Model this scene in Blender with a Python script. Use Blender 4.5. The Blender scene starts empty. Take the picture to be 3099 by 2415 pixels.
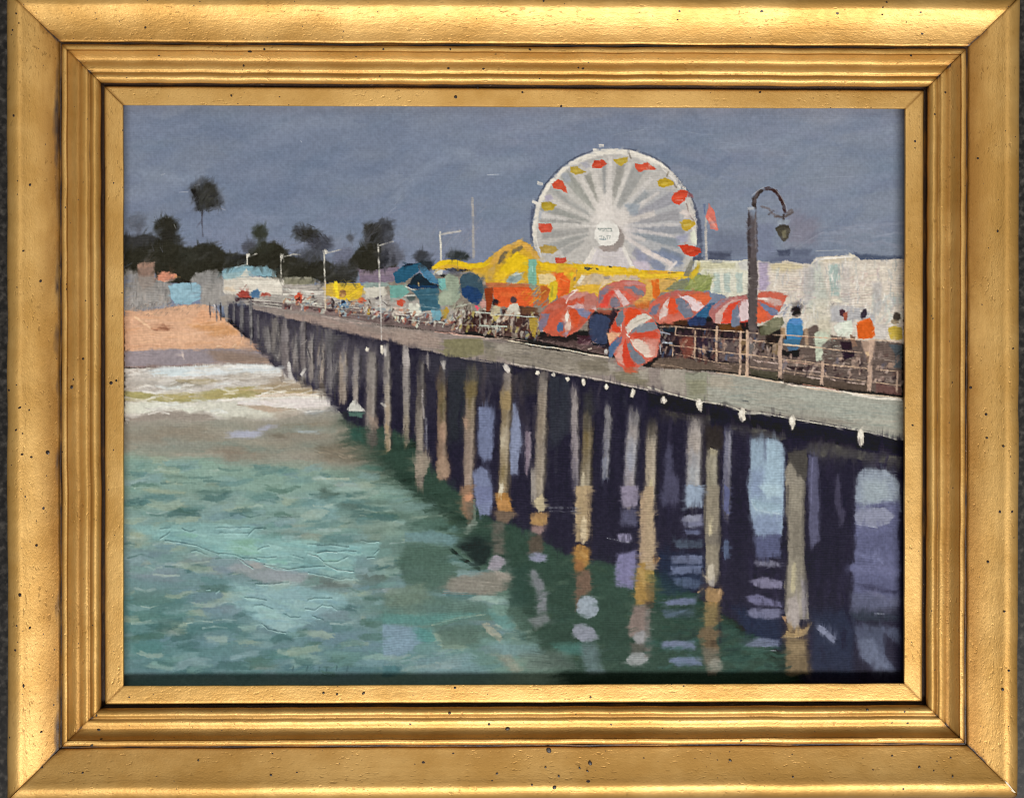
import bpy, bmesh, math, random
import numpy as np

# ------------------------------------------------------------ camera, light
scn = bpy.context.scene
CAM_F = 3597.64                                   # focal length in photo pixels (photo is 3099 wide)
CAM_P = np.array([-0.01222, 0.001137, 0.62])      # metres; canvas lies in z = 0, looked at from above
CAM_R = (-0.004344, -0.016339, 0.000744)
cam_d = bpy.data.cameras.new('camera'); cam = bpy.data.objects.new('camera', cam_d)
scn.collection.objects.link(cam); scn.camera = cam
cam_d.sensor_width = 36.0; cam_d.lens = 36.0 * CAM_F / 3099.0
cam_d.clip_start = 0.02; cam_d.clip_end = 50
cam.location = CAM_P; cam.rotation_euler = CAM_R
def _rot(rx, ry, rz):
    a, b_, c = np.cos([rx, ry, rz]); d, e_, g = np.sin([rx, ry, rz])
    return np.array([[c, -g, 0], [g, c, 0], [0, 0, 1]]) @ np.array([[b_, 0, e_], [0, 1, 0], [-e_, 0, b_]]) @ np.array([[1, 0, 0], [0, a, -d], [0, d, a]])
CAM_M = _rot(*CAM_R)

world = bpy.data.worlds.new('World'); scn.world = world; world.use_nodes = True
bg = world.node_tree.nodes['Background']; bg.inputs[0].default_value = (1.0, 0.95, 0.88, 1); bg.inputs[1].default_value = 0.085

def area(name, loc, target, sx, sy, power, col):
    d = bpy.data.lights.new(name, 'AREA'); d.shape = 'RECTANGLE'; d.size = sx; d.size_y = sy; d.energy = power; d.color = col
    o = bpy.data.objects.new(name, d); scn.collection.objects.link(o); o.location = loc
    v = np.array(target, float) - np.array(loc, float)
    import mathutils
    o.rotation_euler = mathutils.Vector(v).to_track_quat('-Z', 'Y').to_euler()
    return o
# the room's window, on the side of the picture's lower edge
area('window_light', (0.5, -2.2, 3.1), (0, 0, 0), 3.2, 0.6, 190, (1.0, 0.982, 0.95))
# added soft fill overhead for ceiling bounce, lifts the lower rail
area('ceiling_bounce_fill', (0.0, 0.85, 2.1), (0, 0.85, 0), 1.6, 0.9, 8.5, (1.0, 0.95, 0.86))
scn.view_settings.view_transform = 'Standard'; scn.view_settings.look = 'None'
scn.view_settings.exposure = 0; scn.view_settings.gamma = 1; scn.view_settings.use_curve_mapping = False
scn.cycles.max_bounces = 6; scn.cycles.filter_width = 1.1
# ---------------------------------------------------------------- the paint
# The oil painting is painted stroke by stroke: every call below lays one brush
# mark (colour, path or outline, bristle streaks, thickness of the paint).
CANVAS_Z = -0.0026                  # the painted face lies this deep
RES = 0.00038                       # paint grid step, metres
PX0, PX1, PY0, PY1 = -0.2062, 0.2062, -0.1532, 0.1532
NC = int(round((PX1 - PX0) / RES)) + 1
NR = int(round((PY1 - PY0) / RES)) + 1
rng = np.random.default_rng(7)

def smooth_noise(n, corr, seed):
    r = np.random.default_rng(seed).standard_normal((n, n))
    k = np.fft.fftfreq(n)
    g = np.exp(-0.5 * (2 * np.pi * corr) ** 2 * (k[:, None] ** 2 + k[None] ** 2))
    f = np.real(np.fft.ifft2(np.fft.fft2(r) * g))
    f = (f - f.mean()) / f.std()
    return np.clip(0.5 + 0.25 * f, 0, 1)

NZ1 = smooth_noise(512, 1.1, 1)
NZ3 = smooth_noise(512, 3.0, 2)
NZ9 = smooth_noise(512, 9.0, 3)
NZ30 = smooth_noise(512, 30.0, 4)
yy, xx = np.mgrid[0:NR, 0:NC].astype(np.float32)
WX = (np.tile(smooth_noise(512, 1.3, 11), (2, 3))[:NR, :NC] - .5) * 1.4 + (np.tile(smooth_noise(512, 8., 12), (2, 3))[:NR, :NC] - .5) * 1.3
WY = (np.tile(smooth_noise(512, 1.3, 13), (2, 3))[:NR, :NC] - .5) * 1.4 + (np.tile(smooth_noise(512, 8., 14), (2, 3))[:NR, :NC] - .5) * 1.3
# linen weave: threads over and under, slightly irregular
_ph = (np.tile(smooth_noise(512, 6., 15), (2, 3))[:NR, :NC] - .5) * 1.6
_ph2 = (np.tile(smooth_noise(512, 6., 16), (2, 3))[:NR, :NC] - .5) * 1.6
_am = np.tile(smooth_noise(512, 10., 17), (2, 3))[:NR, :NC]
WEAVE = 0.5 + 0.25 * np.sin(xx * 2 * np.pi / 3.3 + _ph * 2) * .8 + 0.25 * np.sin(yy * 2 * np.pi / 2.9 + _ph2 * 2) * (.7 + .6 * _am)
WEAVE = np.clip(WEAVE + (np.tile(NZ1, (2, 3))[:NR, :NC] - .5) * .35, 0, 1)

COL = np.zeros((NR, NC, 3), np.float32)
HGT = np.zeros((NR, NC), np.float32)
WVA = np.ones((NR, NC), np.float32)          # how much of the weave still shows
LAB = np.zeros((NR, NC), np.int32)
LABELS = ['painted_sky']

def lab_id(name):                            # every call makes one more paint passage
    LABELS.append(name); return len(LABELS) - 1

def cam_rays(u, v):                          # photo pixel -> point on the canvas plane z = 0
    d = np.stack([(u - 1549.5) / CAM_F, -(v - 1207.5) / CAM_F, -np.ones_like(u)], -1) @ CAM_M.T
    t = (CANVAS_Z - CAM_P[2]) / d[..., 2]
    return CAM_P[0] + t * d[..., 0], CAM_P[1] + t * d[..., 1]

TILES = {'S': (0, 0, 1.)}
for k, o in dict(A=(360, 310), B=(1160, 310), C=(1960, 310), D=(360, 900), E=(1160, 900), F=(1960, 900),
                 G=(360, 1470), H=(1160, 1470), I=(1960, 1470)).items():
    TILES[k] = (o[0], o[1], 2.73)
for k, o in dict(W=(1590, 430), J=(360, 780), K=(860, 780), L=(1360, 780), M=(1780, 780), N=(2220, 780)).items():
    TILES[k] = (o[0], o[1], 4.0444)
_t = ['S']; _l = [0]
SCL = 0.1707e-3 / RES                        # raster cells per photo pixel

def tile(k): _t[0] = k
def on(lab): _l[0] = lab if isinstance(lab, int) else lab_id(lab); return _l[0]

def cv(pts):
    a = np.asarray(pts, np.float64).reshape(-1, 2)
    ox, oy, s = TILES[_t[0]]
    X, Y = cam_rays(a[:, 0] / s + ox, a[:, 1] / s + oy)
    return np.stack([(X - PX0) / RES, (PY1 - Y) / RES], 1)

def wd(w): return w / TILES[_t[0]][2] * SCL

def hexc(c):
    if isinstance(c, str): return np.array([int(c[i:i + 2], 16) for i in (0, 2, 4)], np.float32) / 255
    return np.asarray(c, np.float32)

def sst(a, b, x):
    t = np.clip((x - a) / (b - a + 1e-9), 0, 1); return t * t * (3 - 2 * t)

def lay(sl, col, al, streak, h, var, lab, rim=None):
    al = np.clip(al, 0, 1)
    c = col[None, None] * (1 + (streak[..., None] - .5) * 2 * var)
    COL[sl] += (c - COL[sl]) * al[..., None]
    hh = h * (.45 + .9 * streak)
    if rim is not None: hh = hh + h * rim
    HGT[sl] += (np.maximum(hh, HGT[sl] * .55) - HGT[sl]) * al
    WVA[sl] *= 1 - al * min(.85, h * .45)
    if lab is not None: LAB[sl][al > .5] = lab

def box(x0, y0, x1, y1):
    x0 = max(int(x0), 0); y0 = max(int(y0), 0); x1 = min(int(x1) + 1, NC); y1 = min(int(y1) + 1, NR)
    return None if x1 <= x0 or y1 <= y0 else (slice(y0, y1), slice(x0, x1))

def dryness(sl, streak, dry):
    if dry <= 0: return 1.
    m = .62 * streak + .14 * WEAVE[sl] + .24 * np.take(np.take(NZ3, (yy[sl][:, 0]).astype(int) % 512, 0), (xx[sl][0]).astype(int) % 512, 1)
    return sst(dry * .72 - .1, dry * .72 + .13, m)

def b(col, pts, w, soft=.3, dry=0., a=1., h=.35, taper=0., var=.05, lab=-1, fade=0., wob=1.):
    """one brush stroke along a path"""
    P = cv(pts); w = max(wd(w), 1.0) / 2
    sl = box(P[:, 0].min() - w - 4, P[:, 1].min() - w - 4, P[:, 0].max() + w + 4, P[:, 1].max() + w + 4)
    if sl is None: return
    k = wob * min(1., w / 4 + .15)
    X = xx[sl] + WX[sl] * k; Y = yy[sl] + WY[sl] * k
    best = np.full(X.shape, 1e9, np.float32); S = np.zeros_like(best); V = np.zeros_like(best); acc = 0.
    L = np.hypot(*(P[1:] - P[:-1]).T).sum() + 1e-6
    for p, q in zip(P[:-1], P[1:]):
        d = q - p; l = math.hypot(*d) + 1e-6; ux, uy = d / l
        tt = np.clip((X - p[0]) * ux + (Y - p[1]) * uy, 0, l)
        dx = X - p[0] - tt * ux; dy = Y - p[1] - tt * uy
        ds = np.hypot(dx, dy); m = ds < best
        best = np.where(m, ds, best); S = np.where(m, acc + tt, S); V = np.where(m, ux * dy - uy * dx, V); acc += l
    o = rng.integers(0, 512, 2)
    streak = NZ1[((S * .07).astype(int) + o[0]) % 512, ((V * 1.1).astype(int) + o[1]) % 512]
    ww = w * (1 - taper * (S / L)) if taper else w
    e = best / ww
    sf = max(soft, 1.1 / w)
    al = 1 - sst(1 - sf, 1 + sf * .35, e + (streak - .5) * .35 * min(1, soft * 3) + (WEAVE[sl] - .5) * min(.4, .7 / w))
    al = al * a * dryness(sl, streak, dry)
    if w > 2.2 and L > 2.5 * w:                       # bristles lift off unevenly at both ends
        t_ = np.minimum(S, L - S) / L
        al = al * sst(-.02, .10, t_ + (streak - .42) * .22 - np.maximum(best - np.abs(V), 0) / L * .6)
    if fade: al = al * (1 - fade * (S / L))
    rim = .5 * np.exp(-((e - .82) / .16) ** 2)
    lay(sl, hexc(col), al, streak, h, var, _l[0] if lab == -1 else lab, rim)

def p(col, poly, soft=3., dry=0., a=1., h=.3, ang=0., var=.05, lab=-1, wob=1.):
    """a filled patch of paint, brushed in direction ang (degrees)"""
    P = cv(poly); sf = max(wd(soft), .9)
    sl = box(P[:, 0].min() - sf - 5, P[:, 1].min() - sf - 5, P[:, 0].max() + sf + 5, P[:, 1].max() + sf + 5)
    if sl is None: return
    X = xx[sl] + WX[sl] * wob; Y = yy[sl] + WY[sl] * wob
    best = np.full(X.shape, 1e9, np.float32); ins = np.zeros(X.shape, bool)
    Q = np.roll(P, -1, 0)
    for (ax, ay), (bx, by) in zip(P, Q):
        dx, dy = bx - ax, by - ay; l2 = dx * dx + dy * dy + 1e-9
        tt = np.clip(((X - ax) * dx + (Y - ay) * dy) / l2, 0, 1)
        best = np.minimum(best, (X - ax - tt * dx) ** 2 + (Y - ay - tt * dy) ** 2)
        if by != ay:
            c = (ay > Y) != (by > Y)
            ins ^= c & (X < dx * (Y - ay) / (by - ay) + ax)
    sd = np.sqrt(best) * np.where(ins, 1, -1)
    ca, sa = math.cos(math.radians(ang)), math.sin(math.radians(ang))
    S = X * ca - Y * sa; V = X * sa + Y * ca
    o = rng.integers(0, 512, 2)
    streak = NZ1[((S * .07).astype(int) + o[0]) % 512, ((V * 1.0).astype(int) + o[1]) % 512] * .6 + \
             NZ3[((S * .15).astype(int) + o[1]) % 512, ((V * .8).astype(int) + o[0]) % 512] * .4
    al = sst(-sf * .6, sf * .6, sd + (streak - .5) * sf * .7 + (WEAVE[sl] - .5) * .9) * a * dryness(sl, streak, dry)
    rim = .4 * np.exp(-((sd - 1.6) / 1.3) ** 2)
    lay(sl, hexc(col), al, streak, h, var, _l[0] if lab == -1 else lab, rim)

def e(col, cx, cy, rx, ry, rot=0., **k):
    r = math.radians(rot)
    p(col, [(cx + rx * math.cos(t) * math.cos(r) - ry * math.sin(t) * math.sin(r),
             cy + rx * math.cos(t) * math.sin(r) + ry * math.sin(t) * math.cos(r))
            for t in [i * math.pi / 9 for i in range(18)]], **k)

def boxblur(a, nx, ny):
    for ax, n in ((1, nx), (0, ny)):
        if n < 1: continue
        for _ in range(2):
            q = np.pad(a, [(n + 1, n) if k == ax else (0, 0) for k in range(a.ndim)], mode='edge').cumsum(ax, dtype=np.float64)
            m = a.shape[ax]; w = 2 * n + 1
            a = (np.take(q, range(w, w + m), ax) - np.take(q, range(0, m), ax)) / w
    return a

def wet(labs, nx, ny, mixf):
    """wet-in-wet: drag the paint of some passages along x / y, keeping it inside them"""
    M = np.isin(LAB, labs).astype(np.float64)
    num = boxblur(COL * M[..., None], nx, ny); den = boxblur(M, nx, ny) + 1e-4
    br = np.tile(NZ3, (2, 3))[:NR, :NC]
    f = (M * mixf * sst(.2, .6, br))[..., None]
    COL[:] = COL * (1 - f) + (num / den[..., None]) * f
    HGT[:] = HGT * (1 - f[..., 0] * .5)

def smear(names, n, ang, av, ln, w, a, seed, hh=.5):
    """small drags of the brush: each takes the colour where it starts and pulls it along"""
    ids = [i for i, q in enumerate(LABELS) if q in names]
    cand = np.flatnonzero(np.isin(LAB, ids).ravel()); r = np.random.default_rng(seed)
    st = cand[r.integers(0, len(cand), n)]
    for k in st:
        y0, x0 = divmod(int(k), NC); A = math.radians(-(ang + r.uniform(-av, av))); l = ln * r.uniform(.6, 1.4); ww = w * r.uniform(.6, 1.3)
        if r.random() < .5: A += math.pi
        ca, sa = math.cos(A), math.sin(A); x1, y1 = x0 + ca * l, y0 + sa * l
        sl = box(min(x0, x1) - ww, min(y0, y1) - ww, max(x0, x1) + ww, max(y0, y1) + ww)
        if sl is None: continue
        X = xx[sl] - x0; Y = yy[sl] - y0
        S = X * ca + Y * sa; V = Y * ca - X * sa
        stk = NZ1[(int(S[0, 0] * 0) + int(k) % 509 + (S * .06).astype(int)) % 512, ((V * 1.2).astype(int) + int(k) % 487) % 512]
        al = sst(1.05, .55, np.abs(V) / ww) * sst(-1.5, 1.5, S) * sst(l, l * .35, S + (stk - .5) * l * .9) * a * sst(.2, .55, stk)
        c = COL[y0, x0] * (1 + (stk[..., None] - .5) * .06)
        COL[sl] += (c - COL[sl]) * al[..., None]
        HGT[sl] += (stk - .4) * al * hh

def inpoly(x, y, P):
    c = False
    for (ax, ay), (bx, by) in zip(P, P[1:] + P[:1]):
        if (ay > y) != (by > y) and x < (bx - ax) * (y - ay) / (by - ay) + ax: c = not c
    return c

def sc(n, poly, pal, ln, w, ang=0., av=8., seed=1, curve=.15, **k):
    """n loose strokes scattered over a region, colours out of a palette"""
    r = random.Random(seed)
    P = [(poly[i], poly[i + 1]) for i in range(0, len(poly), 2)] if not hasattr(poly[0], '__len__') else list(poly)
    x0, x1 = min(q[0] for q in P), max(q[0] for q in P); y0, y1 = min(q[1] for q in P), max(q[1] for q in P)
    i = 0; tries = 0
    while i < n and tries < n * 30:
        tries += 1
        x, y = r.uniform(x0, x1), r.uniform(y0, y1)
        if not inpoly(x, y, P): continue
        i += 1
        A = math.radians(-(ang + r.uniform(-av, av))); l = ln * r.uniform(.5, 1.3); c = r.uniform(-curve, curve) * l
        ca, sa = math.cos(A), math.sin(A)
        b(r.choice(pal), [x - ca * l / 2, y - sa * l / 2, x - sa * c, y + ca * c, x + ca * l / 2, y + sa * l / 2], w * r.uniform(.6, 1.3), **k)
# ---- sky
on(0); tile('S')
p('747f96', [340, 290, 2780, 290, 2780, 960, 340, 960], h=.12, ang=8, var=.03, soft=2)
p('707c93', [360, 300, 1500, 300, 1500, 700, 360, 760], soft=300, a=.5, h=.1, ang=-20)
p('7f8897', [1900, 480, 2760, 420, 2760, 800, 1900, 800], soft=260, a=.75, h=.1, ang=4)
p('7b839b', [360, 620, 1500, 640, 1500, 860, 360, 860], soft=200, a=.6, h=.1, ang=4)
sc(170, [360, 320, 2760, 320, 2760, 780, 360, 780], ['6a7790', '76839a', '7c869b', '6e7d93', '7b8494'], 190, 60, 12, 25, 3, soft=.9, a=.45, h=.2, var=.04, dry=.12)
sc(90, [1500, 320, 2760, 320, 2760, 720, 2000, 700, 1500, 440], ['828a9f', '757e96', '7e8599', '868c9c', '717a93'], 200, 34, 3, 8, 4, soft=.8, a=.4, h=.22, dry=.25)
sc(60, [380, 330, 1300, 330, 1500, 600, 1300, 760, 500, 700], ['7c88a0', '687690', '737f98'], 160, 40, 28, 18, 5, soft=.9, a=.35, h=.14)
wet([0], 10, 6, .8)
tile('S'); sc(60, [370, 330, 2730, 330, 2730, 700, 2150, 720, 1580, 480, 1100, 720, 370, 560], ['8590a4', '66738c', '7f8a9c', '6b7a92'], 230, 40, 10, 30, 6, soft=.7, a=.3, h=.35, dry=.22)
tile('C')
for q in [(230, 235, 430, 262, 600, 270), (1500, 1035, 1700, 1045, 2040, 1030), (600, 330, 800, 360, 980, 342), (1380, 620, 1700, 615)]:
    b('98a1b2', q, 9, a=.35, dry=.3, h=.6)
sc(16, [1480, 1000, 2090, 1000, 2090, 1220, 1480, 1220], ['8b92a5', '818799'], 400, 26, 1, 3, 9, a=.5, dry=.3, h=.4)
p('6f7590', [880, 1000, 1040, 1000, 1060, 1280, 1000, 1310, 880, 1300], soft=60, a=.55)
p('7a7484', [1180, 900, 1420, 960, 1400, 1180, 1150, 1160], soft=120, a=.6, ang=40)
p('63697f', [530, 1080, 800, 1080, 830, 1260, 520, 1260], soft=110, a=.6)
p('4a4f62', [500, 1238, 690, 1238, 690, 1300, 500, 1300], soft=26)
p('474d61', [1070, 1222, 1180, 1215, 1170, 1275, 1090, 1275], soft=22)
p('545a70', [1180, 1210, 1350, 1220, 1310, 1265, 1200, 1270], soft=40, a=.8, dry=.2)
p('5a6077', [1100, 1270, 1370, 1270, 1370, 1340, 1000, 1340, 1000, 1305], soft=50, a=.8)
p('4c566c', [1700, 1225, 1760, 1260, 2100, 1270, 2100, 1310, 1720, 1315], soft=26)
b('a5abb8', [1220, 1210, 1330, 1140, 1450, 1070], 8, dry=.3, a=.5, h=.9)
b('99a0b0', [1190, 1100, 1270, 1110], 8, dry=.4, a=.6, h=.9)
tile('B')
b('d5dbe2', [860, 601, 955, 596], 8, a=.9, h=1.2); b('9aa1b2', [40, 915, 105, 865], 9, a=.6, dry=.3)
for q in [(215, 660, 245, 640), (60, 610, 160, 600), (100, 840, 150, 770), (1900, 270, 2150, 226)]: b('9fa6b5', q, 7, a=.5, dry=.35, h=.8)
for q in [(500, 745, 570, 742), (800, 860, 875, 890), (350, 600, 380, 590), (1500, 318, 1510, 330)]:
    tile('A'); b('b6bbc6', q, 8, a=.75, dry=.2, h=.9)
# ---- palms and tree line
tile('A')
P1 = on('painted_palm_tree')
p('45464a', [575, 700, 690, 625, 800, 680, 870, 830, 800, 880, 650, 890, 600, 790], soft=55, a=.75, ang=70)
p('383835', [600, 715, 655, 690, 740, 660, 790, 700, 810, 780, 830, 850, 740, 870, 660, 880, 630, 790], soft=30, ang=75, var=.12)
p('4b4c48', [670, 720, 740, 720, 770, 800, 700, 830, 670, 800], soft=40, a=.7, ang=60)
b('2a2927', [610, 720, 640, 790, 660, 880], 40, soft=.6); b('494650', [688, 885, 684, 980, 694, 1110], 15, soft=.7, a=.9, fade=.5)
sc(30, [590, 640, 800, 640, 860, 840, 800, 900, 620, 890], ['36363a', '2b2a28', '4c4d52'], 60, 12, 60, 50, 6, a=.6, soft=.7)
b('adb0ba', [625, 690, 665, 684], 10, dry=.4, a=.7); b('8d8f9a', [820, 870, 880, 890], 10, dry=.4, a=.7)
on('painted_palm_tree')
e('5a5e69', 150, 985, 75, 65, soft=60, a=.8); b('5d606c', [170, 1040, 160, 1110], 60, soft=.9, a=.6)
on('painted_palm_tree')
e('35342e', 390, 1035, 105, 92, soft=34, ang=60, var=.1); p('34332f', [310, 1070, 470, 1040, 500, 1120, 540, 1210, 380, 1190], soft=40, ang=60)
b('5c5c5e', [380, 1190, 440, 1210], 30, dry=.4, a=.8); b('a7a9ab', [385, 955, 410, 955], 9, dry=.2, a=.6); b('a7a9ab', [455, 1010, 470, 1045], 9, dry=.3, a=.6)
on('painted_palm_tree')
e('3a3d34', 1160, 1075, 62, 62, soft=45); b('3d3f38', [1180, 1120, 1190, 1190], 100, soft=.7); e('4b4c54', 1075, 1190, 62, 60, soft=36, a=.9)
on('painted_palm_tree')
e('353430', 1550, 1085, 110, 55, 12, soft=55); e('40414a', 1660, 1165, 110, 62, 10, soft=60, a=.9); e('3a3a3e', 1480, 1050, 45, 30, soft=30, a=.8)
sc(22, [1440, 1020, 1620, 1000, 1770, 1160, 1600, 1230, 1500, 1120], ['2c2b29', '4d4e56', '3a393c'], 80, 12, -30, 30, 8, a=.6)
on('painted_palm_tree')
e('54565e', 1912, 1120, 34, 30, soft=26, a=.9)
on('painted_palm_tree')
p('3a3936', [2020, 1000, 2110, 990, 2184, 960, 2230, 980, 2270, 1100, 2184, 1160, 2040, 1160], soft=40, ang=50, var=.12)
b('7b7e89', [2030, 1160, 2150, 1030, 2200, 960], 14, a=.5, dry=.4); b('5e6068', [2010, 1120, 2120, 990], 12, a=.6, dry=.3)
sc(22, [2020, 1000, 2200, 960, 2280, 1100, 2184, 1200, 2040, 1200], ['2c2c2a', '53545c', '3f3f42'], 110, 12, 50, 12, 10, a=.6, dry=.15)
TREES = on('painted_tree_line')
p('34332c', [40, 1105, 130, 1110, 200, 1085, 290, 1110, 400, 1150, 520, 1200, 600, 1200, 680, 1172, 780, 1165, 830, 1215, 900, 1250, 1040, 1255, 1100, 1235, 1160, 1190, 1270, 1150, 1350, 1190, 1420, 1270, 1500, 1290, 1580, 1310, 1700, 1290, 1760, 1340, 1860, 1345, 1950, 1240, 2030, 1160, 2184, 1150, 2260, 1180, 2300, 1300, 2300, 1420, 1980, 1405, 1960, 1490, 1690, 1500, 1600, 1460, 1300, 1460, 860, 1370, 850, 1440, 600, 1490, 490, 1500, 440, 1490, 330, 1480, 290, 1410, 40, 1420], soft=26, ang=30, var=.1)
p('44454a', [40, 1100, 260, 1080, 330, 1130, 240, 1200, 60, 1190], soft=60, a=.65, ang=20)
p('3a3b3e', [860, 1270, 1040, 1260, 1060, 1330, 900, 1330], soft=40, a=.7, ang=-8)
p('3b3c33', [1060, 1210, 1260, 1170, 1330, 1210, 1250, 1240, 1080, 1250], soft=30, a=.8)
e('3c3d37', 580, 1270, 80, 60, soft=60, a=.7); e('33332e', 730, 1230, 80, 60, soft=50, a=.7)
p('3f3f3f', [1700, 1345, 1960, 1340, 1960, 1440, 1740, 1460], soft=70, a=.8, ang=10); p('3c3c3e', [1440, 1260, 1640, 1200, 1720, 1300, 1560, 1340], soft=70, a=.75, ang=30)
p('64677a', [1770, 1240, 1900, 1200, 1940, 1240, 1880, 1340, 1780, 1340], soft=40, a=.8, ang=40)
sc(50, [60, 1200, 800, 1210, 1060, 1280, 1500, 1320, 1900, 1380, 1900, 1470, 1300, 1420, 800, 1400, 100, 1400], ['2a2923', '3d3d37', '35342e', '4a4a46'], 120, 26, 25, 40, 12, a=.55, soft=.8)
for q in [(620, 1170, 690, 1160), (790, 1150, 810, 1165), (240, 1190, 260, 1230), (270, 1180, 290, 1230), (340, 1200, 360, 1240), (420, 1190, 430, 1220), (1420, 1180, 1600, 1165), (1500, 1270, 1640, 1180), (1560, 1310, 1640, 1230), (1620, 1180, 1720, 1110), (1760, 1290, 1900, 1200), (1790, 1310, 1920, 1230), (1850, 1300, 1880, 1290), (1800, 1140, 1830, 1110)]:
    b('777988', q, 10, dry=.45, a=.6, h=.5)
tile('B')
p('3f4045', [-20, 970, 50, 980, 85, 1080, 60, 1180, -20, 1180], soft=36, ang=50, var=.1); p('5d5f6b', [-10, 1170, 90, 1160, 150, 1240, 180, 1310, 80, 1350, -10, 1360], soft=40, a=.9, ang=30)
p('33343a', [-10, 1230, 40, 1230, 50, 1300, 10, 1370, -20, 1370], soft=20); e('3c3d44', 90, 1300, 22, 46, soft=20, a=.8)
e('3f4147', 320, 1285, 66, 58, soft=34); e('2f3438', 350, 1340, 60, 50, soft=30); e('3b3f3f', 615, 1262, 100, 38, 6, soft=36); e('2f3334', 640, 1275, 60, 26, soft=20, a=.8)
sc(26, [370, 980, 640, 980, 800, 1260, 640, 1290, 380, 1240], ['85889a', '9093a2', '7b7f92'], 120, 12, 55, 15, 15, a=.4, dry=.4, h=.5)
sc(12, [590, 1040, 760, 1000, 850, 800, 860, 1000, 700, 1200], ['8b8d9c', '94949f'], 120, 12, 55, 15, 17, a=.4, dry=.4, h=.5)
on('painted_mast')
b('8a8995', [742, 800, 745, 1000, 748, 1290], 56, soft=.9, a=.4); b('a6a29e', [738, 795, 742, 1000, 746, 1280], 24, soft=.5, a=.85, dry=.1)
# ---- ferris wheel
tile('W')
WH = on('painted_ferris_wheel')
cx, cy, RX, RY = 1095, 1090, 1010, 1000
rim = [(cx + RX * math.cos(t), cy + RY * math.sin(t)) for t in [math.radians(a) for a in range(160, 385, 6)]]
for q in rim[1:]: pass
b('3c4154', [(cx + 1026 * math.cos(math.radians(a)), cy + 1018 * math.sin(math.radians(a))) for a in list(range(176, 262, 8))], 30, soft=.8, dry=.45, a=.7)
b('3c4154', [(cx + 1022 * math.cos(math.radians(a)), cy + 1010 * math.sin(math.radians(a))) for a in list(range(276, 376, 8))], 40, soft=.8, dry=.5, a=.7)
b('3f4660', [85, 800, 65, 1000, 80, 1200, 120, 1300], 44, soft=.9, dry=.4, a=.6)
b('4b5065', [2060, 780, 2130, 1000, 2150, 1250, 2130, 1420], 70, soft=.8, dry=.3, a=.8); b('4c5268', [1990, 1420, 2190, 1430], 60, soft=.6, a=.9)
p('bab6b1', rim + [(2080, 1590), (100, 1560), (130, 1350)], soft=10, h=.5, ang=20, var=.04)
p('a7a8ac', [(1250, 800), (1500, 600), (1700, 560), (1900, 700), (1980, 1000), (1960, 1300), (1940, 1560), (1500, 1560), (1300, 1300), (1200, 1100)], soft=120, a=.85, ang=10)
HX, HY = 1010, 1040
def ray(ang, r0, r1, w0, w1, col, **k):
    a = math.radians(ang); ca, sa = math.cos(a), math.sin(a)
    p(col, [HX + ca * r0 - sa * w0, HY + sa * r0 + ca * w0, HX + ca * r1 - sa * w1, HY + sa * r1 + ca * w1,
            HX + ca * r1 + sa * w1, HY + sa * r1 - ca * w1, HX + ca * r0 + sa * w0, HY + sa * r0 - ca * w0], ang=-ang, **k)
for a_, r0, r1, w0, w1, c_ in [(186, 330, 850, 30, 60, 'a6a5a2'), (197, 240, 880, 16, 60, 'a3a49f'), (172, 240, 820, 24, 50, 'a8a6a3'), (160, 260, 830, 20, 60, 'a9a9a6'), (150, 330, 640, 20, 50, 'aaa9a6'),
                              (213, 260, 860, 16, 40, 'adadaa'), (231, 170, 840, 22, 66, 'a2a39c'), (249, 310, 690, 22, 48, '9c9b93'), (266, 410, 800, 14, 24, '9c9d9d'), (282, 200, 790, 24, 50, 'a19f99'), (298, 240, 830, 40, 84, 'a6a6a4'),
                              (318, 300, 640, 70, 70, '9fa4a8'), (336, 330, 900, 24, 80, 'a3a3ac'), (350, 380, 880, 26, 66, 'a4a3a8'), (2, 260, 950, 60, 50, '9a9da6'), (13, 300, 900, 40, 60, '8f98a2'), (24, 700, 1000, 40, 60, '7f899a'), (42, 420, 700, 40, 90, 'a2a1ae'), (60, 400, 560, 40, 90, 'b9b0b4')]:
    ray(a_, r0, r1, w0, w1, hexc(c_) * .93, soft=26, a=.95, var=.06, lab=WH)
for a_, r0, r1, w0, w1, c_ in [(240, 60, 700, 40, 30, 'd3cdc6'), (256, 60, 800, 40, 44, 'd2ccc5'), (272, 60, 860, 44, 26, 'd5cfca'), (289, 60, 820, 30, 18, 'cfcac4'), (312, 60, 800, 40, 26, 'c9c4c0'), (326, 60, 760, 40, 20, 'cdc6c1'), (343, 60, 600, 44, 40, 'd0c7c0'),
                              (358, 200, 880, 26, 16, 'c4bfbd'), (8, 150, 900, 30, 12, 'ccc4c2'), (20, 150, 480, 26, 22, 'd2c9c5'), (31, 200, 900, 26, 28, 'd6cbc6'), (183, 100, 880, 12, 20, 'd3cec8'), (205, 100, 800, 16, 20, 'c4c0ba'), (222, 60, 800, 30, 20, 'bdbab4'), (190, 500, 850, 14, 34, 'd4cfcb')]:
    ray(a_, r0, r1, w0, w1, c_, soft=26, a=.8, h=.6, var=.05)
p('d5cec8', [(900, 700), (1000, 640), (1060, 700), (1100, 800), (1240, 820), (1280, 960), (1200, 1080), (900, 1000), (780, 960)], soft=110, a=.8, ang=70, h=.5)
p('858ca1', [1500, 1450, 1600, 1440, 1720, 1520, 1700, 1580, 1590, 1570], soft=18); p('9a9cb2', [1830, 1150, 2000, 1110, 1990, 1220, 1870, 1230], soft=40, a=.9)
p('7b86a0', [1540, 1330, 1700, 1330, 1900, 1400, 1930, 1480, 1840, 1540, 1700, 1450], soft=36, a=.9, ang=-20); p('8d90a8', [1370, 1320, 1500, 1400, 1480, 1480, 1380, 1440], soft=50, a=.8)
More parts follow.
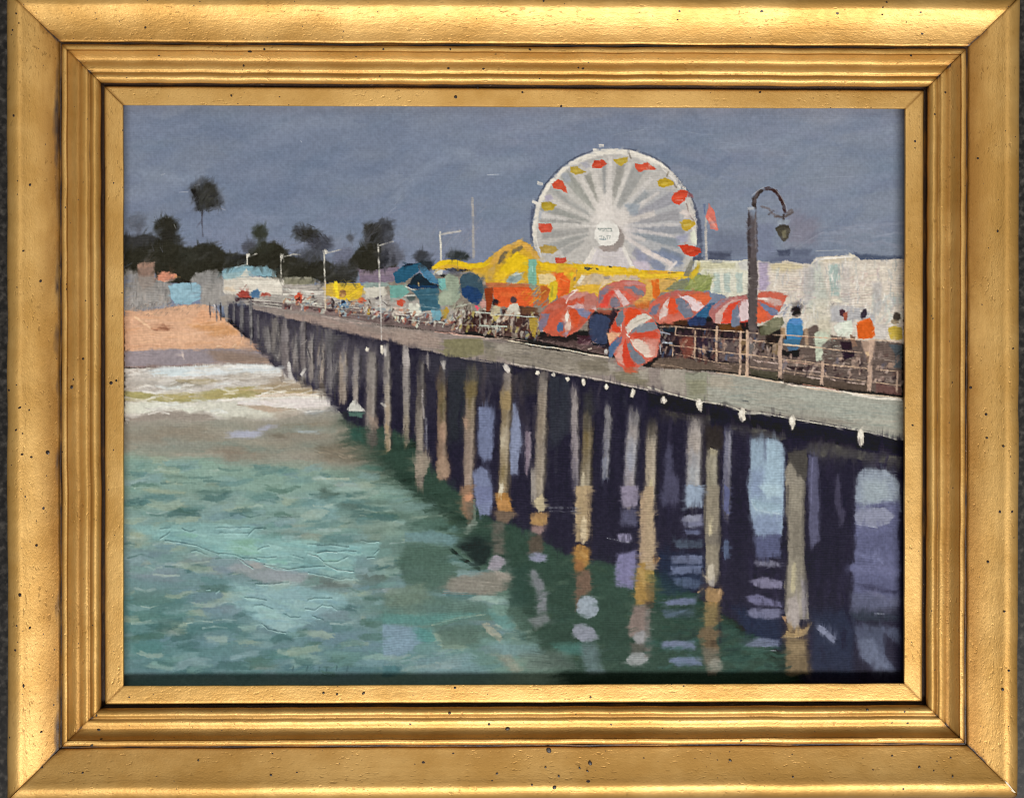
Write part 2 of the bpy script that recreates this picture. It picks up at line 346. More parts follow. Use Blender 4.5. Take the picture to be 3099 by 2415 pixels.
b('ddd0ca', [1400, 1310, 1600, 1390, 1800, 1500, 1760, 1570], 50, h=.7); b('d8cfcb', [1760, 1570, 1850, 1470], 34, h=.7)
p('a8a1b8', [230, 660, 300, 645, 340, 700, 260, 740], soft=20, a=.8); p('a9a8b2', [660, 250, 760, 230, 800, 300, 740, 330], soft=26, a=.9); p('9aa0ab', [430, 380, 520, 380, 560, 480, 500, 500], soft=30, a=.8); p('aab0ba', [150, 860, 210, 850, 180, 960, 150, 950], soft=20, a=.8)
p('8f9aa6', [1210, 760, 1400, 760, 1380, 880, 1280, 900], soft=40, a=.8, ang=40)
p('c6bfc0', [730, 1510, 860, 1300, 1000, 1330, 1160, 1260, 1240, 1380, 1330, 1550, 1300, 1560], soft=20, h=.4, ang=80); b('dcd5cd', [860, 1290, 800, 1400, 730, 1510], 70, dry=.2, h=.6); b('dfd9d1', [1180, 1260, 1250, 1400, 1330, 1550], 46, h=.7); b('d8d1cb', [900, 1400, 1050, 1410, 1140, 1380], 14, dry=.2)
p('c7b8c4', [1330, 1450, 1500, 1480, 1560, 1570, 1340, 1570], soft=40, a=.8)
wet([WH], 2, 2, .3)
# rim
b('d9d3c8', [(cx + 982 * math.cos(math.radians(a)), cy + 975 * math.sin(math.radians(a))) for a in range(160, 250, 6)], 62, soft=.5, h=.8)
b('dfd9ce', [(cx + 978 * math.cos(math.radians(a)), cy + 972 * math.sin(math.radians(a))) for a in range(238, 312, 6)], 80, soft=.5, h=.9)
b('d4cfc8', [(cx + 968 * math.cos(math.radians(a)), cy + 968 * math.sin(math.radians(a))) for a in range(308, 334, 6)], 56, soft=.5, h=.8, dry=.1)
b('cfc8bf', [1960, 700, 2000, 820, 2080, 960, 2060, 1100, 2070, 1250], 62, soft=.5, h=.8, dry=.12); b('d6d8c6', [2050, 1080, 2075, 1250], 70, h=1., dry=.15)
b('80756c', [1790, 480, 1850, 560], 26, soft=.5, a=.8); b('8b7b76', [1970, 760, 2000, 880, 2060, 960], 24, soft=.6, a=.8); b('cfc3bd', [1900, 850, 1990, 880, 1960, 930], 70, soft=.6)
b('7d7260', [1750, 370, 1730, 420], 24, a=.7); b('847b70', [1270, 140, 1290, 200], 24, a=.8, soft=.6)
for q in [(830, 100, 900, 110), (140, 500, 220, 520), (80, 730, 160, 760), (900, 50, 960, 45)]: b('d8d3ca', q, 44, dry=.4, h=.8)
sc(40, [1800, 380, 1900, 480, 2000, 700, 2090, 900, 2100, 1000, 2040, 800, 1900, 560], ['4a4f63', '9aa0ae', '3f4458'], 34, 10, 40, 50, 21, a=.7, dry=.2)
GON = []
def gon(col, hi, *pts):
    _m = np.mean(np.reshape(pts, (-1, 2)), 0); pts = tuple(float(v) for v in ((np.reshape(pts, (-1, 2)) - _m) * 1.14 + _m).ravel())
    on('painted_gondola'); p(col, pts, soft=9, h=.9, ang=10, var=.07); c = np.mean(np.reshape(pts, (-1, 2)), 0)
    b(hi, [c[0] - 40, c[1] + 14, c[0] + 30, c[1] + 4], 30, soft=.7, a=.55, h=.9)
gon('cf5138', 'd9634a', 340, 520, 400, 465, 460, 490, 490, 560, 505, 620, 440, 590, 360, 570)
gon('b49a3e', 'cbb45a', 560, 310, 640, 295, 660, 330, 740, 365, 690, 380, 620, 400, 560, 370)
gon('cb4a33', 'd8604a', 820, 290, 850, 225, 940, 220, 985, 270, 900, 320, 830, 310)
gon('bda23b', 'cfba55', 1085, 215, 1160, 205, 1250, 190, 1240, 240, 1170, 290, 1100, 250)
gon('d0533c', 'd8674f', 1350, 270, 1430, 275, 1480, 250, 1580, 330, 1570, 350, 1480, 340, 1400, 365, 1360, 330)
gon('bb9c2f', 'd0b64b', 1620, 480, 1700, 445, 1790, 480, 1800, 520, 1700, 555, 1640, 540)
gon('cf4a33', 'dd6148', 1820, 640, 1900, 600, 1980, 620, 1950, 700, 1880, 770, 1800, 720)
p('8a5054', [1970, 610, 2040, 640, 2050, 690, 1990, 670], soft=24, a=.8); b('f0cfc0', [1840, 720, 1930, 715], 10, h=1.2)
gon('bf9f36', 'dac571', 1900, 980, 1960, 950, 2060, 970, 2080, 1010, 1980, 1080, 1920, 1050)
gon('c8402a', 'd65a3e', 1895, 1280, 1980, 1265, 2120, 1300, 2140, 1340, 2060, 1390, 1960, 1370)
gon('b59b33', 'c7b04a', 200, 750, 280, 735, 370, 770, 330, 820, 250, 845, 210, 810)
gon('d0503c', 'd95f49', 165, 1010, 300, 1010, 325, 1060, 300, 1105, 190, 1105, 165, 1060)
gon('b0934a', 'c0a65d', 185, 1300, 240, 1270, 340, 1280, 395, 1320, 320, 1360, 200, 1350)
gon('cc4f3e', 'd9604c', 370, 1410, 430, 1420, 490, 1410, 505, 1460, 430, 1500, 375, 1470)
on('painted_wheel_hub')
e('8f8580', 1060, 1180, 150, 160, soft=26, a=.9, lab=WH); p('9a8d88', [905, 1280, 1100, 1280, 1060, 1330, 950, 1340], soft=16, lab=WH)
e('e0ddd6', 1000, 1120, 152, 158, soft=14, h=1.0, var=.03)
for q in [(895, 1060, 910, 1085, 940, 1060), (950, 1095, 990, 1060, 1000, 1095), (1015, 1060, 1055, 1062, 1055, 1090), (1015, 1095, 1060, 1092), (900, 1160, 940, 1150, 930, 1200), (950, 1200, 960, 1160, 985, 1190), (1000, 1190, 1000, 1150, 1040, 1150, 1030, 1185), (890, 1065, 1055, 1062)]:
    b('7d8a86', q, 13, soft=.6, a=.75)
b('5d7683', [910, 1190, 980, 1195], 18, soft=.7, a=.7); b('8d9990', [900, 1085, 1050, 1098], 10, a=.6)
tile('S'); on('painted_pier_crowd'); p('8a8075', [1120, 850, 1300, 830, 1480, 820, 1900, 850, 2060, 880, 2060, 1000, 1500, 1000, 1160, 950, 1100, 900], soft=10, h=.3, ang=5, var=.1)
# ---- far buildings on the shore
tile('J')
HZ = on('painted_shore_haze')
p('8b8886', [70, 150, 240, 170, 440, 240, 640, 320, 640, 560, 300, 640, 70, 660], soft=44, ang=88, var=.05)
p('a5a19e', [70, 400, 620, 420, 620, 600, 70, 640], soft=80, a=.7, ang=85)
sc(60, [80, 260, 240, 200, 620, 330, 620, 600, 80, 640], ['9d9994', '7d7a78', 'a9a19b', '8a7f78', 'b0a8a2', '74716f'], 90, 26, 86, 8, 29, a=.55, soft=.8, dry=.12)
on('painted_tower'); p('8d7468', [220, 70, 320, 45, 430, 60, 430, 200, 420, 330, 300, 400, 240, 330], soft=22, ang=88); p('a3816f', [225, 60, 425, 55, 425, 120, 225, 130], soft=20, a=.8); p('8d8782', [230, 220, 430, 220, 420, 420, 240, 420], soft=70, a=.8)
on('painted_roof'); p('d48c70', [468, 220, 530, 175, 640, 180, 740, 235, 650, 270, 560, 295, 480, 280], soft=10, h=.6); b('c9a08a', [560, 290, 660, 280, 720, 240], 26, soft=.7, a=.8); b('e0a05c', [690, 230, 740, 240], 22, a=.8)
b('2a2622', [690, 300, 780, 270, 870, 310], 22, dry=.2)
on('painted_booth'); p('88aebf', [615, 350, 680, 320, 985, 305, 1000, 360, 995, 500, 860, 570, 680, 560, 640, 500], soft=10, h=.6, ang=4); p('99bfcf', [620, 350, 980, 400, 900, 500, 650, 480], soft=60, a=.6)
on('painted_rock_mound'); p('8d8b89', [865, 290, 930, 180, 1000, 190, 1060, 150, 1200, 140, 1270, 230, 1280, 430, 1230, 560, 1010, 600, 1000, 330], soft=26, ang=60, var=.05); p('9b9793', [1000, 330, 1270, 300, 1400, 440, 1420, 560, 1020, 590], soft=50, a=.8, ang=80); b('777674', [1140, 160, 1160, 300, 1110, 420], 60, soft=.9, a=.5)
p('a39c94', [1240, 470, 1440, 430, 1440, 560, 1250, 600], soft=30, ang=85)
on('painted_building'); p('d0c9bc', [1270, 250, 1600, 230, 1990, 250, 2184, 330, 2184, 450, 1600, 480, 1290, 440], soft=16, h=.8, ang=2, var=.07); b('e2dcce', [1500, 300, 1900, 310, 2184, 370], 60, dry=.25, h=1.)
b('d8c3a8', [1300, 370, 1420, 400], 50, soft=.7, a=.8); b('5b5650', [1650, 450, 1900, 460, 2184, 470], 9, dry=.3); b('e6e1d3', [1590, 505, 1860, 520], 26, h=1., dry=.15)
on('painted_roof'); p('7fa6b4', [1265, 170, 1300, 125, 1500, 100, 1800, 105, 1920, 160, 1930, 240, 1700, 220, 1280, 260], soft=12, h=.6, ang=3); b('b8cdd2', [1430, 120, 1560, 85], 16, dry=.2, h=.8); p('9fb6b6', [1280, 200, 1560, 160, 1560, 230, 1290, 260], soft=30, a=.6); p('d7cebd', [1560, 130, 1600, 230, 1460, 240, 1530, 180], soft=14, a=.8, ang=80)
on('painted_roof'); tile('K'); p('86836f', [-10, 235, 330, 235, 390, 280, 360, 330, 0, 345], soft=20, ang=2); b('9c998c', [0, 250, 320, 250], 24, a=.5)
# carnival strip, left half
BASE = on('painted_pier_crowd')
p('a39c95', [-20, 340, 500, 330, 1000, 400, 1300, 460, 1900, 560, 2200, 640, 2200, 920, 1800, 880, 1000, 800, 400, 690, -20, 660], soft=20, h=.4, ang=-4, var=.1)
tile('J'); p('a09a93', [1440, 440, 2200, 460, 2200, 640, 1640, 600, 1440, 560], soft=16, ang=-3, var=.12)
b('3e2a30', [1440, 520, 1560, 500, 1640, 520], 36, dry=.15); b('3c2b31', [1580, 545, 1800, 540, 2000, 560], 16, dry=.3); b('2e2a2c', [1640, 570, 1900, 590, 2184, 610], 14, dry=.35); b('d8d2c7', [1590, 512, 1850, 535], 18); b('ddd6ca', [1650, 570, 1990, 620], 12, dry=.2)
p('a5483f', [1430, 450, 1500, 400, 1600, 420, 1610, 490, 1480, 500], soft=14, h=.7, dry=.05); b('8a3a35', [1500, 420, 1560, 330], 12); p('4b6f94', [1615, 420, 1690, 390, 1740, 430, 1720, 490, 1630, 495], soft=14, h=.6); b('b0594c', [1740, 450, 1860, 450], 44, dry=.2); b('3a2a2e', [1440, 500, 1640, 500], 20, dry=.1); p('c8502f', [2140, 480, 2184, 440, 2230, 500, 2184, 530], soft=12)
tile('K')
p('6b5a58', [-20, 560, 600, 600, 1000, 620, 1400, 690, 1800, 740, 2200, 800, 2200, 930, 1800, 890, 1000, 790, 500, 700, -20, 650], soft=24, a=.9, ang=-6, var=.12, dry=.08)
b('8f7b78', [0, 600, 300, 640, 700, 690, 1000, 740], 50, dry=.3, a=.8)
b('cfcac0', [0, 400, 300, 430, 480, 440], 60, dry=.25, h=1.); b('d9d4c8', [0, 450, 150, 440], 30); b('c6c6b8', [0, 520, 300, 530, 460, 560], 60, dry=.3); b('7f7a76', [380, 290, 480, 330, 420, 380], 30, dry=.4)
on('painted_building'); p('7c6e80', [920, 140, 1080, 160, 1160, 140, 1400, 110, 1430, 170, 1330, 300, 1180, 310, 930, 300], soft=10, h=.4, ang=3); b('8e7f86', [930, 200, 1320, 190], 50, a=.4)
on('painted_building'); p('8b9b95', [970, 320, 1240, 300, 1300, 350, 1200, 370, 990, 370], soft=14); p('cbc6b8', [965, 370, 1240, 360, 1270, 440, 1200, 480, 1000, 500], soft=14, h=.7, dry=.05)
on('painted_yellow_booth'); p('d9b335', [500, 330, 630, 310, 940, 315, 970, 400, 940, 500, 800, 540, 640, 500, 510, 450], soft=12, h=.8, ang=40, var=.1); p('c9a84a', [490, 340, 600, 330, 600, 450, 500, 480], soft=24, a=.8); b('f0cf2c', [625, 300, 640, 400, 650, 490], 50, h=1.2); b('ecc92a', [730, 390, 760, 480, 800, 520], 40, h=1.); b('e9c52d', [790, 480, 960, 360], 30, dry=.2, h=1.); b('8f8a4b', [700, 330, 900, 330], 24, a=.6)
for q in [(800, 480, 880, 440), (820, 500, 900, 460), (840, 400, 940, 350)]: b('7a6420', q, 7, a=.7)
on('painted_person'); e('9c6f45', 718, 445, 42, 46, soft=16); e('c79a5a', 722, 470, 22, 20, soft=12); b('7d5a3a', [690, 420, 750, 415], 16, a=.8)
on('painted_person'); p('4f7ca6', [665, 560, 720, 520, 790, 545, 790, 625, 690, 630], soft=9, h=.7); b('8ea2ab', [690, 640, 740, 690], 70, dry=.3, a=.9)
on('painted_person'); p('cf5a3e', [890, 510, 960, 485, 1015, 520, 960, 560, 900, 555], soft=14, h=.7)
on('painted_person'); p('cf5238', [125, 470, 190, 420, 240, 480, 210, 560, 140, 520], soft=14, h=.7, dry=.05); b('7c3a30', [120, 490, 270, 490], 9, a=.8)
on('painted_person'); b('b08c2c', [1030, 590, 1030, 700], 46, dry=.1); b('4a3a30', [1040, 520, 1060, 560], 26, dry=.2)
on('painted_person'); p('c8513c', [1380, 520, 1440, 500, 1490, 545, 1440, 600, 1390, 570], soft=12, h=.8); p('cdb8ab', [1330, 600, 1480, 600, 1480, 690, 1360, 690], soft=24, dry=.1, h=.8); p('c9cdb9', [1330, 700, 1480, 730, 1400, 800], soft=12, h=.6); b('c97f62', [1370, 640, 1470, 640], 26, a=.7, dry=.2)
on('painted_person'); p('d2d2c4', [1530, 560, 1640, 560, 1690, 640, 1650, 700, 1560, 720, 1520, 640], soft=16, h=.9, dry=.08, ang=40); p('c4c8b6', [1560, 790, 1670, 800, 1620, 860], soft=12); e('555f5e', 1560, 490, 60, 44, soft=26); b('cfd0c6', [1480, 470, 1640, 455], 22, dry=.3)
on('painted_person'); p('b5b0aa', [1100, 540, 1200, 500, 1260, 540, 1240, 610, 1120, 600], soft=24, dry=.2, h=.6); b('5f5a60', [1130, 500, 1190, 470], 30, dry=.3); b('8b969b', [1080, 630, 1230, 640], 70, dry=.25, a=.8)
sc(70, [40, 540, 600, 560, 1000, 580, 1400, 640, 1900, 720, 2180, 780, 2180, 880, 1700, 820, 900, 720, 100, 620], ['3d2b30', '4f4044', 'b0a79c', '2e2628', '6f4c48', 'c9c3b8', '8b7f78'], 70, 12, -4, 20, 31, a=.8, dry=.2, h=.5)
sc(70, [0, 380, 480, 420, 640, 520, 1300, 560, 1900, 700, 1900, 780, 1000, 660, 0, 560], ['d6d0c4', 'c9c3b7', 'e0dacd', 'b4a99e', '4a3a3e', '8d5a50', 'a9b0ac'], 46, 16, -5, 25, 33, a=.85, dry=.2, h=.8)
sc(26, [250, 470, 640, 470, 1000, 560, 1300, 500, 1300, 600, 900, 600, 300, 560], ['cfc9bb', '5a4b48', 'a59b8f', '413a3c'], 60, 14, -10, 30, 32, a=.8, dry=.2)
sc(170, [0, 480, 500, 500, 1000, 560, 1400, 620, 1900, 720, 2180, 780, 2180, 890, 1500, 810, 900, 720, 300, 640, 0, 620], ['d9d2c6', '3a2a30', '8f4a42', 'c9c0b2', '5c4a4a', '6f8496', 'b58b6c', 'a39a90', '2c2328', 'c4876a', 'b9bdb0'], 44, 32, 60, 50, 34, a=.75, dry=.04, h=.7, soft=.6)
on('painted_railing'); b('d9d4c6', [200, 580, 500, 605, 860, 645, 1180, 675], 11, h=.9); b('cfccbf', [820, 690, 1000, 705, 1140, 715], 10, h=.8, dry=.1); b('d9d8cb', [1240, 680, 1440, 700, 1520, 705], 12, h=.9); b('ccd0c2', [1520, 765, 1760, 785, 2010, 805], 12, h=.9); b('c9cdbf', [1900, 790, 1960, 800, 1940, 860], 26, taper=.7)
# blue tent group
on('painted_tent'); p('2c5b78', [1335, 190, 1480, 90, 1640, 70, 1650, 170, 1580, 220, 1480, 300, 1360, 320], soft=9, h=.7, ang=30); p('1b2f3d', [1440, 110, 1520, 70, 1640, 75, 1500, 110], soft=12); p('487a9c', [1640, 70, 1720, 90, 1780, 170, 1880, 260, 1890, 330, 1760, 300, 1680, 190], soft=10, h=.7, ang=-50); p('24323c', [1590, 210, 1660, 190, 1780, 300, 1900, 350, 1860, 370, 1520, 370, 1510, 350], soft=9); p('1f3d5c', [1520, 330, 1700, 345, 1880, 350, 1880, 375, 1540, 380], soft=9); b('e0bd7a', [1640, 310, 1650, 345], 22, dry=.1)
p('3a6072', [1560, 400, 1890, 370, 1900, 640, 1680, 660, 1650, 500], soft=16, ang=2, var=.1); b('7d9aa3', [1640, 460, 1880, 450], 10, dry=.35); b('91a9ad', [1700, 600, 1890, 620], 12, dry=.35); p('6da49a', [1280, 340, 1480, 330, 1540, 410, 1520, 440, 1420, 500, 1300, 490], soft=14, h=.7, ang=5); p('6a9dad', [1800, 640, 1920, 640, 1920, 760, 1830, 770], soft=16, h=.6); b('d6dad0', [1480, 350, 1600, 400], 18, dry=.3)
p('24292c', [1820, 130, 1900, 200, 1990, 210, 1960, 240, 1870, 200], soft=12); e('c9c9c2', 1895, 160, 50, 48, soft=14, h=.9, dry=.1)
p('74b3ac', [1880, 260, 2000, 250, 2010, 370, 1930, 400, 1890, 360], soft=16, h=.6, dry=.05)
on('painted_booth'); p('929f8b', [1875, 570, 1900, 440, 1980, 380, 1970, 240, 2030, 180, 2130, 240, 2150, 350, 2150, 500, 2050, 580, 1920, 590], soft=12, h=.6, ang=60); p('a6b09a', [1900, 440, 2050, 400, 2050, 560, 1900, 570], soft=40, a=.6)
b('b5913c', [2000, 610, 1960, 680, 1970, 750], 60, dry=.1, h=.7, lab=BASE)
# ---- yellow amusement hall
tile('B')
YH = on('painted_amusement_hall')
p('d3a633', [415, 1375, 480, 1310, 560, 1300, 700, 1330, 830, 1320, 900, 1260, 1000, 1195, 1070, 1165, 1120, 1136, 1180, 1162, 1265, 1240, 1300, 1320, 1660, 1335, 2184, 1385, 2400, 1400, 2400, 1560, 1900, 1600, 1500, 1620, 1250, 1500, 850, 1495, 840, 1430, 720, 1405, 640, 1400, 540, 1385], soft=8, h=.7, ang=15, var=.07)
b('e6c020', [420, 1370, 480, 1320, 570, 1318, 700, 1355, 830, 1345, 900, 1300], 44, h=1.1); b('c79420', [440, 1390, 560, 1360, 700, 1385, 840, 1370], 12, a=.8)
p('37373d', [500, 1372, 620, 1372, 750, 1395, 640, 1402, 560, 1398], soft=8); p('5b5b62', [520, 1395, 640, 1392, 640, 1440, 560, 1430], soft=20, a=.7)
p('cf9f47', [880, 1330, 930, 1250, 1000, 1192, 1060, 1165, 1120, 1132, 1180, 1160, 1240, 1215, 1300, 1290, 1280, 1310, 1210, 1250, 1150, 1200, 1110, 1190, 1040, 1225, 980, 1280, 920, 1350], soft=10, h=.8, ang=30); b('dcae52', [905, 1270, 1000, 1200, 1120, 1148], 22, a=.8, h=.8)
p('76674c', [940, 1340, 960, 1280, 1000, 1230, 1030, 1230, 1000, 1290, 960, 1340], soft=10); p('7b6b4c', [1055, 1285, 1065, 1215, 1140, 1185, 1150, 1205, 1090, 1260], soft=10)
p('e5bd1f', [950, 1400, 1000, 1320, 1100, 1230, 1180, 1280, 1195, 1350, 1190, 1400, 1050, 1400, 930, 1480], soft=18, h=1., ang=35, var=.06); p('b8975a', [870, 1380, 930, 1330, 910, 1440, 880, 1480, 860, 1440], soft=24, a=.8); p('e2b72a', [920, 1400, 1010, 1400, 1000, 1490, 920, 1490], soft=16, h=.8)
b('c9a040', [760, 1420, 850, 1430, 900, 1400], 50, a=.8, soft=.6); b('d9b04a', [850, 1470, 1000, 1470], 14, a=.7)
p('90a09c', [1010, 1480, 1040, 1425, 1090, 1405, 1165, 1403, 1140, 1455, 1095, 1490, 1040, 1498], soft=8, h=.7, ang=25); b('c8d3cf', [1060, 1425, 1140, 1412], 14, h=.9); b('e7e4d6', [1010, 1498, 1100, 1498], 9, h=1.); p('74878a', [1020, 1470, 1060, 1440, 1100, 1440, 1070, 1480], soft=12, a=.7)
p('76ad97', [1197, 1305, 1265, 1295, 1265, 1500, 1240, 1560, 1215, 1520, 1200, 1500], soft=8, h=.7, ang=88); b('9ccdbd', [1230, 1360, 1235, 1400], 14, dry=.2); b('8d8a76', [1215, 1510, 1250, 1540], 40, soft=.7, a=.8)
p('dcc48c', [1278, 1425, 1410, 1412, 1430, 1475, 1370, 1512, 1290, 1500], soft=10, h=.8); b('c9a83c', [1280, 1400, 1400, 1400], 20, a=.7)
p('e4bb22', [1280, 1320, 1460, 1345, 1660, 1345, 1620, 1390, 1440, 1400, 1300, 1390], soft=12, h=.9, ang=8); p('c89a3f', [1440, 1350, 1560, 1360, 1540, 1400, 1420, 1395], soft=24, a=.7); b('8a7a6a', [1600, 1390, 1580, 1470], 18, soft=.7, a=.8)
tile('W')
p('e0b628', [640, 1500, 720, 1495, 1000, 1520, 1300, 1540, 1560, 1580, 1900, 1590, 2050, 1600, 2040, 1660, 1800, 1690, 1500, 1660, 1300, 1620, 1050, 1640, 900, 1600, 640, 1600], soft=10, h=1., ang=4, var=.08); p('d99a3a', [1500, 1580, 1800, 1590, 1780, 1650, 1500, 1640], soft=30, a=.8)
p('3e4a4e', [720, 1530, 780, 1520, 830, 1550, 770, 1575, 725, 1560], soft=8); e('3f4a4c', 885, 1555, 34, 13, 10, soft=8); e('4b4a3c', 1040, 1530, 24, 10, soft=6); b('4e4a3e', [1750, 1600, 1850, 1605], 14, dry=.2); b('6b5c38', [1300, 1610, 1360, 1640], 9, a=.7)
tile('M')
on(YH)
p('cbb28c', [-180, 360, -80, 230, 60, 190, 250, 220, 420, 210, 640, 260, 600, 290, 300, 290, 180, 340, 120, 430, -60, 400], soft=16, h=.6, ang=50, var=.1); p('b9a98f', [60, 200, 180, 200, 140, 300, 20, 320], soft=40, a=.8, ang=60); b('d7cdb8', [-60, 220, -120, 320], 50, dry=.15); p('dcae38', [-160, 350, 30, 330, 160, 330, 130, 430, -120, 420], soft=20, h=.8, dry=.06, ang=20); e('9a8c88', 230, 240, 40, 24, soft=16, a=.8); p('c0aca4', [420, 210, 600, 210, 640, 270, 500, 270], soft=20, a=.8)
p('d3a552', [640, 270, 1100, 240, 1060, 320, 900, 420, 740, 540, 560, 520, 700, 440, 720, 340], soft=20, h=.6, ang=60); b('e3bc30', [620, 220, 900, 215, 1160, 220], 46, h=1., dry=.1); b('e7c22e', [120, 130, 420, 170], 60, dry=.3, h=1.)
p('dd6a28', [770, 270, 870, 260, 880, 440, 840, 520, 780, 480, 790, 380], soft=12, h=.9, ang=88); p('c9a05a', [880, 300, 1050, 260, 980, 360, 890, 400], soft=24, a=.8)
p('c56530', [560, 560, 760, 520, 740, 620, 600, 640], soft=30, ang=50, dry=.1); p('d79a4a', [520, 520, 740, 480, 700, 560, 560, 580], soft=30, a=.7)
b('5d5a3e', [940, 260, 1060, 270, 1100, 300], 16, dry=.3)
tile('L')
on('painted_booth'); p('dd5a2e', [540, 350, 780, 330, 960, 345, 1010, 400, 1040, 470, 1020, 600, 700, 600, 560, 600], soft=10, h=.8, ang=10, var=.06); p('8e3e22', [430, 360, 545, 365, 540, 480, 500, 640, 450, 660, 440, 500], soft=10, h=.5); p('b96a42', [450, 310, 720, 305, 980, 330, 970, 360, 440, 365], soft=14, a=.95); b('e8733a', [600, 440, 800, 470, 950, 420], 80, soft=.8, a=.5); b('c44520', [800, 390, 830, 440], 16, a=.7)
sc(26, [900, 400, 1240, 340, 1200, 580, 960, 600], ['e08a2c', 'd9662a', 'e5a431', 'c9582c'], 130, 22, 42, 10, 41, a=.85, h=.9, dry=.15)
p('df5f2b', [1285, 190, 1460, 180, 1480, 280, 1470, 380, 1460, 430, 1330, 500, 1320, 320], soft=14, h=.9, ang=65, var=.08); p('e2a42f', [1380, 130, 1560, 120, 1560, 230, 1470, 270, 1400, 200], soft=24, ang=40, h=.8, dry=.05); b('d8c32a', [1480, 230, 1520, 180], 50, dry=.1); b('e59a55', [1350, 260, 1450, 300], 12, h=1., dry=.2)
p('d9b82a', [1220, 310, 1310, 270, 1325, 420, 1300, 500, 1220, 560, 1210, 420], soft=12, h=.8); b('8c8a34', [1260, 350, 1250, 480], 40, soft=.8, a=.6); p('b9602e', [1115, 350, 1190, 340, 1225, 400, 1190, 520, 1120, 540], soft=16, dry=.05, ang=60); b('e0a94a', [1130, 440, 1180, 400], 14, dry=.2); b('e8e0cf', [1500, 420, 1560, 395], 34, dry=.3, h=1.)
on('painted_dome_tent'); p('3f5563', [135, 260, 180, 205, 260, 190, 350, 215, 410, 290, 425, 400, 400, 500, 340, 580, 230, 540, 150, 460], soft=9, h=.6, ang=70); p('28416b', [150, 380, 230, 350, 330, 370, 400, 440, 390, 510, 340, 580, 240, 540, 160, 470], soft=18, h=.6, ang=60)
b('b9a183', [440, 340, 430, 260], 16, a=.6)
on(BASE)
p('4a3431', [160, 680, 620, 640, 700, 620, 880, 590, 1060, 610, 1100, 700, 1100, 1000, 560, 950, 160, 900], soft=24, ang=-5, var=.15, dry=.14); p('6b4a36', [880, 600, 1080, 610, 1090, 690, 900, 680], soft=24, a=.9)
sc(60, [150, 660, 700, 700, 1100, 760, 1100, 980, 700, 950, 170, 880], ['2f2228', '6f6660', '8c8276', '5a3f3c', '3b2b2e', 'a39a8c'], 80, 18, 80, 40, 42, a=.75, dry=.25, h=.5)
sc(40, [0, 560, 260, 560, 300, 700, 160, 820, 0, 800], ['8d937f', 'a7a88f', '4c4340', '6d685c', 'b9bdae'], 70, 20, 50, 40, 43, a=.8, dry=.2, h=.6)
b('8f7d40', [260, 700, 250, 850], 90, dry=.25, a=.9); b('9a9284', [560, 870, 560, 950], 80, dry=.3, taper=.6)
on(BASE); b('9c9182', [790, 860, 800, 960], 90, dry=.3, a=.7)
on('painted_person'); e('33292c', 560, 545, 34, 40, soft=16); p('b9ae8e', [530, 590, 620, 590, 640, 700, 600, 770, 500, 700], soft=18, dry=.06, h=.7); p('bfae62', [530, 720, 620, 700, 610, 760, 560, 780], soft=14, a=.9)
on('painted_person'); e('4d3d42', 790, 520, 44, 40, soft=16); p('c9c3b4', [740, 570, 840, 560, 870, 640, 860, 700, 740, 700, 700, 650], soft=14, h=.9); b('c8a68b', [720, 640, 700, 740, 640, 780], 60, dry=.25); b('b6a89b', [780, 720, 770, 860], 60, dry=.35, a=.8)
on('painted_person'); p('b98a80', [370, 560, 410, 510, 450, 540, 440, 610, 390, 620], soft=14); p('d9566a', [310, 590, 340, 580, 365, 620, 340, 650], soft=7, h=.9); b('c9b9ac', [420, 630, 450, 640], 18)
sc(130, [20, 620, 500, 640, 1080, 690, 1100, 980, 600, 940, 40, 880], ['c9c0b0', '2b2026', '8a5a48', 'a89c88', '5a4642', 'b5a65e', '77848a', 'd3ccbd', '3a2c2e', '9a8474'], 56, 34, 75, 40, 44, a=.7, dry=.06, h=.7, soft=.6)
on('painted_railing'); b('c6cdc0', [320, 665, 500, 680], 22, h=.9, dry=.06); b('c2cbc1', [560, 695, 760, 705, 950, 720, 1080, 720], 18, h=.9, dry=.1); b('b3bcae', [370, 830, 560, 840, 700, 845], 26, h=.8, dry=.15); b('cfd6c9', [400, 850, 560, 858], 12, h=.9); b('c3c6ba', [150, 820, 320, 828], 9); b('9fa499', [370, 680, 375, 880], 12, dry=.3); b('9fa499', [450, 700, 455, 800], 10, dry=.35)
for q in [400, 440, 480, 520, 560]: b('b9b3a6', [q, 860, q + 8, 920], 14, dry=.35, taper=.5)
on('painted_pennant'); p('a58a3a', [965, 730, 1080, 735, 1080, 830, 1040, 980, 1010, 960], soft=12, h=.6, ang=80, var=.08)
tile('K'); on('painted_pennant'); p('b89437', [1910, 640, 2000, 600, 2020, 660, 1975, 750], soft=10, h=.6)
# ---- white buildings at right, masts
tile('N')
WB = on('painted_white_building')
p('cfc5b8', [-120, 40, 180, 30, 420, 50, 500, 75, 620, 40, 860, 70, 940, 80, 1000, 0, 1480, -40, 1560, 30, 2080, 20, 2080, 1060, 1500, 1040, 800, 960, 400, 940, -120, 460], soft=12, h=.5, ang=1, var=.06)
p('c9bb96', [440, 90, 560, 60, 720, 70, 900, 110, 700, 170, 480, 170], soft=40, a=.85, h=.7); p('ccc0aa', [1010, 0, 1480, -30, 1500, 40, 1140, 70, 1060, 50], soft=26, h=.8, a=.9)
p('b3bab0', [960, 80, 1080, 60, 1140, 420, 1180, 600, 900, 640, 860, 420], soft=70, a=.8, ang=85); p('c8c2b2', [1000, 480, 1180, 500, 1180, 820, 1020, 900, 880, 820], soft=70, a=.7)
p('9fb0aa', [1165, 100, 1300, 80, 1310, 380, 1290, 470, 1190, 470], soft=30, h=.5, ang=88); p('b9bdb2', [1290, 470, 1400, 480, 1390, 560, 1250, 560], soft=40, a=.7)
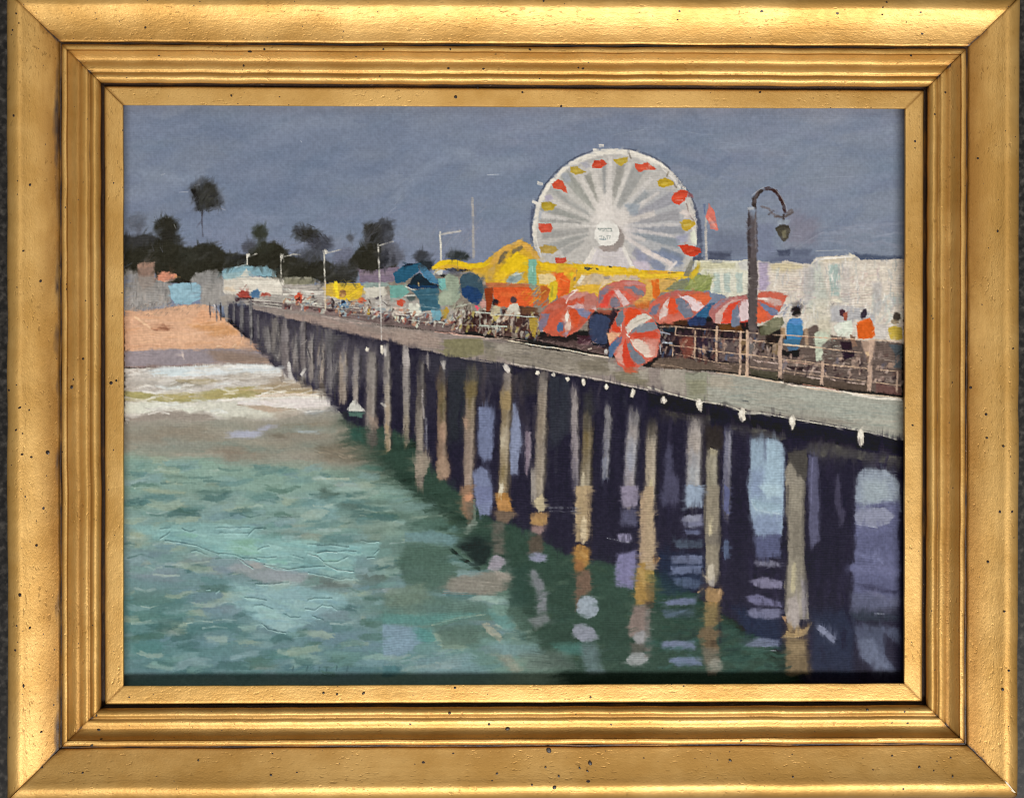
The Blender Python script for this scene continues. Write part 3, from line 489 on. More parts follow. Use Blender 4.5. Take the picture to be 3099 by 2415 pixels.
sc(60, [480, 180, 900, 160, 920, 520, 700, 600, 520, 420], ['d0c2b4', 'd6cbb9', 'b9a5a4', 'c6b7a7', 'ddd3c4'], 200, 18, 3, 10, 51, a=.7, dry=.3, h=.9)
sc(60, [1340, 200, 1720, 180, 1740, 560, 1340, 600], ['c9aea6', 'd6c8b8', 'b39a96', 'cbbab0', 'd9cdbd'], 170, 16, 6, 18, 52, a=.7, dry=.3, h=1.)
sc(60, [1500, 60, 2060, 60, 2060, 560, 1720, 600], ['d2c8b8', 'dad1bf', 'c3b9a9', 'cfc6b9'], 260, 18, 1, 5, 53, a=.7, dry=.25, h=.8)
sc(70, [860, 600, 1180, 560, 1180, 940, 900, 960], ['c6c0ad', 'aaa79a', 'd0c9b5', '8f8c82', 'bdb8a8'], 150, 16, 1, 6, 54, a=.75, dry=.3, h=.9)
sc(36, [1560, 460, 2060, 480, 2060, 820, 1700, 820], ['b9c2bb', 'c3c5be', 'b3bdbb', 'd3cdbb'], 140, 40, 70, 30, 55, a=.55, soft=.8, h=.5)
p('a9b9ba', [1920, 480, 2060, 470, 2060, 560, 1940, 560], soft=40, a=.7); p('a5a6ac', [1180, 600, 1400, 590, 1600, 620, 1740, 700, 1720, 830, 1560, 760, 1480, 760, 1420, 820, 1200, 780], soft=40, a=.8, ang=5); p('c3bdb8', [1740, 800, 1880, 810, 1880, 1000, 1740, 1000], soft=24, a=.9)
b('e6dfd0', [1560, 80, 1650, 110, 1860, 125], 12, h=1.1); b('c9c0ac', [920, 370, 1160, 390], 10, h=1., a=.8); b('837f7c', [1190, 540, 1220, 580], 40, soft=.7, a=.8); b('e4dcc6', [1200, 520, 1400, 560], 36, dry=.2, h=1.); b('757c8c', [480, 60, 580, 55], 26, a=.8, lab=0)
sc(150, [430, 120, 900, 140, 1000, 60, 1480, 40, 2060, 60, 2060, 780, 1740, 780, 1200, 560, 880, 900, 560, 520], ['c3bdb9', 'aeadae', 'd9d5cd', 'a3a8a8', 'e0dcd3', 'bfaea8', 'cfc4b6', 'b9bab4'], 110, 26, 86, 10, 57, a=.6, dry=.3, h=1., soft=.5)
sc(160, [430, 120, 900, 140, 1000, 60, 1480, 40, 2060, 60, 2060, 780, 1740, 780, 1200, 560, 880, 900, 560, 520], ['d9cfc2', 'b0a39c', 'e3dccf', 'a9a3a0', 'c9b9ad'], 150, 9, 1, 4, 58, a=.6, dry=.3, h=1.2)
p('aaa7a8', [860, 110, 1000, 90, 1010, 420, 900, 560, 850, 380], soft=50, a=.6, dry=.1, ang=86); p('b3aeac', [1320, 120, 1420, 110, 1430, 560, 1330, 560], soft=40, a=.5, dry=.1, ang=86); p('9c9ca2', [1700, 300, 1800, 280, 1820, 640, 1720, 680], soft=50, a=.5, dry=.12, ang=86); b('e6e0d6', [1010, 20, 1240, 5, 1470, -20], 30, h=1.2, dry=.15)
p('9c8fae', [310, 60, 420, 60, 430, 300, 400, 400, 310, 410], soft=40, a=.85, ang=0, dry=.05)
for y in range(90, 400, 22): b('b9aabb' if y % 44 else 'cbb9b9', [300, y, 450, y + 6], 9, dry=.3, a=.75, h=.8)
tile('M')
on('painted_white_building'); p('cfcdba', [1290, 30, 1500, 30, 1830, 35, 1960, 20, 1960, 440, 1780, 490, 1680, 470, 1500, 430, 1380, 200, 1300, 150], soft=10, h=.6, ang=88, var=.05); p('c3bfa0', [1330, 60, 1800, 60, 1800, 130, 1340, 140], soft=24, h=.6, ang=2); b('dcd8c6', [1320, 40, 1820, 44], 14, h=.9)
for x in (1570, 1700, 1850): p('a7b7b1', [x - 40, 190, x + 44, 185, x + 40, 330, x + 46, 430, x - 30, 430], soft=20, ang=88, a=.9)
for x in (1510, 1640, 1775, 1925): b('dad8c8', [x, 170, x, 430], 50, dry=.1, h=.8)
p('b4b3b4', [1830, 60, 1960, 20, 1960, 150, 1860, 140], soft=30, a=.7)
on('painted_bush'); p('879152', [1240, 260, 1300, 210, 1480, 215, 1510, 280, 1490, 400, 1380, 420, 1150, 390, 1220, 330], soft=16, h=.8, ang=40, var=.12); sc(30, [1240, 240, 1500, 240, 1480, 400, 1240, 400], ['a5ab6a', '6f7d48', '93a05e', 'b3b57e', '7f8550'], 110, 18, 35, 20, 61, a=.8, dry=.15, h=.8); p('7d8064', [930, 400, 1060, 300, 1200, 260, 1230, 330, 1150, 390], soft=16, ang=40)
b('d6b32c', [1240, 250, 1310, 170, 1340, 140], 70, dry=.1, h=.9); b('8f7a30', [1300, 130, 1370, 110], 40, dry=.2); b('7d7b6c', [1280, 20, 1230, 130, 1190, 250], 60, dry=.2, a=.9); b('b7b3aa', [1230, 20, 1190, 130], 50, dry=.2, a=.9)
on('painted_flagpole'); tile('C'); b('b5b0ac', [482, 960, 480, 1100, 484, 1300], 24, soft=.5); b('53668f', [470, 850, 468, 920], 24, soft=.7, a=.8, taper=.4)
on('painted_flag'); p('d97263', [475, 950, 500, 890, 505, 840, 545, 890, 560, 950, 580, 1055, 520, 1050, 500, 990], soft=8, h=1., ang=60); b('e88c78', [505, 960, 560, 1040], 30, dry=.15, h=1.)
tile('C'); b('9aa0aa', [1390, 1228, 1640, 1222], 10, dry=.3, lab=0); b('d8d0bd', [1660, 1250, 1740, 1300], 30, dry=.3, h=1., lab=WB)
# ---- beach
tile('J')
BE = on('painted_beach')
p('d7a887', [70, 640, 300, 640, 640, 600, 1000, 560, 1180, 600, 1240, 720, 1360, 800, 1500, 920, 1700, 1060, 1860, 1180, 1900, 1300, 1000, 1320, 70, 1340], soft=26, h=.6, ang=2, var=.05)
p('e0b18e', [80, 900, 700, 860, 1000, 960, 700, 1080, 80, 1130], soft=100, a=.7, ang=2); p('c98f5c', [850, 820, 1150, 760, 1340, 820, 1460, 930, 1200, 960], soft=60, a=.8, ang=-6, dry=.05); p('dba078', [1000, 640, 1200, 700, 1300, 780, 900, 800], soft=50, a=.7)
sc(60, [80, 680, 1200, 720, 1500, 960, 1100, 1080, 90, 1120], ['e2b798', 'd19c76', 'cf9f80', 'e3b48c', 'd8ab8c'], 260, 26, 2, 8, 71, a=.5, h=.7, dry=.15)
p('9c6a52', [370, 875, 460, 860, 540, 805, 600, 860, 640, 885, 540, 895], soft=14, a=.95); b('c58a68', [360, 860, 500, 870], 20, a=.7)
b('e8c39c', [200, 720, 280, 780, 380, 860], 40, a=.7, h=.9, dry=.1)
sc(46, [1080, 900, 1300, 920, 1600, 1050, 1480, 1110, 1080, 1090], ['e9c9a6', 'b98a64', 'dcae86', 'cf9668', 'e3b48e'], 60, 14, 35, 50, 72, a=.85, h=1., dry=.15)
sc(150, [120, 560, 620, 540, 1000, 600, 1010, 690, 700, 690, 200, 720], ['5d5a5a', '8c7b70', 'c39a80', '6f6662', 'd3a98a', '55504e'], 34, 10, 40, 25, 73, a=.6, dry=.3, h=.7)
p('948a90', [70, 1150, 300, 1150, 500, 1110, 800, 1125, 1300, 1110, 1600, 1120, 1850, 1180, 1880, 1310, 1200, 1310, 70, 1340], soft=14, h=.4, ang=1, var=.04); p('8d786a', [1100, 1130, 1600, 1130, 1870, 1200, 1880, 1310, 1200, 1310], soft=120, a=.9, ang=2); p('9a8f95', [80, 1160, 700, 1130, 900, 1230, 100, 1300], soft=60, a=.6); b('c3b3ac', [770, 1140, 790, 1240], 36, dry=.1, taper=.3); b('b0917e', [700, 1310, 1300, 1280, 1860, 1280], 12, dry=.3); b('8f7470', [80, 1335, 500, 1330, 900, 1310], 14, dry=.15)
b('d0aa90', [480, 1120, 620, 1110], 14, dry=.2, h=1.)
# ---- surf
tile('D')
SU = on('painted_surf')
p('c3bdb6', [50, 590, 600, 560, 1300, 550, 1620, 690, 1800, 850, 1850, 1000, 1300, 1080, 700, 1060, 50, 1080], soft=20, h=.5, ang=1, var=.06)
p('d2d8da', [240, 605, 330, 580, 700, 565, 1100, 555, 1320, 570, 1330, 620, 900, 640, 500, 655, 290, 650], soft=14, h=.9, ang=2, var=.03); p('c9d7db', [250, 600, 600, 590, 600, 640, 300, 650], soft=24, a=.8); b('dfe0de', [700, 580, 1000, 575, 1280, 580], 30, h=1., dry=.1)
sc(40, [80, 600, 240, 620, 500, 660, 1300, 640, 1500, 720, 900, 740, 500, 800, 90, 760], ['d6d0ca', 'c9c2bb', 'b5aca3', 'dcd8d2', 'a9a096'], 260, 22, 1, 6, 81, a=.7, h=.9, dry=.2)
p('9c9588', [360, 730, 460, 690, 600, 690, 700, 730, 560, 760, 420, 770], soft=26, a=.9, ang=-5); p('a39574', [450, 680, 700, 670, 840, 690, 700, 720, 500, 700], soft=26, a=.8); p('aca59d', [80, 690, 280, 690, 330, 720, 260, 750, 80, 740], soft=30, a=.8); b('5f594f', [500, 705, 680, 725], 7, a=.7); b('d9d3cb', [330, 780, 500, 800, 640, 770], 30, h=.9, dry=.1); p('a3998c', [900, 640, 1060, 620, 1100, 650, 1000, 690, 880, 680], soft=26, a=.8)
p('a59d68', [50, 780, 300, 800, 560, 800, 800, 760, 1020, 740, 1300, 720, 1500, 740, 1640, 780, 1200, 830, 800, 850, 500, 870, 50, 850], soft=22, h=.5, ang=3, var=.06); p('b3a46f', [300, 800, 700, 790, 1000, 750, 1200, 760, 900, 830, 400, 850], soft=40, a=.7); p('a5927a', [1300, 660, 1600, 700, 1780, 800, 1600, 820, 1200, 810, 1100, 760], soft=60, a=.85, ang=2); b('b7a37c', [1000, 760, 1300, 780, 1600, 790], 16, dry=.25, h=.8); b('d8c9b8', [1130, 815, 1500, 800, 1660, 820], 24, dry=.3, h=.8)
p('cfcec0', [50, 870, 300, 860, 800, 870, 900, 850, 1300, 850, 1500, 940, 1300, 1000, 900, 1020, 760, 960, 560, 950, 220, 960, 50, 960], soft=20, h=.7, ang=1, var=.04); p('d6d8ca', [60, 880, 600, 880, 620, 930, 300, 950, 60, 950], soft=26, a=.8); p('dcd3d0', [980, 860, 1300, 830, 1650, 835, 1760, 860, 1740, 900, 1500, 920, 1240, 900, 980, 890], soft=16, h=1., ang=1, var=.03); b('e0dcd2', [820, 855, 1000, 840, 1400, 825, 1760, 830, 1800, 880], 26, h=1., dry=.1); b('8d7866', [975, 890, 1200, 905, 1460, 925], 9, dry=.2, a=.9); p('b09a86', [1000, 895, 1250, 905, 1440, 930, 1300, 950, 1150, 930], soft=20, a=.85)
p('9fa6ad', [1510, 950, 1600, 935, 1740, 930, 1730, 970, 1600, 990, 1520, 990], soft=20, a=.95); p('a79b8d', [1290, 960, 1500, 930, 1560, 1000, 1300, 1040], soft=50, a=.8)
p('9d9389', [80, 1000, 210, 960, 330, 930, 460, 930, 600, 950, 700, 930, 780, 980, 840, 1020, 700, 1040, 560, 1030, 300, 1060, 80, 1060], soft=24, h=.6, ang=5, var=.06)
for q in [(70, 968, 180, 970), (200, 965, 230, 930, 290, 935), (580, 950, 640, 925), (380, 930, 440, 940), (700, 910, 730, 905)]: b('e3dfd5', q, 14, h=1.3, dry=.15)
b('6d675e', [170, 900, 260, 925], 6, a=.7); b('77706a', [560, 1035, 760, 1030, 920, 1015], 10, a=.7, soft=.6)
sc(70, [60, 580, 1300, 560, 1700, 800, 1780, 900, 1300, 1000, 60, 960], ['e6e3dc', 'dad7d0', 'f0ede6', 'c9c1b4', 'd6dcdb'], 170, 20, 2, 8, 82, a=.6, dry=.2, h=1., soft=.7)
# ---- sea
tile('S')
SEA = on('painted_sea')
p('928f83', [340, 1282, 560, 1278, 700, 1272, 850, 1270, 1000, 1240, 1060, 1270, 1200, 1480, 1200, 1600, 340, 1600], soft=26, h=.3, ang=2, var=.05)
p('8f938a', [340, 1330, 700, 1320, 800, 1400, 340, 1400], soft=70, a=.8, ang=2); p('8d8578', [600, 1320, 1000, 1280, 1160, 1400, 1000, 1440, 650, 1400], soft=90, a=.8)
p('84a193', [340, 1370, 640, 1375, 700, 1400, 960, 1410, 1180, 1440, 1300, 1540, 1420, 1620, 1580, 1740, 1580, 1860, 1680, 2000, 1760, 2100, 340, 2100], soft=36, h=.3, ang=2, var=.05)
p('7c9a98', [340, 1560, 1000, 1540, 1300, 1640, 1400, 1760, 340, 1720], soft=140, a=.8, ang=3); p('78909a', [340, 1690, 700, 1700, 1200, 1860, 1100, 2090, 340, 2090], soft=160, a=.85, ang=5); p('4f7f7a', [340, 1780, 560, 1780, 620, 1900, 480, 2090, 340, 2090], soft=120, a=.75); p('5f7a70', [1100, 1500, 1400, 1640, 1560, 1760, 1560, 1900, 1200, 1900, 1000, 1600], soft=120, a=.75, ang=-8)
p('566f63', [1040, 1420, 1200, 1460, 1330, 1540, 1480, 1640, 1580, 1760, 1600, 1880, 1680, 2010, 1500, 2010, 1330, 1900, 1150, 1850, 1060, 1700, 1000, 1560], soft=150, a=.85, ang=-12); p('577f80', [340, 1840, 900, 1880, 1400, 1960, 1500, 2090, 340, 2090], soft=150, a=.6, ang=3)
sc(150, [370, 1390, 1100, 1420, 1300, 1560, 1200, 1700, 370, 1700], ['86a79b', '7fa096', '8fae9d', '76958f', '6e938c', '93a594', '8aa39e', '7a9c9e'], 110, 26, 2, 10, 91, a=.55, h=.5, dry=.1, soft=.5)
sc(130, [370, 1680, 1100, 1680, 1500, 1800, 1560, 2000, 1200, 2050, 370, 2050], ['73929a', '7b8f9a', '6c8f92', '80929c', '67868a', '7f9697', '71899a'], 130, 30, 4, 12, 92, a=.5, h=.45, soft=.6)
sc(60, [420, 1290, 1040, 1290, 1140, 1400, 800, 1380, 400, 1370], ['989383', '878b80', 'a09a8c', '8c8374', '7f8a80'], 150, 24, 2, 8, 93, a=.5, h=.5, dry=.1)
wet([SEA], 14, 3, .9)
tile('D')
p('a7abc0', [890, 1110, 1000, 1095, 1110, 1110, 1230, 1050, 1260, 1060, 1200, 1130, 1120, 1165, 930, 1150], soft=22, a=.9, h=.6); p('6f6557', [1210, 1120, 1360, 1130, 1400, 1160, 1240, 1160], soft=26, a=.8); b('9fa9ab', [1490, 1110, 1630, 1110], 26, dry=.25); b('7f7969', [1330, 1060, 1700, 1040], 16, dry=.3, a=.8); p('8a7d6e', [760, 1240, 1000, 1230, 1100, 1290, 900, 1330], soft=50, a=.8, ang=-10)
p('706a5c', [1640, 1230, 1900, 1180, 2184, 1280, 2184, 1350, 1900, 1370, 1640, 1330], soft=60, a=.85, ang=-10); sc(30, [1640, 1200, 2000, 1180, 2170, 1340, 1700, 1350], ['9a8a78', '6f6a5a', '857a69', 'a59682'], 120, 20, -14, 14, 94, a=.6, dry=.25)
for c_, q, w_ in [('5d837e', (1280, 1430, 1500, 1440), 40), ('5f807e', (1650, 1450, 1760, 1480), 40), ('688b88', (1380, 1520, 1620, 1510), 60), ('5b7a70', (590, 1600, 930, 1610), 36), ('5f8280', (190, 1660, 460, 1640), 70), ('5a7166', (440, 1460, 560, 1490), 30), ('577068', (1650, 1630, 1800, 1650), 90), ('7d907f', (700, 1540, 900, 1550), 60), ('a3aa8c', (200, 1590, 460, 1600), 26), ('a6ab90', (400, 1520, 520, 1540), 24), ('b4b8a2', (1780, 1550, 1990, 1570), 34), ('a9b5a2', (1600, 1500, 1900, 1500), 20), ('5f7d6f', (1700, 1600, 1960, 1640, 2100, 1600), 100), ('4f7a70', (2030, 1400, 2184, 1420), 60), ('a8c0b2', (130, 1580, 140, 1510, 250, 1480), 16), ('55807a', (550, 1268, 700, 1275), 10)]:
    b(c_, q, w_ * 1.1, soft=.8, a=.8, h=.6, dry=.1)
tile('G')
for c_, q, w_ in [('4f6d66', (610, 60, 930, 50), 44), ('5b807f', (190, 110, 460, 90), 60), ('9aa489', (240, 40, 560, 60), 30), ('9ba58c', (500, 150, 600, 190), 40), ('4f6d6c', (450, 200, 690, 205), 18), ('566f70', (480, 230, 680, 260), 44), ('55706c', (1230, 265, 1530, 250), 12), ('4c6058', (1650, 60, 2000, 80), 120), ('48605a', (1800, 160, 2100, 180), 100), ('4a6a66', (1900, 240, 2100, 260), 80), ('7aa0a2', (1600, 150, 1750, 220), 160), ('8f9a86', (1380, 330, 1590, 330), 30), ('8c9484', (1320, 400, 1700, 420), 50), ('a8ad8c', (90, 420, 220, 410), 90), ('9a9f86', (120, 480, 200, 480), 50), ('677f88', (80, 560, 420, 570), 70), ('7d8580', (460, 610, 780, 610), 90), ('a3a695', (190, 640, 260, 640), 40), ('9d9f8b', (450, 660, 520, 640), 36), ('a0a68f', (90, 890, 130, 870), 30), ('5f7d72', (100, 930, 500, 930), 150), ('5c8478', (90, 1080, 600, 1060), 90), ('4b7a78', (300, 1060, 620, 1040), 50), ('a7a797', (390, 1180, 500, 1190), 120), ('99a08d', (560, 1110, 620, 1100), 36), ('48706f', (540, 1190, 780, 1170, 980, 1150), 90), ('46716e', (80, 1230, 320, 1240), 60), ('528480', (90, 1330, 380, 1320), 120), ('49746d', (1190, 1390, 1400, 1370, 1640, 1340), 60), ('54807a', (1230, 1420, 1560, 1410), 50), ('3f5f62', (480, 1475, 780, 1490), 40), ('44666a', (460, 1520, 800, 1530), 70), ('90958a', (1100, 1500, 1320, 1500), 40), ('4f6e72', (90, 1480, 400, 1500), 60), ('8f9482', (740, 680, 860, 740), 60), ('5f6660', (1540, 780, 1760, 800, 1920, 820), 90), ('55605a', (2030, 740, 2184, 760), 80), ('5d645c', (1980, 830, 2184, 830), 60), ('3f5c50', (2020, 920, 2184, 940), 34), ('9aa08d', (1950, 820, 1990, 860), 60), ('96a090', (2010, 1040, 2010, 1110), 40), ('4d6f78', (1300, 1500, 2184, 1520), 60), ('7c8a9a', (700, 690, 1500, 740), 80), ('838d98', (80, 720, 520, 760), 110), ('7f8a97', (600, 980, 1000, 1040), 120), ('7d8a94', (1560, 1030, 1900, 1060), 120), ('74879a', (1560, 1200, 2184, 1330), 180)]:
    b(c_, q, w_ * 1.15, soft=.8, a=.78, h=.5, dry=.1)
wet([SEA], 7, 2, .6)
tile('S'); p('4e7478', [340, 1740, 700, 1760, 1200, 1830, 1500, 1930, 1560, 2090, 340, 2090], soft=220, a=.38, h=.2, ang=3); p('6f8a90', [340, 1480, 900, 1460, 1250, 1600, 1300, 1800, 340, 1780], soft=200, a=.22, h=.2, ang=3); tile('G')
tile('S'); sc(270, [370, 1385, 700, 1390, 1160, 1430, 1330, 1560, 1500, 1700, 1560, 1880, 1640, 2040, 370, 2040], ['6d918c', '8aa79e', '5f8484', '7b9a9c', '97a894', '557a7a', '86a0a6', '6b8a96', '9aaea2', '3f6262', '4a6a60'], 84, 24, 2, 10, 99, a=.6, h=1.1, dry=.2, soft=.45)
sc(90, [380, 1400, 1160, 1440, 1400, 1640, 1560, 1900, 380, 1900], ['a9bcb0', '4a6a68', '9fb5b2', '567672'], 60, 8, 2, 6, 100, a=.55, h=1.2, dry=.3)
tile('G')
# thick knife ridges of turquoise
p('83b0b0', [110, 330, 300, 320, 640, 300, 900, 320, 1100, 330, 1160, 390, 1420, 420, 1560, 470, 1960, 480, 2160, 470, 2130, 580, 1960, 600, 1940, 680, 1960, 770, 1800, 770, 1600, 720, 1400, 690, 1200, 650, 1140, 610, 1040, 590, 860, 590, 640, 510, 380, 450, 240, 410, 130, 360], soft=40, a=.6, h=1.3, ang=-8, var=.05)
p('89b3b0', [640, 360, 900, 400, 1120, 420, 1160, 560, 900, 560, 700, 500], soft=50, a=.7, h=1.1, ang=-12); p('7aa58f', [880, 460, 1100, 430, 1150, 560, 1000, 570], soft=40, a=.7, h=1.); p('8e959a', [1010, 610, 1100, 600, 1200, 650, 1400, 700, 1560, 730, 1500, 810, 1200, 800, 900, 680], soft=40, a=.8, h=.5); p('9a9c9a', [1060, 620, 1160, 640, 1180, 690, 1080, 670], soft=18, a=.8)
p('8ab0b6', [900, 780, 1100, 800, 1540, 820, 1680, 880, 1900, 900, 1880, 980, 1820, 1030, 1700, 1060, 1620, 1110, 1500, 1120, 1480, 1260, 1380, 1210, 1200, 1150, 1100, 1050, 950, 1010, 900, 900], soft=60, a=.6, h=1.1, ang=-6, var=.05)
p('94b4b4', [1130, 1000, 1250, 1020, 1400, 1090, 1460, 1180, 1330, 1200, 1180, 1120], soft=24, a=.7, h=1.2)
sc(60, [130, 340, 900, 320, 1160, 400, 1960, 490, 2130, 560, 1900, 700, 1200, 640, 640, 500], ['7aa9aa', '8fbab6', '6f9fa2', '98c0bd', '80ae9f', '86b4b6'], 150, 30, -8, 10, 97, a=.55, h=1.5, soft=.6, dry=.12)
sc(40, [920, 800, 1540, 830, 1880, 920, 1700, 1060, 1480, 1200, 1150, 1100], ['82a9b2', '93b8ba', '7aa0ac', '8cb2ae'], 150, 34, -8, 10, 98, a=.5, h=1.3, soft=.6, dry=.12)
RIDGE = [(340, 440, 400, 405, 420, 380), (340, 360, 420, 350), (520, 360, 580, 385, 630, 375), (380, 455, 500, 470, 640, 500, 740, 540, 830, 570), (600, 545, 640, 540, 730, 575), (830, 565, 960, 572, 1040, 610), (800, 350, 960, 350, 1080, 350), (830, 390, 1020, 395, 1070, 395), (1070, 410, 1120, 360, 1190, 355), (1000, 610, 1040, 650, 1110, 685), (1020, 600, 1110, 600, 1160, 620), (1150, 530, 1200, 510, 1240, 505), (1140, 595, 1240, 600, 1300, 590), (1200, 655, 1300, 690, 1400, 695, 1520, 680, 1700, 670), (1440, 580, 1520, 600), (1560, 570, 1640, 590, 1690, 630, 1800, 630, 1890, 590), (1640, 560, 1700, 545, 1800, 550, 1870, 540, 1960, 550), (1700, 650, 1800, 700, 1940, 715), (1560, 720, 1640, 740, 1720, 750, 1830, 780, 1870, 770, 1930, 770), (1560, 490, 1660, 490), (1640, 500, 1750, 490, 1900, 510), (2000, 455, 2060, 470, 2150, 465), (2050, 600, 2110, 600), (2110, 570, 2150, 530), (1040, 930, 1120, 930, 1220, 950), (1120, 990, 1180, 985, 1270, 1020), (1360, 1060, 1420, 1090, 1500, 1090), (1540, 1020, 1620, 1030, 1680, 990, 1760, 1000, 1800, 1030), (1560, 945, 1620, 930, 1760, 935), (1600, 1080, 1690, 1110), (1180, 1140, 1240, 1190, 1380, 1220), (720, 860, 750, 855), (800, 885, 830, 865), (1130, 815, 1250, 815, 1400, 800)]
for i, q in enumerate(RIDGE):
    up = [v - (9 if j % 2 else 0) for j, v in enumerate(q)]
    b('93bcbc' if i % 3 else 'a3c8c6', q, 12, soft=.5, a=.8, h=8., var=.06, wob=1.8)
    b('3f6068', up, 9, soft=.7, a=.65, h=.25)  # shade on the ridge's upper side, put into the colour
for q in [(1640, 560, 1700, 545, 1800, 552), (1690, 640, 1800, 695, 1930, 712), (1560, 560, 1650, 590), (1010, 612, 1050, 650), (1200, 655, 1400, 693, 1520, 678)]: b('c3dcd8', q, 9, h=10., a=.9)  # highlights on the strongest ridges, put into the colour
# signature-like dark dabs at the lower edge
for x in (1440, 1560, 1660, 1720, 1800, 1890, 2000): b('3c565c', [x, 1490 + (x % 3) * 6, x - 6, 1525], 16, soft=.6, a=.6)
# ---- dark green shadowed water
tile('S')
DG = on('painted_pier_shadow')
p('34493f', [1040, 1262, 1090, 1230, 1180, 1230, 1460, 1480, 1900, 1650, 2200, 1850, 2500, 2100, 1740, 2100, 1640, 2000, 1590, 1900, 1560, 1800, 1500, 1720, 1370, 1670, 1400, 1600, 1300, 1520, 1180, 1440, 1060, 1340], soft=90, h=.3, ang=10, var=.07)
tile('H')
sc(90, [250, 60, 900, 260, 1200, 300, 1700, 640, 2100, 700, 2184, 1500, 1500, 1540, 1250, 1200, 1000, 900, 1000, 700, 560, 520], ['3b5247', '2f4238', '44594c', '334a42', '3a4d3e'], 150, 40, 6, 30, 101, a=.6, h=.4, soft=.6)
p('222b2b', [600, 500, 760, 400, 900, 480, 860, 640, 780, 660], soft=40, a=.9, ang=-40); b('16201e', [545, 510, 640, 600, 800, 690], 34, soft=.6, a=.8); p('2f463f', [1000, 700, 1200, 650, 1220, 960, 1050, 1000], soft=60, a=.8)
p('48645a', [180, 320, 480, 250, 560, 330, 400, 380, 200, 370], soft=40, a=.8); p('648488', [180, 380, 400, 370, 640, 430, 540, 490, 180, 460], soft=26, a=.9, h=.6); p('4a6459', [200, 480, 540, 500, 560, 640, 600, 760, 480, 880, 200, 860, 100, 640], soft=60, a=.85); b('8a9c8c', [240, 265, 480, 245], 30, dry=.3, a=.5, soft=.8); b('6f9090', [20, 130, 250, 100], 40, dry=.2, a=.6, soft=.8)
p('857e74', [560, 760, 880, 700, 1060, 740, 1020, 860, 880, 900, 560, 880, 500, 840], soft=26, a=.85, ang=-4); 
for i in range(9): b('a19a90' if i % 2 else '6f6a62', [540 - i * 6, 745 + i * 18, 740, 775 + i * 15, 1000 - i * 8, 790 + i * 14], 9, dry=.2, h=1.6, a=.85)
p('9a93a0', [890, 600, 930, 560, 1000, 600, 1020, 640, 940, 700, 860, 690], soft=20, a=.95, h=.7); p('a3988f', [920, 700, 1040, 720, 1060, 770, 960, 780], soft=20, a=.9, h=.8); b('8d9d9f', [0, 860, 80, 860], 34, dry=.3)
p('557068', [0, 900, 400, 900, 860, 960, 860, 1060, 400, 1060, 0, 1060], soft=60, a=.8, ang=-4); p('6d7f70', [20, 840, 330, 800, 400, 940, 200, 1000, 20, 980], soft=60, a=.7, dry=.1, ang=20)
p('54837f', [0, 1060, 500, 1060, 860, 1060, 600, 1110, 300, 1150, 0, 1140], soft=36, a=.9, h=.6); b('a5ad98', [400, 1150, 620, 1090, 840, 1060], 12, dry=.25, h=.8); p('7790a3', [0, 1140, 240, 1160, 300, 1290, 180, 1400, 0, 1400], soft=30, a=.9); p('4f8583', [250, 1170, 400, 1190, 430, 1260, 380, 1310, 290, 1270], soft=30, a=.9); p('52695f', [420, 1160, 700, 1130, 820, 1200, 760, 1320, 500, 1330], soft=70, a=.8)
p('97998a', [810, 1130, 870, 1130, 990, 1260, 960, 1290, 850, 1200], soft=14, a=.95, h=.8); p('5d8a88', [860, 1020, 960, 1010, 1100, 1160, 1040, 1200, 920, 1130], soft=26, a=.85); p('6b8a80', [900, 990, 1020, 980, 1040, 1060, 960, 1080], soft=22, dry=.15, h=.9); p('3d544a', [1000, 1000, 1150, 1050, 1250, 1180, 1150, 1200, 1040, 1100], soft=40, a=.6, dry=.1, ang=-30)
p('6f8f94', [900, 1300, 1250, 1300, 1320, 1400, 1000, 1400], soft=60, a=.7); p('4a7a74', [1380, 1300, 1640, 1300, 1660, 1390, 1480, 1410], soft=40, a=.8, dry=.05); p('8b8a7c', [900, 1390, 1050, 1390, 1140, 1520, 1080, 1540], soft=50, a=.7); p('63706a', [1120, 1380, 1500, 1380, 1600, 1500, 1200, 1540], soft=60, a=.6); p('6d8a92', [250, 1420, 700, 1400, 860, 1540, 250, 1560], soft=80, a=.7); p('3f6a72', [0, 1470, 200, 1480, 180, 1540, 0, 1560], soft=40, a=.8); sc(24, [40, 1380, 500, 1360, 600, 1520, 60, 1540], ['839a9f', '6d8890', '8ea09a'], 160, 24, 8, 10, 103, a=.5, dry=.2, h=.6)
for q in [(1150, 1400, 1300, 1420, 1560, 1430), (1160, 1440, 1400, 1470, 1580, 1470), (1120, 1340, 1300, 1380, 1500, 1430), (640, 1260, 700, 1200), (680, 1280, 720, 1220), (730, 1270, 780, 1240)]: b('3a4d47', q, 9, dry=.15, h=1.2, a=.8)
wet([DG], 7, 3, .6)
# ---- the dark under the pier
tile('S')
DK = on('painted_underpier')
p('2a2837', [690, 915, 770, 932, 900, 968, 1151, 1024, 1325, 1068, 1526, 1097, 1709, 1130, 1960, 1178, 2216, 1233, 2400, 1262, 2583, 1293, 2780, 1340, 2780, 2100, 2450, 2100, 2390, 1990, 2235, 1884, 2106, 1800, 1989, 1720, 1860, 1706, 1702, 1675, 1600, 1600, 1490, 1572, 1400, 1500, 1330, 1440, 1250, 1330, 1160, 1290, 1100, 1290, 1060, 1280, 1010, 1230, 983, 1193, 900, 1150, 818, 1094, 755, 1030, 690, 960], soft=16, h=.35, ang=88, var=.1)
p('5a565e', [700, 930, 900, 975, 1151, 1040, 1160, 1140, 1000, 1180, 900, 1140, 780, 1040], soft=40, a=.75, ang=88); p('34323f', [1151, 1040, 1500, 1110, 1500, 1250, 1200, 1250], soft=60, a=.6, ang=88)
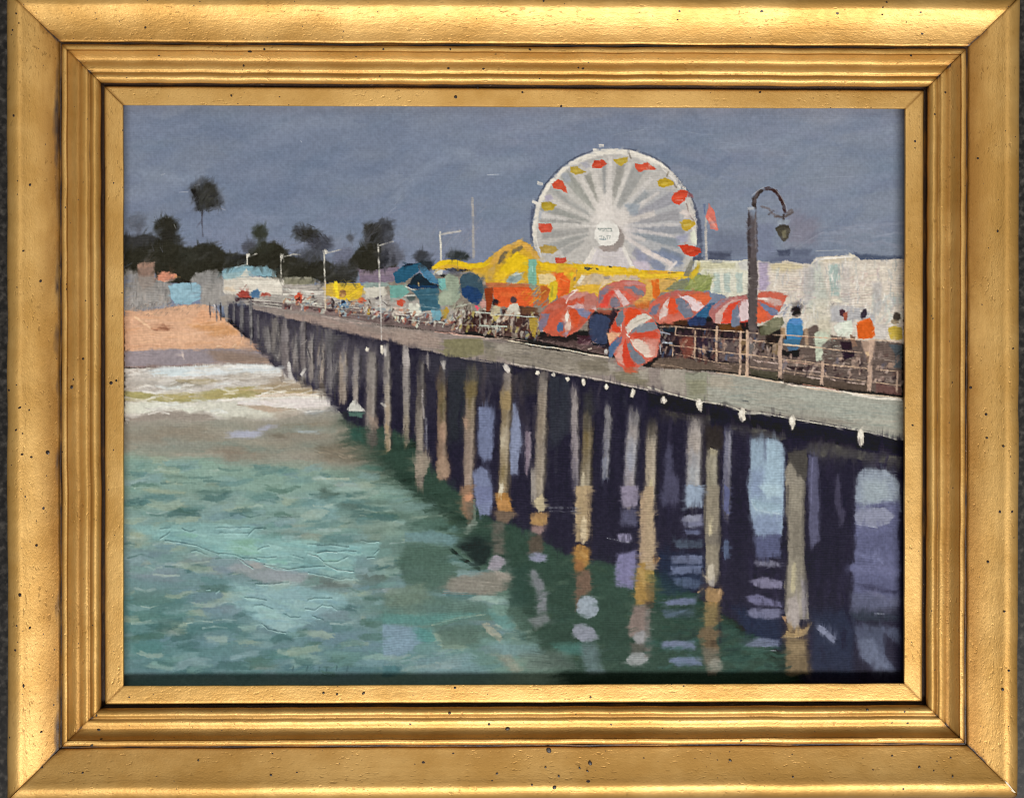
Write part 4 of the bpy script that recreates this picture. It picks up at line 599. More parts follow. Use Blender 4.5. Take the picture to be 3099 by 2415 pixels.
tile('E'); p('3b3a44', [200, 480, 900, 500, 1000, 560, 1000, 700, 540, 700, 300, 600], soft=40, a=.8, ang=10); p('363a42', [1370, 650, 1540, 650, 1540, 1100, 1380, 1260], soft=40, a=.8, ang=88); p('31353a', [530, 600, 690, 600, 660, 1180, 540, 1200], soft=30, a=.8, ang=88); p('38363a', [1060, 640, 1250, 600, 1280, 800, 1100, 800], soft=40, a=.8)
tile('F'); p('1e1a2a', [0, 790, 420, 880, 700, 960, 1200, 1060, 1700, 1140, 2100, 1200, 2100, 1300, 1700, 1240, 1300, 1180, 900, 1080, 400, 980, 0, 900], soft=20, h=.5, ang=-12); p('45423f', [90, 920, 300, 960, 520, 980, 520, 1060, 300, 1010, 100, 970], soft=20, a=.9, ang=-10); p('5a5852', [690, 1050, 1000, 1100, 1160, 1160, 1100, 1180, 860, 1120, 660, 1090], soft=18, a=.9, ang=-12); p('55534f', [1340, 1200, 1500, 1200, 1800, 1280, 2100, 1320, 2100, 1400, 1700, 1330, 1400, 1310, 1300, 1260], soft=20, a=.95, ang=-12)
tile('I'); p('2b3247', [1360, 1040, 1700, 1030, 1700, 1560, 1360, 1560], soft=70, a=.8, ang=80); p('26314a', [700, 1000, 1100, 1100, 1100, 1360, 820, 1200], soft=60, a=.7); p('24324a', [60, 560, 460, 560, 460, 860, 120, 900], soft=60, a=.6)
sc(70, [100, 20, 2080, 20, 2080, 1000, 1400, 1500, 1100, 1200, 600, 1000, 100, 600], ['2a2637', '221f30', '343048', '2e2c40'], 200, 40, 88, 8, 111, a=.5, h=.4)
wet([DK], 2, 9, .7)
# ---- pilings
tile('E'); sc(70, [0, 440, 900, 560, 1500, 660, 2150, 820, 2150, 1300, 1400, 1500, 800, 1300, 200, 1000], ['3d3a48', '45414a', '34343f', '4a4550', '262433', '524a4c'], 260, 34, 88, 4, 119, a=.5, dry=.25, h=.5, lab=DK)
tile('F'); sc(50, [100, 1050, 2080, 1350, 2080, 1690, 100, 1690], ['3a3648', '312d40', '282436', '44404e'], 260, 30, 88, 4, 120, a=.5, dry=.25, h=.5, lab=DK)
def pile(pts, w, cols, **k):
    """an upright pile: one stroke, then a run of colour dabs down it"""
    on('painted_piling')
    k.setdefault('soft', .5); k.setdefault('h', .6); k['dry'] = k.get('dry', 0) + .1
    b(cols[0], pts, w, **k)
    q = np.asarray(pts, float).reshape(-1, 2); n = len(cols) - 1
    for i, c in enumerate(cols[1:]):
        t0, t1 = i / n, (i + 1) / n
        a0, a1 = q[0] + (q[-1] - q[0]) * t0, q[0] + (q[-1] - q[0]) * t1
        b(c, [a0[0], a0[1] - (a1[1] - a0[1]) * .25, a1[0], a1[1] + (a1[1] - a0[1]) * .25], w * .86, soft=.8, a=.7, h=.6, dry=k['dry'] + .05)
    b('e0d8c8', [q[0][0] + w * .16, q[0][1], q[-1][0] + w * .16, q[-1][1]], w * .3, soft=.9, a=.16, dry=.3); b('1c1a22', [q[0][0] + w * .42, q[0][1], q[-1][0] + w * .42, q[-1][1]], w * .34, soft=.9, a=.5, dry=.25)
tile('J')
for x, y0, y1, w_, c_ in [(1110, 580, 700, 20, '4a4650'), (1190, 600, 740, 26, '5b5864'), (1240, 590, 730, 24, '3a3842'), (1310, 600, 740, 60, '8e8b8a'), (1400, 590, 780, 40, '6b6970'), (1500, 590, 880, 60, '716f74'), (1610, 570, 960, 50, '7f7d80'), (1700, 770, 1040, 40, '6d6a70')]:
    pile([x, y0, x + 6, y1], w_, [c_, c_], dry=.1)
b('23222c', [1340, 760, 1440, 860, 1580, 960], 40, soft=.7, a=.8, lab=DK); b('23222c', [1640, 620, 1640, 1000], 20, lab=DK, a=.8); b('2c2b36', [1700, 1000, 1780, 1150], 40, soft=.6, lab=DK); b('2c2b36', [1860, 1180, 1900, 1290], 50, soft=.6, lab=DK)
b('c9c3c6', [1170, 580, 1180, 640], 26, dry=.2, h=.9); b('b59d8d', [1140, 600, 1160, 680], 16, dry=.2)
tile('D')
for x0, y0, x1, y1, w_, c_, c2 in [(1215, 250, 1240, 440, 60, '716c70', '7a7577'), (1290, 200, 1310, 500, 70, '78716f', '7d7674'), (1370, 200, 1380, 620, 60, '7b7377', '75696c'), (1455, 340, 1465, 600, 50, '7d7576', '8a7d78'), (1520, 200, 1525, 600, 44, '6a6368', '6f6668'), (1580, 380, 1590, 660, 46, '837a78', '857a76'), (1675, 380, 1670, 700, 50, '9b8c80', 'a08d80'), (1745, 300, 1745, 760, 40, '6c686f', '6a656c'), (1855, 470, 1850, 860, 62, 'a29080', '8d7c70'), (1960, 490, 1955, 850, 44, '8f8683', '9b8c80'), (2090, 500, 2080, 1100, 84, '857d79', '8c7f76')]:
    pile([x0, y0, x1, y1], w_ * 1.3, [c_, c_, c2], dry=.03)
b('a98b76', [2100, 980, 2110, 1090], 80, soft=.5, a=.8); b('5d5751', [2080, 1100, 2090, 1190], 110, soft=.7, a=.85)
b('c3bfbc', [1400, 540, 1420, 660], 34, taper=-.3, h=1.); b('c8c4c0', [1540, 590, 1510, 640], 30, dry=.1, h=1.); b('5b5046', [1500, 640, 1530, 740], 60, dry=.2, a=.9); b('5c5148', [1670, 720, 1690, 800], 50, dry=.2, a=.8); b('8d7a6a', [1330, 640, 1360, 700], 50, soft=.8, a=.7); b('d9cfc4', [1500, 395, 1550, 355], 8, h=1.); b('cac4bd', [1290, 480, 1310, 500], 18, a=.7)
sc(60, [1180, 380, 1400, 260, 1700, 330, 2000, 400, 2000, 700, 1760, 760, 1500, 600, 1260, 500], ['4a4750', '77727a', '5b5860', '8d8887', '3a3842'], 170, 20, 87, 5, 121, a=.6, dry=.25, h=.5)
p('5c5a60', [1700, 300, 1850, 310, 1850, 340, 1780, 380, 1720, 500], soft=24, a=.8)
on('painted_surf_splash'); p('c9c8c0', [1885, 930, 1930, 850, 1960, 845, 2035, 940, 1960, 945], soft=12, h=1.); p('4d6a62', [1890, 940, 2030, 950, 2000, 990, 1910, 980], soft=20); b('2f3238', [1860, 940, 1880, 1000], 40, soft=.6); p('35554c', [1900, 1080, 2010, 1070, 2010, 1180, 1920, 1170], soft=40, a=.9)
tile('E')
pile([30, 420, 40, 1240], 66, ['8a8280', '77716f', '8d8581', 'a1937f', 'a98f70', 'b09060'])
b('d5d0c8', [0, 400, 20, 480], 30, dry=.3, h=.9); b('d9d4cb', [-10, 880, 20, 900], 24, h=1.2)
pile([190, 420, 190, 1180], 70, ['8b8382', '938a88', '8c8482', '857d7b', '8c8272', '8f7f62']); b('b5acaa', [190, 430, 195, 570], 60, dry=.35, h=.9, a=.8)
pile([310, 560, 300, 1540], 84, ['6d645e', '4a464c', '5d5450', '8d8072', '9a8a78', '8b7a68'], dry=.05); b('b0a6a6', [320, 770, 340, 1000], 22, dry=.25, a=.8); b('7f8096', [355, 1000, 355, 1250], 20, dry=.25, a=.8); p('a08f7a', [250, 1340, 340, 1280, 395, 1340, 340, 1480, 270, 1460], soft=24, a=.85)
b('9a918f', [350, 460, 355, 600], 60, dry=.45, h=.9, a=.8)
pile([485, 600, 490, 1490], 96, ['7d6550', '3e3b42', '6b5a34', '665a38', 'a07a60', '8b6b56', '9f7a60']); b('b3ada8', [490, 520, 505, 600], 50, h=1., taper=.5); b('b08468', [490, 1040, 490, 1180], 60, soft=.6, a=.8); p('a88468', [430, 1360, 500, 1300, 555, 1380, 540, 1480, 450, 1490], soft=20, a=.9)
pile([730, 610, 700, 1690], 100, ['8f7a68', '5d5546', '6f6038', '8d7760', '967e6e', '9d8270', '9c8272']); b('4b4c46', [720, 600, 760, 700], 100, soft=.7, a=.6); p('7c6838', [670, 700, 770, 700, 770, 810, 680, 830], soft=30, a=.8); b('b58a6c', [670, 1000, 700, 1080], 50, dry=.2, a=.8)
on('painted_light_gap'); p('6e7797', [790, 910, 900, 900, 920, 1000, 910, 1200, 890, 1330, 830, 1360, 780, 1290, 780, 1050], soft=26, h=.5, ang=88, var=.07)
on('painted_light_gap'); p('737c9c', [740, 1440, 800, 1390, 880, 1430, 905, 1540, 905, 1700, 880, 1790, 800, 1800, 760, 1650], soft=22, h=.5, ang=85, var=.07)
on('painted_light_gap'); p('7d86a2', [1055, 880, 1090, 870, 1130, 1000, 1150, 1200, 1120, 1330, 1110, 1460, 1040, 1470, 1030, 1300, 1050, 1050], soft=22, h=.5, ang=86, var=.07)
on('painted_light_gap'); p('8c808c', [1170, 1110, 1220, 1110, 1220, 1300, 1190, 1480, 1170, 1400], soft=16, h=.5, ang=88, dry=.05); b('7a6c7a', [1190, 1110, 1185, 1460], 24, dry=.2)
pile([1030, 640, 985, 1740], 96, ['8f7a5c', '7b706c', '9f8450', '8d7a58', 'b5a688', '97835e', '86703f', '96744a']); b('857b76', [1030, 620, 1020, 700], 60, soft=.5, lab=-1); p('a08450', [960, 780, 1040, 770, 1060, 850, 1030, 930, 970, 920], soft=20, a=.9); b('d8ceb0', [975, 1540, 970, 1640], 40, dry=.2, h=1.2); b('c4b594', [990, 1150, 990, 1230], 50, dry=.1, h=.9); b('d0c8bf', [1010, 570, 1030, 600], 50, dry=.2, h=1.)
b('2a2a30', [1060, 580, 1060, 620], 24, lab=DK); b('38343e', [1120, 760, 1180, 1080], 80, soft=.8, a=.6, lab=DK)
pile([1325, 650, 1290, 1700], 100, ['8a7d70', '80766e', '8d7b66', '917e66', '8c7d6c', '978872', 'a3947a']); b('a49a90', [1240, 1420, 1240, 1690], 50, dry=.5, h=1., a=.8)
pile([1580, 780, 1590, 1560], 80, ['8b8184', '968b8c', '8c8286', '857a86', '6b6478'], taper=.2)
pile([1690, 1000, 1670, 1800], 104, ['7d6e52', '4a453c', '7b6434', '77674a', '8a7c62', '97896c', 'a39478']); b('3c3c3c', [1690, 780, 1700, 980], 96, soft=.7, a=.8, lab=DK); b('b3a585', [1650, 1450, 1640, 1700], 40, dry=.3, h=.9)
pile([1860, 920, 1835, 1480], 76, ['6b6a78', '7f7d80', '74727c', '76788c', '7c849c'], dry=.08)
pile([2075, 950, 2030, 1700], 118, ['8d8a92', '6f6b70', '9a8f8c', '8a8fa2', '8a92ac', '938894', '8f8288'])
tile('F'); pile([40, 1080, 20, 1750], 110, ['9f8e78', '8a7f70', 'a3927a', 'a8977e', 'a59478'])
b('c9b884', [30, 1500, 25, 1570], 30, dry=.2, h=1.1); b('3b3836', [30, 1000, 40, 1140], 100, soft=.7, a=.7, lab=DK)
on('painted_light_gap'); p('4a4960', [140, 1300, 170, 1210, 200, 1230, 210, 1450, 260, 1500, 250, 1700, 130, 1700], soft=26, ang=88, h=.4)
pile([400, 1040, 380, 1690], 156, ['98908e', '9b918d', 'a2958c', '8f93a0', '96a0aa', '8c98b0']); 
pile([535, 1260, 535, 1690], 120, ['938a72', '8f8872', '968e76', '8d866e', '99927a'], dry=.06); p('35302f', [470, 1060, 620, 1060, 620, 1260, 560, 1250, 480, 1260], soft=16, lab=DK); b('a39878', [500, 1260, 580, 1290], 50, dry=.1)
pile([665, 1120, 650, 1800], 76, ['6b6c86', '7a7c96', '686a86', '5d5c76', '4f4d66'], dry=.05)
on('painted_light_gap'); p('8ba0b4', [845, 1180, 900, 1150, 980, 1160, 1050, 1170, 1120, 1210, 1140, 1290, 1130, 1500, 1120, 1800, 1110, 1960, 900, 1960, 850, 1800, 830, 1600, 850, 1400], soft=22, h=.6, ang=88, var=.06); p('9ab3c4', [990, 1200, 1100, 1210, 1110, 1400, 1100, 1640, 960, 1600, 980, 1400], soft=40, a=.8, ang=88, h=.6); p('7c8caa', [850, 1440, 960, 1440, 940, 1640, 850, 1700], soft=50, a=.8, dry=.1); p('a4bcc8', [910, 1560, 1000, 1640, 1110, 1640, 1110, 1560, 1000, 1540], soft=26, a=.9, h=.9); b('5a6078', [965, 1170, 975, 1330], 20, soft=.8, a=.7)
tile('I'); b('b9cdd5', [860, 120, 890, 190, 1000, 220, 1090, 230], 20, h=1.2, dry=.1); p('8fa8b8', [860, 100, 960, 130, 1100, 150, 1110, 230, 960, 200, 870, 170], soft=20, h=.8); p('7b8aa8', [850, 240, 1110, 250, 1100, 420, 880, 400], soft=40, a=.85, dry=.06, h=.5); p('565b7c', [880, 420, 1100, 400, 1100, 600, 900, 590], soft=24, a=.95)
tile('F'); on('painted_piling'); p('4b4743', [1160, 1280, 1310, 1260, 1320, 1420, 1310, 1520, 1160, 1420], soft=16, ang=80); 
on('painted_piling'); p('8c8474', [1140, 1420, 1180, 1360, 1250, 1450, 1310, 1540, 1300, 1700, 1290, 1900, 1150, 1900], soft=12, h=.7, ang=88, var=.06)
tile('I'); p('8d8573', [1150, 0, 1300, 0, 1300, 300, 1290, 600, 1320, 800, 1330, 1100, 1140, 1100, 1130, 800, 1160, 600], soft=12, h=.7, ang=88, var=.08, lab=len(LABELS) - 1)
b('6f675a', [1230, 220, 1220, 600], 120, soft=.7, a=.6, dry=.15); b('b5aa80', [1210, 650, 1200, 870], 44, dry=.1, h=1., a=.9); p('a59a96', [1150, 940, 1230, 900, 1260, 1000, 1250, 1180, 1210, 1200, 1150, 1130], soft=16, h=.7); b('8b8592', [1290, 760, 1300, 1080], 60, dry=.1, a=.8); b('9b9286', [1260, 880, 1260, 1080], 30, dry=.2)
p('b08d54', [1100, 1255, 1150, 1200, 1220, 1220, 1230, 1170, 1280, 1190, 1355, 1125, 1350, 1145, 1300, 1230, 1200, 1260], soft=8, h=1.2, ang=20); p('c08a58', [1100, 1070, 1150, 1080, 1140, 1140, 1115, 1100], soft=10, a=.9, h=.8); p('9f7d4a', [1140, 1130, 1200, 1160, 1200, 1210, 1160, 1200], soft=14, a=.9); p('a88654', [1270, 1190, 1330, 1170, 1320, 1230, 1260, 1240], soft=14, a=.9)
on('painted_piling_reflection'); p('76654c', [1140, 1260, 1320, 1260, 1340, 1400, 1350, 1560, 1150, 1570, 1130, 1400], soft=20, h=.5, ang=85, var=.08); p('8d7a5c', [1170, 1290, 1300, 1300, 1290, 1400, 1190, 1420], soft=40, a=.7); b('2b3a33', [1120, 1300, 1110, 1560], 60, soft=.9, a=.6, lab=DG)
tile('F'); on('painted_light_gap'); p('565670', [1335, 1310, 1400, 1310, 1420, 1600, 1420, 2000, 1340, 2100, 1320, 1700], soft=24, ang=88, h=.4, dry=.05); b('77779a', [1360, 1330, 1350, 1700], 14, dry=.3, a=.8)
on('painted_light_gap'); p('48455a', [1545, 1480, 1570, 1450, 1590, 1560, 1590, 1700, 1640, 1780, 1600, 1900, 1540, 1700], soft=24, ang=88, a=.8)
on('painted_light_gap'); p('8792a2', [1740, 1440, 1800, 1400, 2000, 1440, 2090, 1520, 2090, 1760, 1720, 1760, 1720, 1560], soft=26, h=.6, ang=15, var=.06); p('99a6ac', [1780, 1520, 1960, 1500, 2000, 1650, 1780, 1720], soft=50, a=.7)
for y in range(1420, 1700, 24): b('a5b0b8' if y % 48 else '6d7688', [1760, y, 1900, y + 8, 2060, y + 20], 9, dry=.35, a=.7, h=.9)
tile('I'); p('5c5f80', [1720, 160, 2080, 120, 2080, 1000, 1700, 1010, 1700, 700, 1640, 690, 1710, 620], soft=34, h=.4, ang=12, var=.08, dry=.05); p('84889e', [1700, 250, 1760, 190, 1960, 180, 2040, 240, 2000, 310, 1880, 345, 1730, 310], soft=14, h=.9, ang=5); b('b3bac8', [1710, 310, 1800, 330, 1900, 346], 9, h=1.3, dry=.1); b('6b6f92', [1720, 560, 1900, 600, 2040, 640], 60, soft=.8, a=.7); b('777ba0', [1860, 560, 1960, 640], 40, dry=.2, a=.8); b('6d7094', [1680, 700, 1900, 680, 2060, 720], 100, soft=.8, a=.7); p('3a3a52', [1720, 800, 2080, 860, 2080, 900, 1800, 860], soft=30, a=.8); p('777897', [1810, 870, 1900, 880, 2080, 950, 2080, 990, 1960, 950], soft=20, a=.85, h=.7)
p('565a70', [1680, 880, 2080, 930, 2080, 1050, 1680, 1060], soft=50, a=.7); p('343b48', [1660, 1050, 1900, 1040, 2080, 1080, 2080, 1120, 1760, 1120], soft=24, a=.9, dry=.08); b('8f95a4', [1880, 1055, 1950, 1055], 20, dry=.2, h=1., a=.7); 
p('545c74', [1700, 1150, 1900, 1150, 2080, 1180, 2080, 1300, 1960, 1230, 1960, 1400, 2080, 1540, 1900, 1540, 1760, 1400], soft=40, a=.8, ang=-50); p('666e86', [1720, 1260, 1860, 1260, 2000, 1500, 1900, 1530, 1760, 1400], soft=40, a=.8, ang=-45); b('7c829c', [1390, 1150, 1480, 1220, 1560, 1290], 50, dry=.3, h=.8)
tile('S'); b('1d1b28', [2737, 1330, 2737, 2080], 20, soft=.9, a=.6, lab=DK)
# lower ends of the piles and their reflections
tile('H'); PILE_END = on('painted_piling_reflection')
p('8d6f58', [640, 0, 740, 0, 740, 160, 700, 280, 650, 240], soft=24, ang=85, dry=.06); p('c28a68', [665, 90, 720, 60, 740, 90, 690, 140], soft=10, h=.9); p('6b5f52', [680, 130, 760, 110, 740, 300, 700, 330], soft=30, a=.85, dry=.1); p('7f8a80', [670, 380, 740, 270, 780, 300, 740, 360, 690, 400], soft=20, a=.9, dry=.05); b('6d7d72', [755, 120, 755, 340], 26, dry=.35, a=.7)
on('painted_piling_reflection'); p('a87840', [925, 60, 1030, 60, 1060, 170, 1070, 215, 940, 200], soft=14, h=.8); p('b58450', [930, 140, 1010, 110, 1050, 170, 1060, 215, 960, 210], soft=14, a=.8); p('6f5e50', [920, 210, 1080, 210, 1110, 230, 1020, 310, 930, 290], soft=22, ang=30); p('645f58', [900, 300, 1000, 300, 990, 560, 910, 560], soft=36, a=.85)
on('painted_piling_reflection'); p('b9ab8a', [1240, 120, 1320, 60, 1340, 200, 1280, 220], soft=14, h=.9); p('9d7a52', [1220, 220, 1350, 220, 1350, 310, 1300, 340, 1225, 310], soft=14, h=.7); b('a58252', [1240, 290, 1340, 290], 60, soft=.7); p('8a7270', [1220, 330, 1345, 330, 1300, 410, 1230, 390], soft=18); p('5d4f45', [1210, 410, 1320, 400, 1320, 560, 1210, 560], soft=30, a=.85); e('8488a0', 1275, 590, 74, 42, soft=16, h=.8); p('7d8088', [1210, 700, 1250, 690, 1320, 780, 1350, 900, 1360, 1040, 1280, 1060, 1260, 880], soft=26, a=.9, ang=80, dry=.08); p('7b7f84', [1200, 1110, 1350, 1040, 1380, 1110, 1260, 1180], soft=40, a=.75, dry=.1)
on('painted_piling_reflection'); p('a89270', [1590, 0, 1730, 0, 1720, 280, 1700, 460, 1590, 460], soft=16, h=.8, ang=88, var=.1); b('c2b090', [1660, 260, 1650, 460], 50, dry=.25, h=1.1); b('6d5c4c', [1700, 30, 1710, 480], 40, dry=.3, a=.8); p('a67a42', [1580, 490, 1640, 480, 1710, 510, 1710, 640, 1640, 700, 1575, 690], soft=16, h=.8, ang=70); b('b58c52', [1620, 540, 1680, 600], 40, a=.8, h=.9); p('8a5f3c', [1570, 600, 1650, 640, 1660, 700, 1590, 720], soft=18, a=.9); p('6f5a4c', [1590, 720, 1700, 690, 1720, 860, 1620, 920, 1590, 1040, 1580, 840], soft=24, ang=80)
e('8c98a4', 1690, 1000, 92, 98, -30, soft=12, h=1., ang=30); e('838896', 1665, 1215, 104, 70, 18, soft=14, h=.9, ang=10); p('667a80', [1640, 1300, 1760, 1290, 1820, 1540, 1700, 1560, 1640, 1430], soft=60, a=.7, dry=.05)
on('painted_piling_reflection'); p('a58e74', [2120, 60, 2200, 0, 2200, 640, 2120, 640], soft=14, h=.7, ang=88); p('9a7a44', [2100, 640, 2200, 620, 2200, 980, 2080, 980, 2080, 780], soft=16, h=.8); b('a88a52', [2120, 680, 2170, 820], 50, dry=.1); p('7d6e68', [2060, 990, 2200, 980, 2200, 1220, 2040, 1240, 2030, 1150], soft=24, ang=75); e('8d8d90', 2140, 1250, 74, 56, soft=16, h=.8); e('8a8f90', 2100, 1430, 88, 60, -10, soft=16, h=.8); p('5d5550', [2040, 1290, 2200, 1300, 2200, 1360, 2050, 1380], soft=30, a=.7)
tile('I'); p('a99478', [-20, 0, 50, 0, 70, 500, 60, 680, 30, 710, -20, 690], soft=14, h=.7, ang=88, lab=len(LABELS) - 1); p('b98a52', [50, 570, 110, 600, 70, 640, 40, 640], soft=10, h=.9); p('9a8248', [-20, 690, 50, 700, 60, 800, -20, 790], soft=14, h=.8); p('7a6440', [-20, 800, 50, 800, 60, 960, 0, 980], soft=20, a=.9); p('4d4238', [-20, 950, 60, 960, 40, 1010, -20, 1010], soft=20, a=.9); p('6d6a66', [-20, 1010, 20, 1010, 30, 1400, -20, 1420], soft=24, a=.9)
b('c3c9cc', [-10, 1170, 20, 1180, 56, 1184], 8, h=1.2, a=.7)
on('painted_piling'); p('8d826c', [470, 0, 600, 0, 600, 400, 590, 780, 540, 830, 480, 800, 480, 480, 460, 300], soft=14, h=.7, ang=88, var=.08); p('726a60', [470, 390, 610, 400, 600, 480, 480, 480], soft=18, a=.85); b('c6b78a', [520, 320, 520, 400], 40, dry=.15, h=1.1); b('c3b8a0', [520, 640, 530, 800], 60, dry=.1, h=.9); b('bba98e', [460, 740, 510, 780], 24, h=1.); p('a09c9c', [500, 790, 550, 780, 550, 830, 510, 835], soft=12, h=.8)
p('a67c48', [470, 860, 500, 840, 590, 850, 615, 860, 610, 940, 560, 970, 480, 950], soft=12, h=1., ang=40); b('cd9a60', [600, 860, 590, 900], 30, h=1.); b('b98d5c', [420, 880, 460, 850], 22, h=.9)
on('painted_piling_reflection'); p('7a6a48', [470, 960, 600, 960, 600, 1080, 625, 1100, 560, 1160, 470, 1180], soft=16, h=.7, ang=60); p('6b5b45', [440, 1180, 560, 1150, 600, 1200, 560, 1280, 600, 1340, 560, 1400, 430, 1300, 420, 1240], soft=24, ang=70, h=.5); p('4a3d30', [520, 1270, 580, 1280, 570, 1330, 520, 1320], soft=16, a=.9); p('6d6558', [440, 1330, 590, 1340, 600, 1440, 560, 1560, 500, 1560], soft=30, a=.85); e('8a8a80', 560, 1480, 60, 60, soft=26, a=.8)
LG = len(LABELS)
for c_, q in [('4a5566', (215, 450, 450, 440, 460, 510, 240, 520)), ('6d7694', (190, 580, 460, 570, 455, 640, 380, 650, 195, 650)), ('6a7595', (190, 665, 455, 655, 440, 722, 200, 732)), ('4f5d78', (215, 760, 440, 772, 430, 850, 300, 840, 225, 810)), ('66708e', (150, 955, 300, 920, 405, 925, 400, 980, 160, 985)), ('526276', (125, 1020, 390, 1010, 380, 1080, 150, 1090)), ('66718e', (100, 1295, 240, 1272, 380, 1275, 390, 1355, 130, 1350)), ('5d6c86', (170, 1425, 440, 1420, 450, 1480, 250, 1500)),
                ('84849a', (880, 625, 1000, 612, 1110, 642, 1100, 672, 900, 662)), ('7f7c98', (860, 775, 960, 752, 1110, 792, 1110, 850, 940, 850, 870, 812)), ('77769a', (840, 905, 900, 890, 1110, 952, 1110, 1000, 880, 980, 825, 942)), ('747693', (810, 1070, 860, 1010, 1100, 1010, 1090, 1090, 960, 1105)), ('6f7893', (760, 1302, 900, 1252, 1090, 1272, 1080, 1332, 800, 1332)), ('8a8fa6', (280, 270, 340, 240, 440, 250, 450, 330, 320, 340)), ('646b8c', (300, 365, 440, 360, 440, 400, 320, 405))]:
    on('painted_light_reflection'); p(c_, q, soft=20, a=.88, h=.8, dry=.13, ang=2, var=.08)
b('aab3c0', [880, 1350, 1060, 1362], 8, h=1., dry=.2); p('8d9eb4', [300, 0, 470, 0, 450, 180, 310, 180], soft=24, a=.9, ang=88); p('6a6c88', [280, 260, 460, 240, 450, 340, 300, 330], soft=24, a=.7); p('8d8fa0', [300, 250, 440, 240, 430, 290, 320, 300], soft=20, a=.7); b('4a4a62', [130, 30, 140, 180], 60, soft=.8, a=.7); b('5a6a88', [650, 450, 650, 600], 50, dry=.3, a=.8); b('5d6288', [650, 0, 650, 220], 60, soft=.6, dry=.1)
tile('H'); p('8a8298', [1960, 0, 2110, 0, 2100, 170, 2000, 180, 1965, 130], soft=16, h=.6); p('62637f', [1960, 190, 2100, 190, 2090, 330, 1970, 330], soft=30, a=.7, dry=.1); p('84809c', [1930, 400, 2040, 390, 2060, 460, 1960, 460], soft=18, h=.7); b('c3c8d2', [1850, 430, 1960, 455, 2040, 470], 8, h=1.2, dry=.1); p('77759a', [1940, 560, 2090, 530, 2090, 700, 2060, 850, 1920, 830, 1920, 680], soft=26, h=.6, ang=88, var=.06); b('b9bfca', [1370, 180, 1600, 178], 6, dry=.3); b('b9bfca', [1370, 210, 1500, 214, 1600, 208], 6, dry=.35); p('6c7396', [770, 0, 900, 0, 890, 120, 800, 160], soft=26, a=.9)
# ---- green dark reflections bottom right
tile('I'); sc(30, [600, 1150, 1080, 1340, 1120, 1540, 620, 1540], ['2c4640', '34524a', '2b3d3a', '3b5a50'], 160, 40, 4, 20, 131, a=.6, h=.5, lab=DG); sc(24, [60, 880, 440, 860, 440, 1280, 60, 1280], ['27433a', '2f4c44', '2a3a38'], 130, 40, 4, 20, 132, a=.45, h=.5, lab=DG); sc(20, [0, 1180, 420, 1160, 430, 1540, 0, 1540], ['2b4a40', '345048', '3f5f5c'], 130, 40, 4, 20, 133, a=.45, h=.5, lab=DG)
for c_, q, w_ in [('6b7690', (110, 1310, 240, 1300, 390, 1310), 60), ('6a7793', (190, 1440, 320, 1440, 440, 1450), 60), ('66708e', (160, 960, 300, 940, 400, 950), 44)]: b(c_, q, w_, soft=.5, a=.85, h=.7, dry=.1, lab=None)
# round the piles: shade along their right edges, then let the whole stand of piles melt a little
for T_, q, w_ in [('I', (1310, 0, 1300, 400, 1325, 1100), 60), ('I', (605, 0, 600, 400, 595, 800), 46), ('I', (75, 0, 75, 500, 60, 690), 40), ('H', (1730, 0, 1722, 300, 1706, 640), 40), ('H', (1350, 0, 1345, 200), 36), ('F', (1310, 1540, 1300, 1700), 50), ('F', (80, 1100, 76, 1700), 40), ('F', (470, 1060, 465, 1690), 40), ('F', (600, 1280, 600, 1690), 40), ('I', (1160, 0, 1150, 500, 1140, 1000), 26), ('I', (480, 0, 470, 400), 24), ('I', (590, 970, 600, 1300), 40), ('I', (1320, 1270, 1340, 1560), 50)]:
    tile(T_); b('26232e', q, w_, soft=.95, a=.55, dry=.2, lab=None, wob=.5)
_pl = [i for i, q in enumerate(LABELS) if q in ('painted_underpier', 'painted_piling', 'painted_light_gap')]
_rl = [i for i, q in enumerate(LABELS) if q in ('painted_pier_shadow', 'painted_piling_reflection', 'painted_light_reflection', 'painted_underpier')]
wet(_pl, 1, 4, .6); wet(_rl, 2, 1, .6)
# ---- pier deck
tile('S')
DE = on('painted_pier_deck')
p('8f837d', [762, 925, 900, 938, 1160, 985, 1320, 1004, 1500, 1024, 1660, 1060, 1840, 1080, 1960, 1110, 2200, 1130, 2360, 1155, 2500, 1175, 2600, 1190, 2780, 1215, 2780, 1346, 2725, 1330, 2583, 1294, 2400, 1264, 2216, 1234, 1960, 1180, 1709, 1132, 1526, 1099, 1325, 1070, 1151, 1026, 909, 971, 767, 936], soft=5, h=.5, ang=-11, var=.05)
tile('K'); p('9a857c', [0, 680, 400, 720, 900, 830, 1300, 880, 1400, 1000, 1200, 1010, 700, 900, 300, 800, 0, 720], soft=30, a=.8, ang=-12, h=.5); p('8a7f78', [980, 860, 1400, 870, 1380, 940, 1000, 900], soft=40, a=.7, dry=.1); p('a08c80', [1300, 880, 1900, 920, 1900, 1100, 1500, 1080, 1300, 1020], soft=40, a=.7, ang=-8)
sc(60, [100, 700, 800, 820, 1900, 920, 1940, 1130, 1300, 1000, 500, 840], ['a3938a', '7d716b', 'b09e94', '8d7a72', '988a80'], 120, 16, -10, 14, 141, a=.6, dry=.25, h=.7)
b('c9b3aa', [450, 715, 700, 760, 950, 810], 12, dry=.3); b('d3b0a6', [750, 800, 1060, 805], 10, dry=.35)
tile('E')
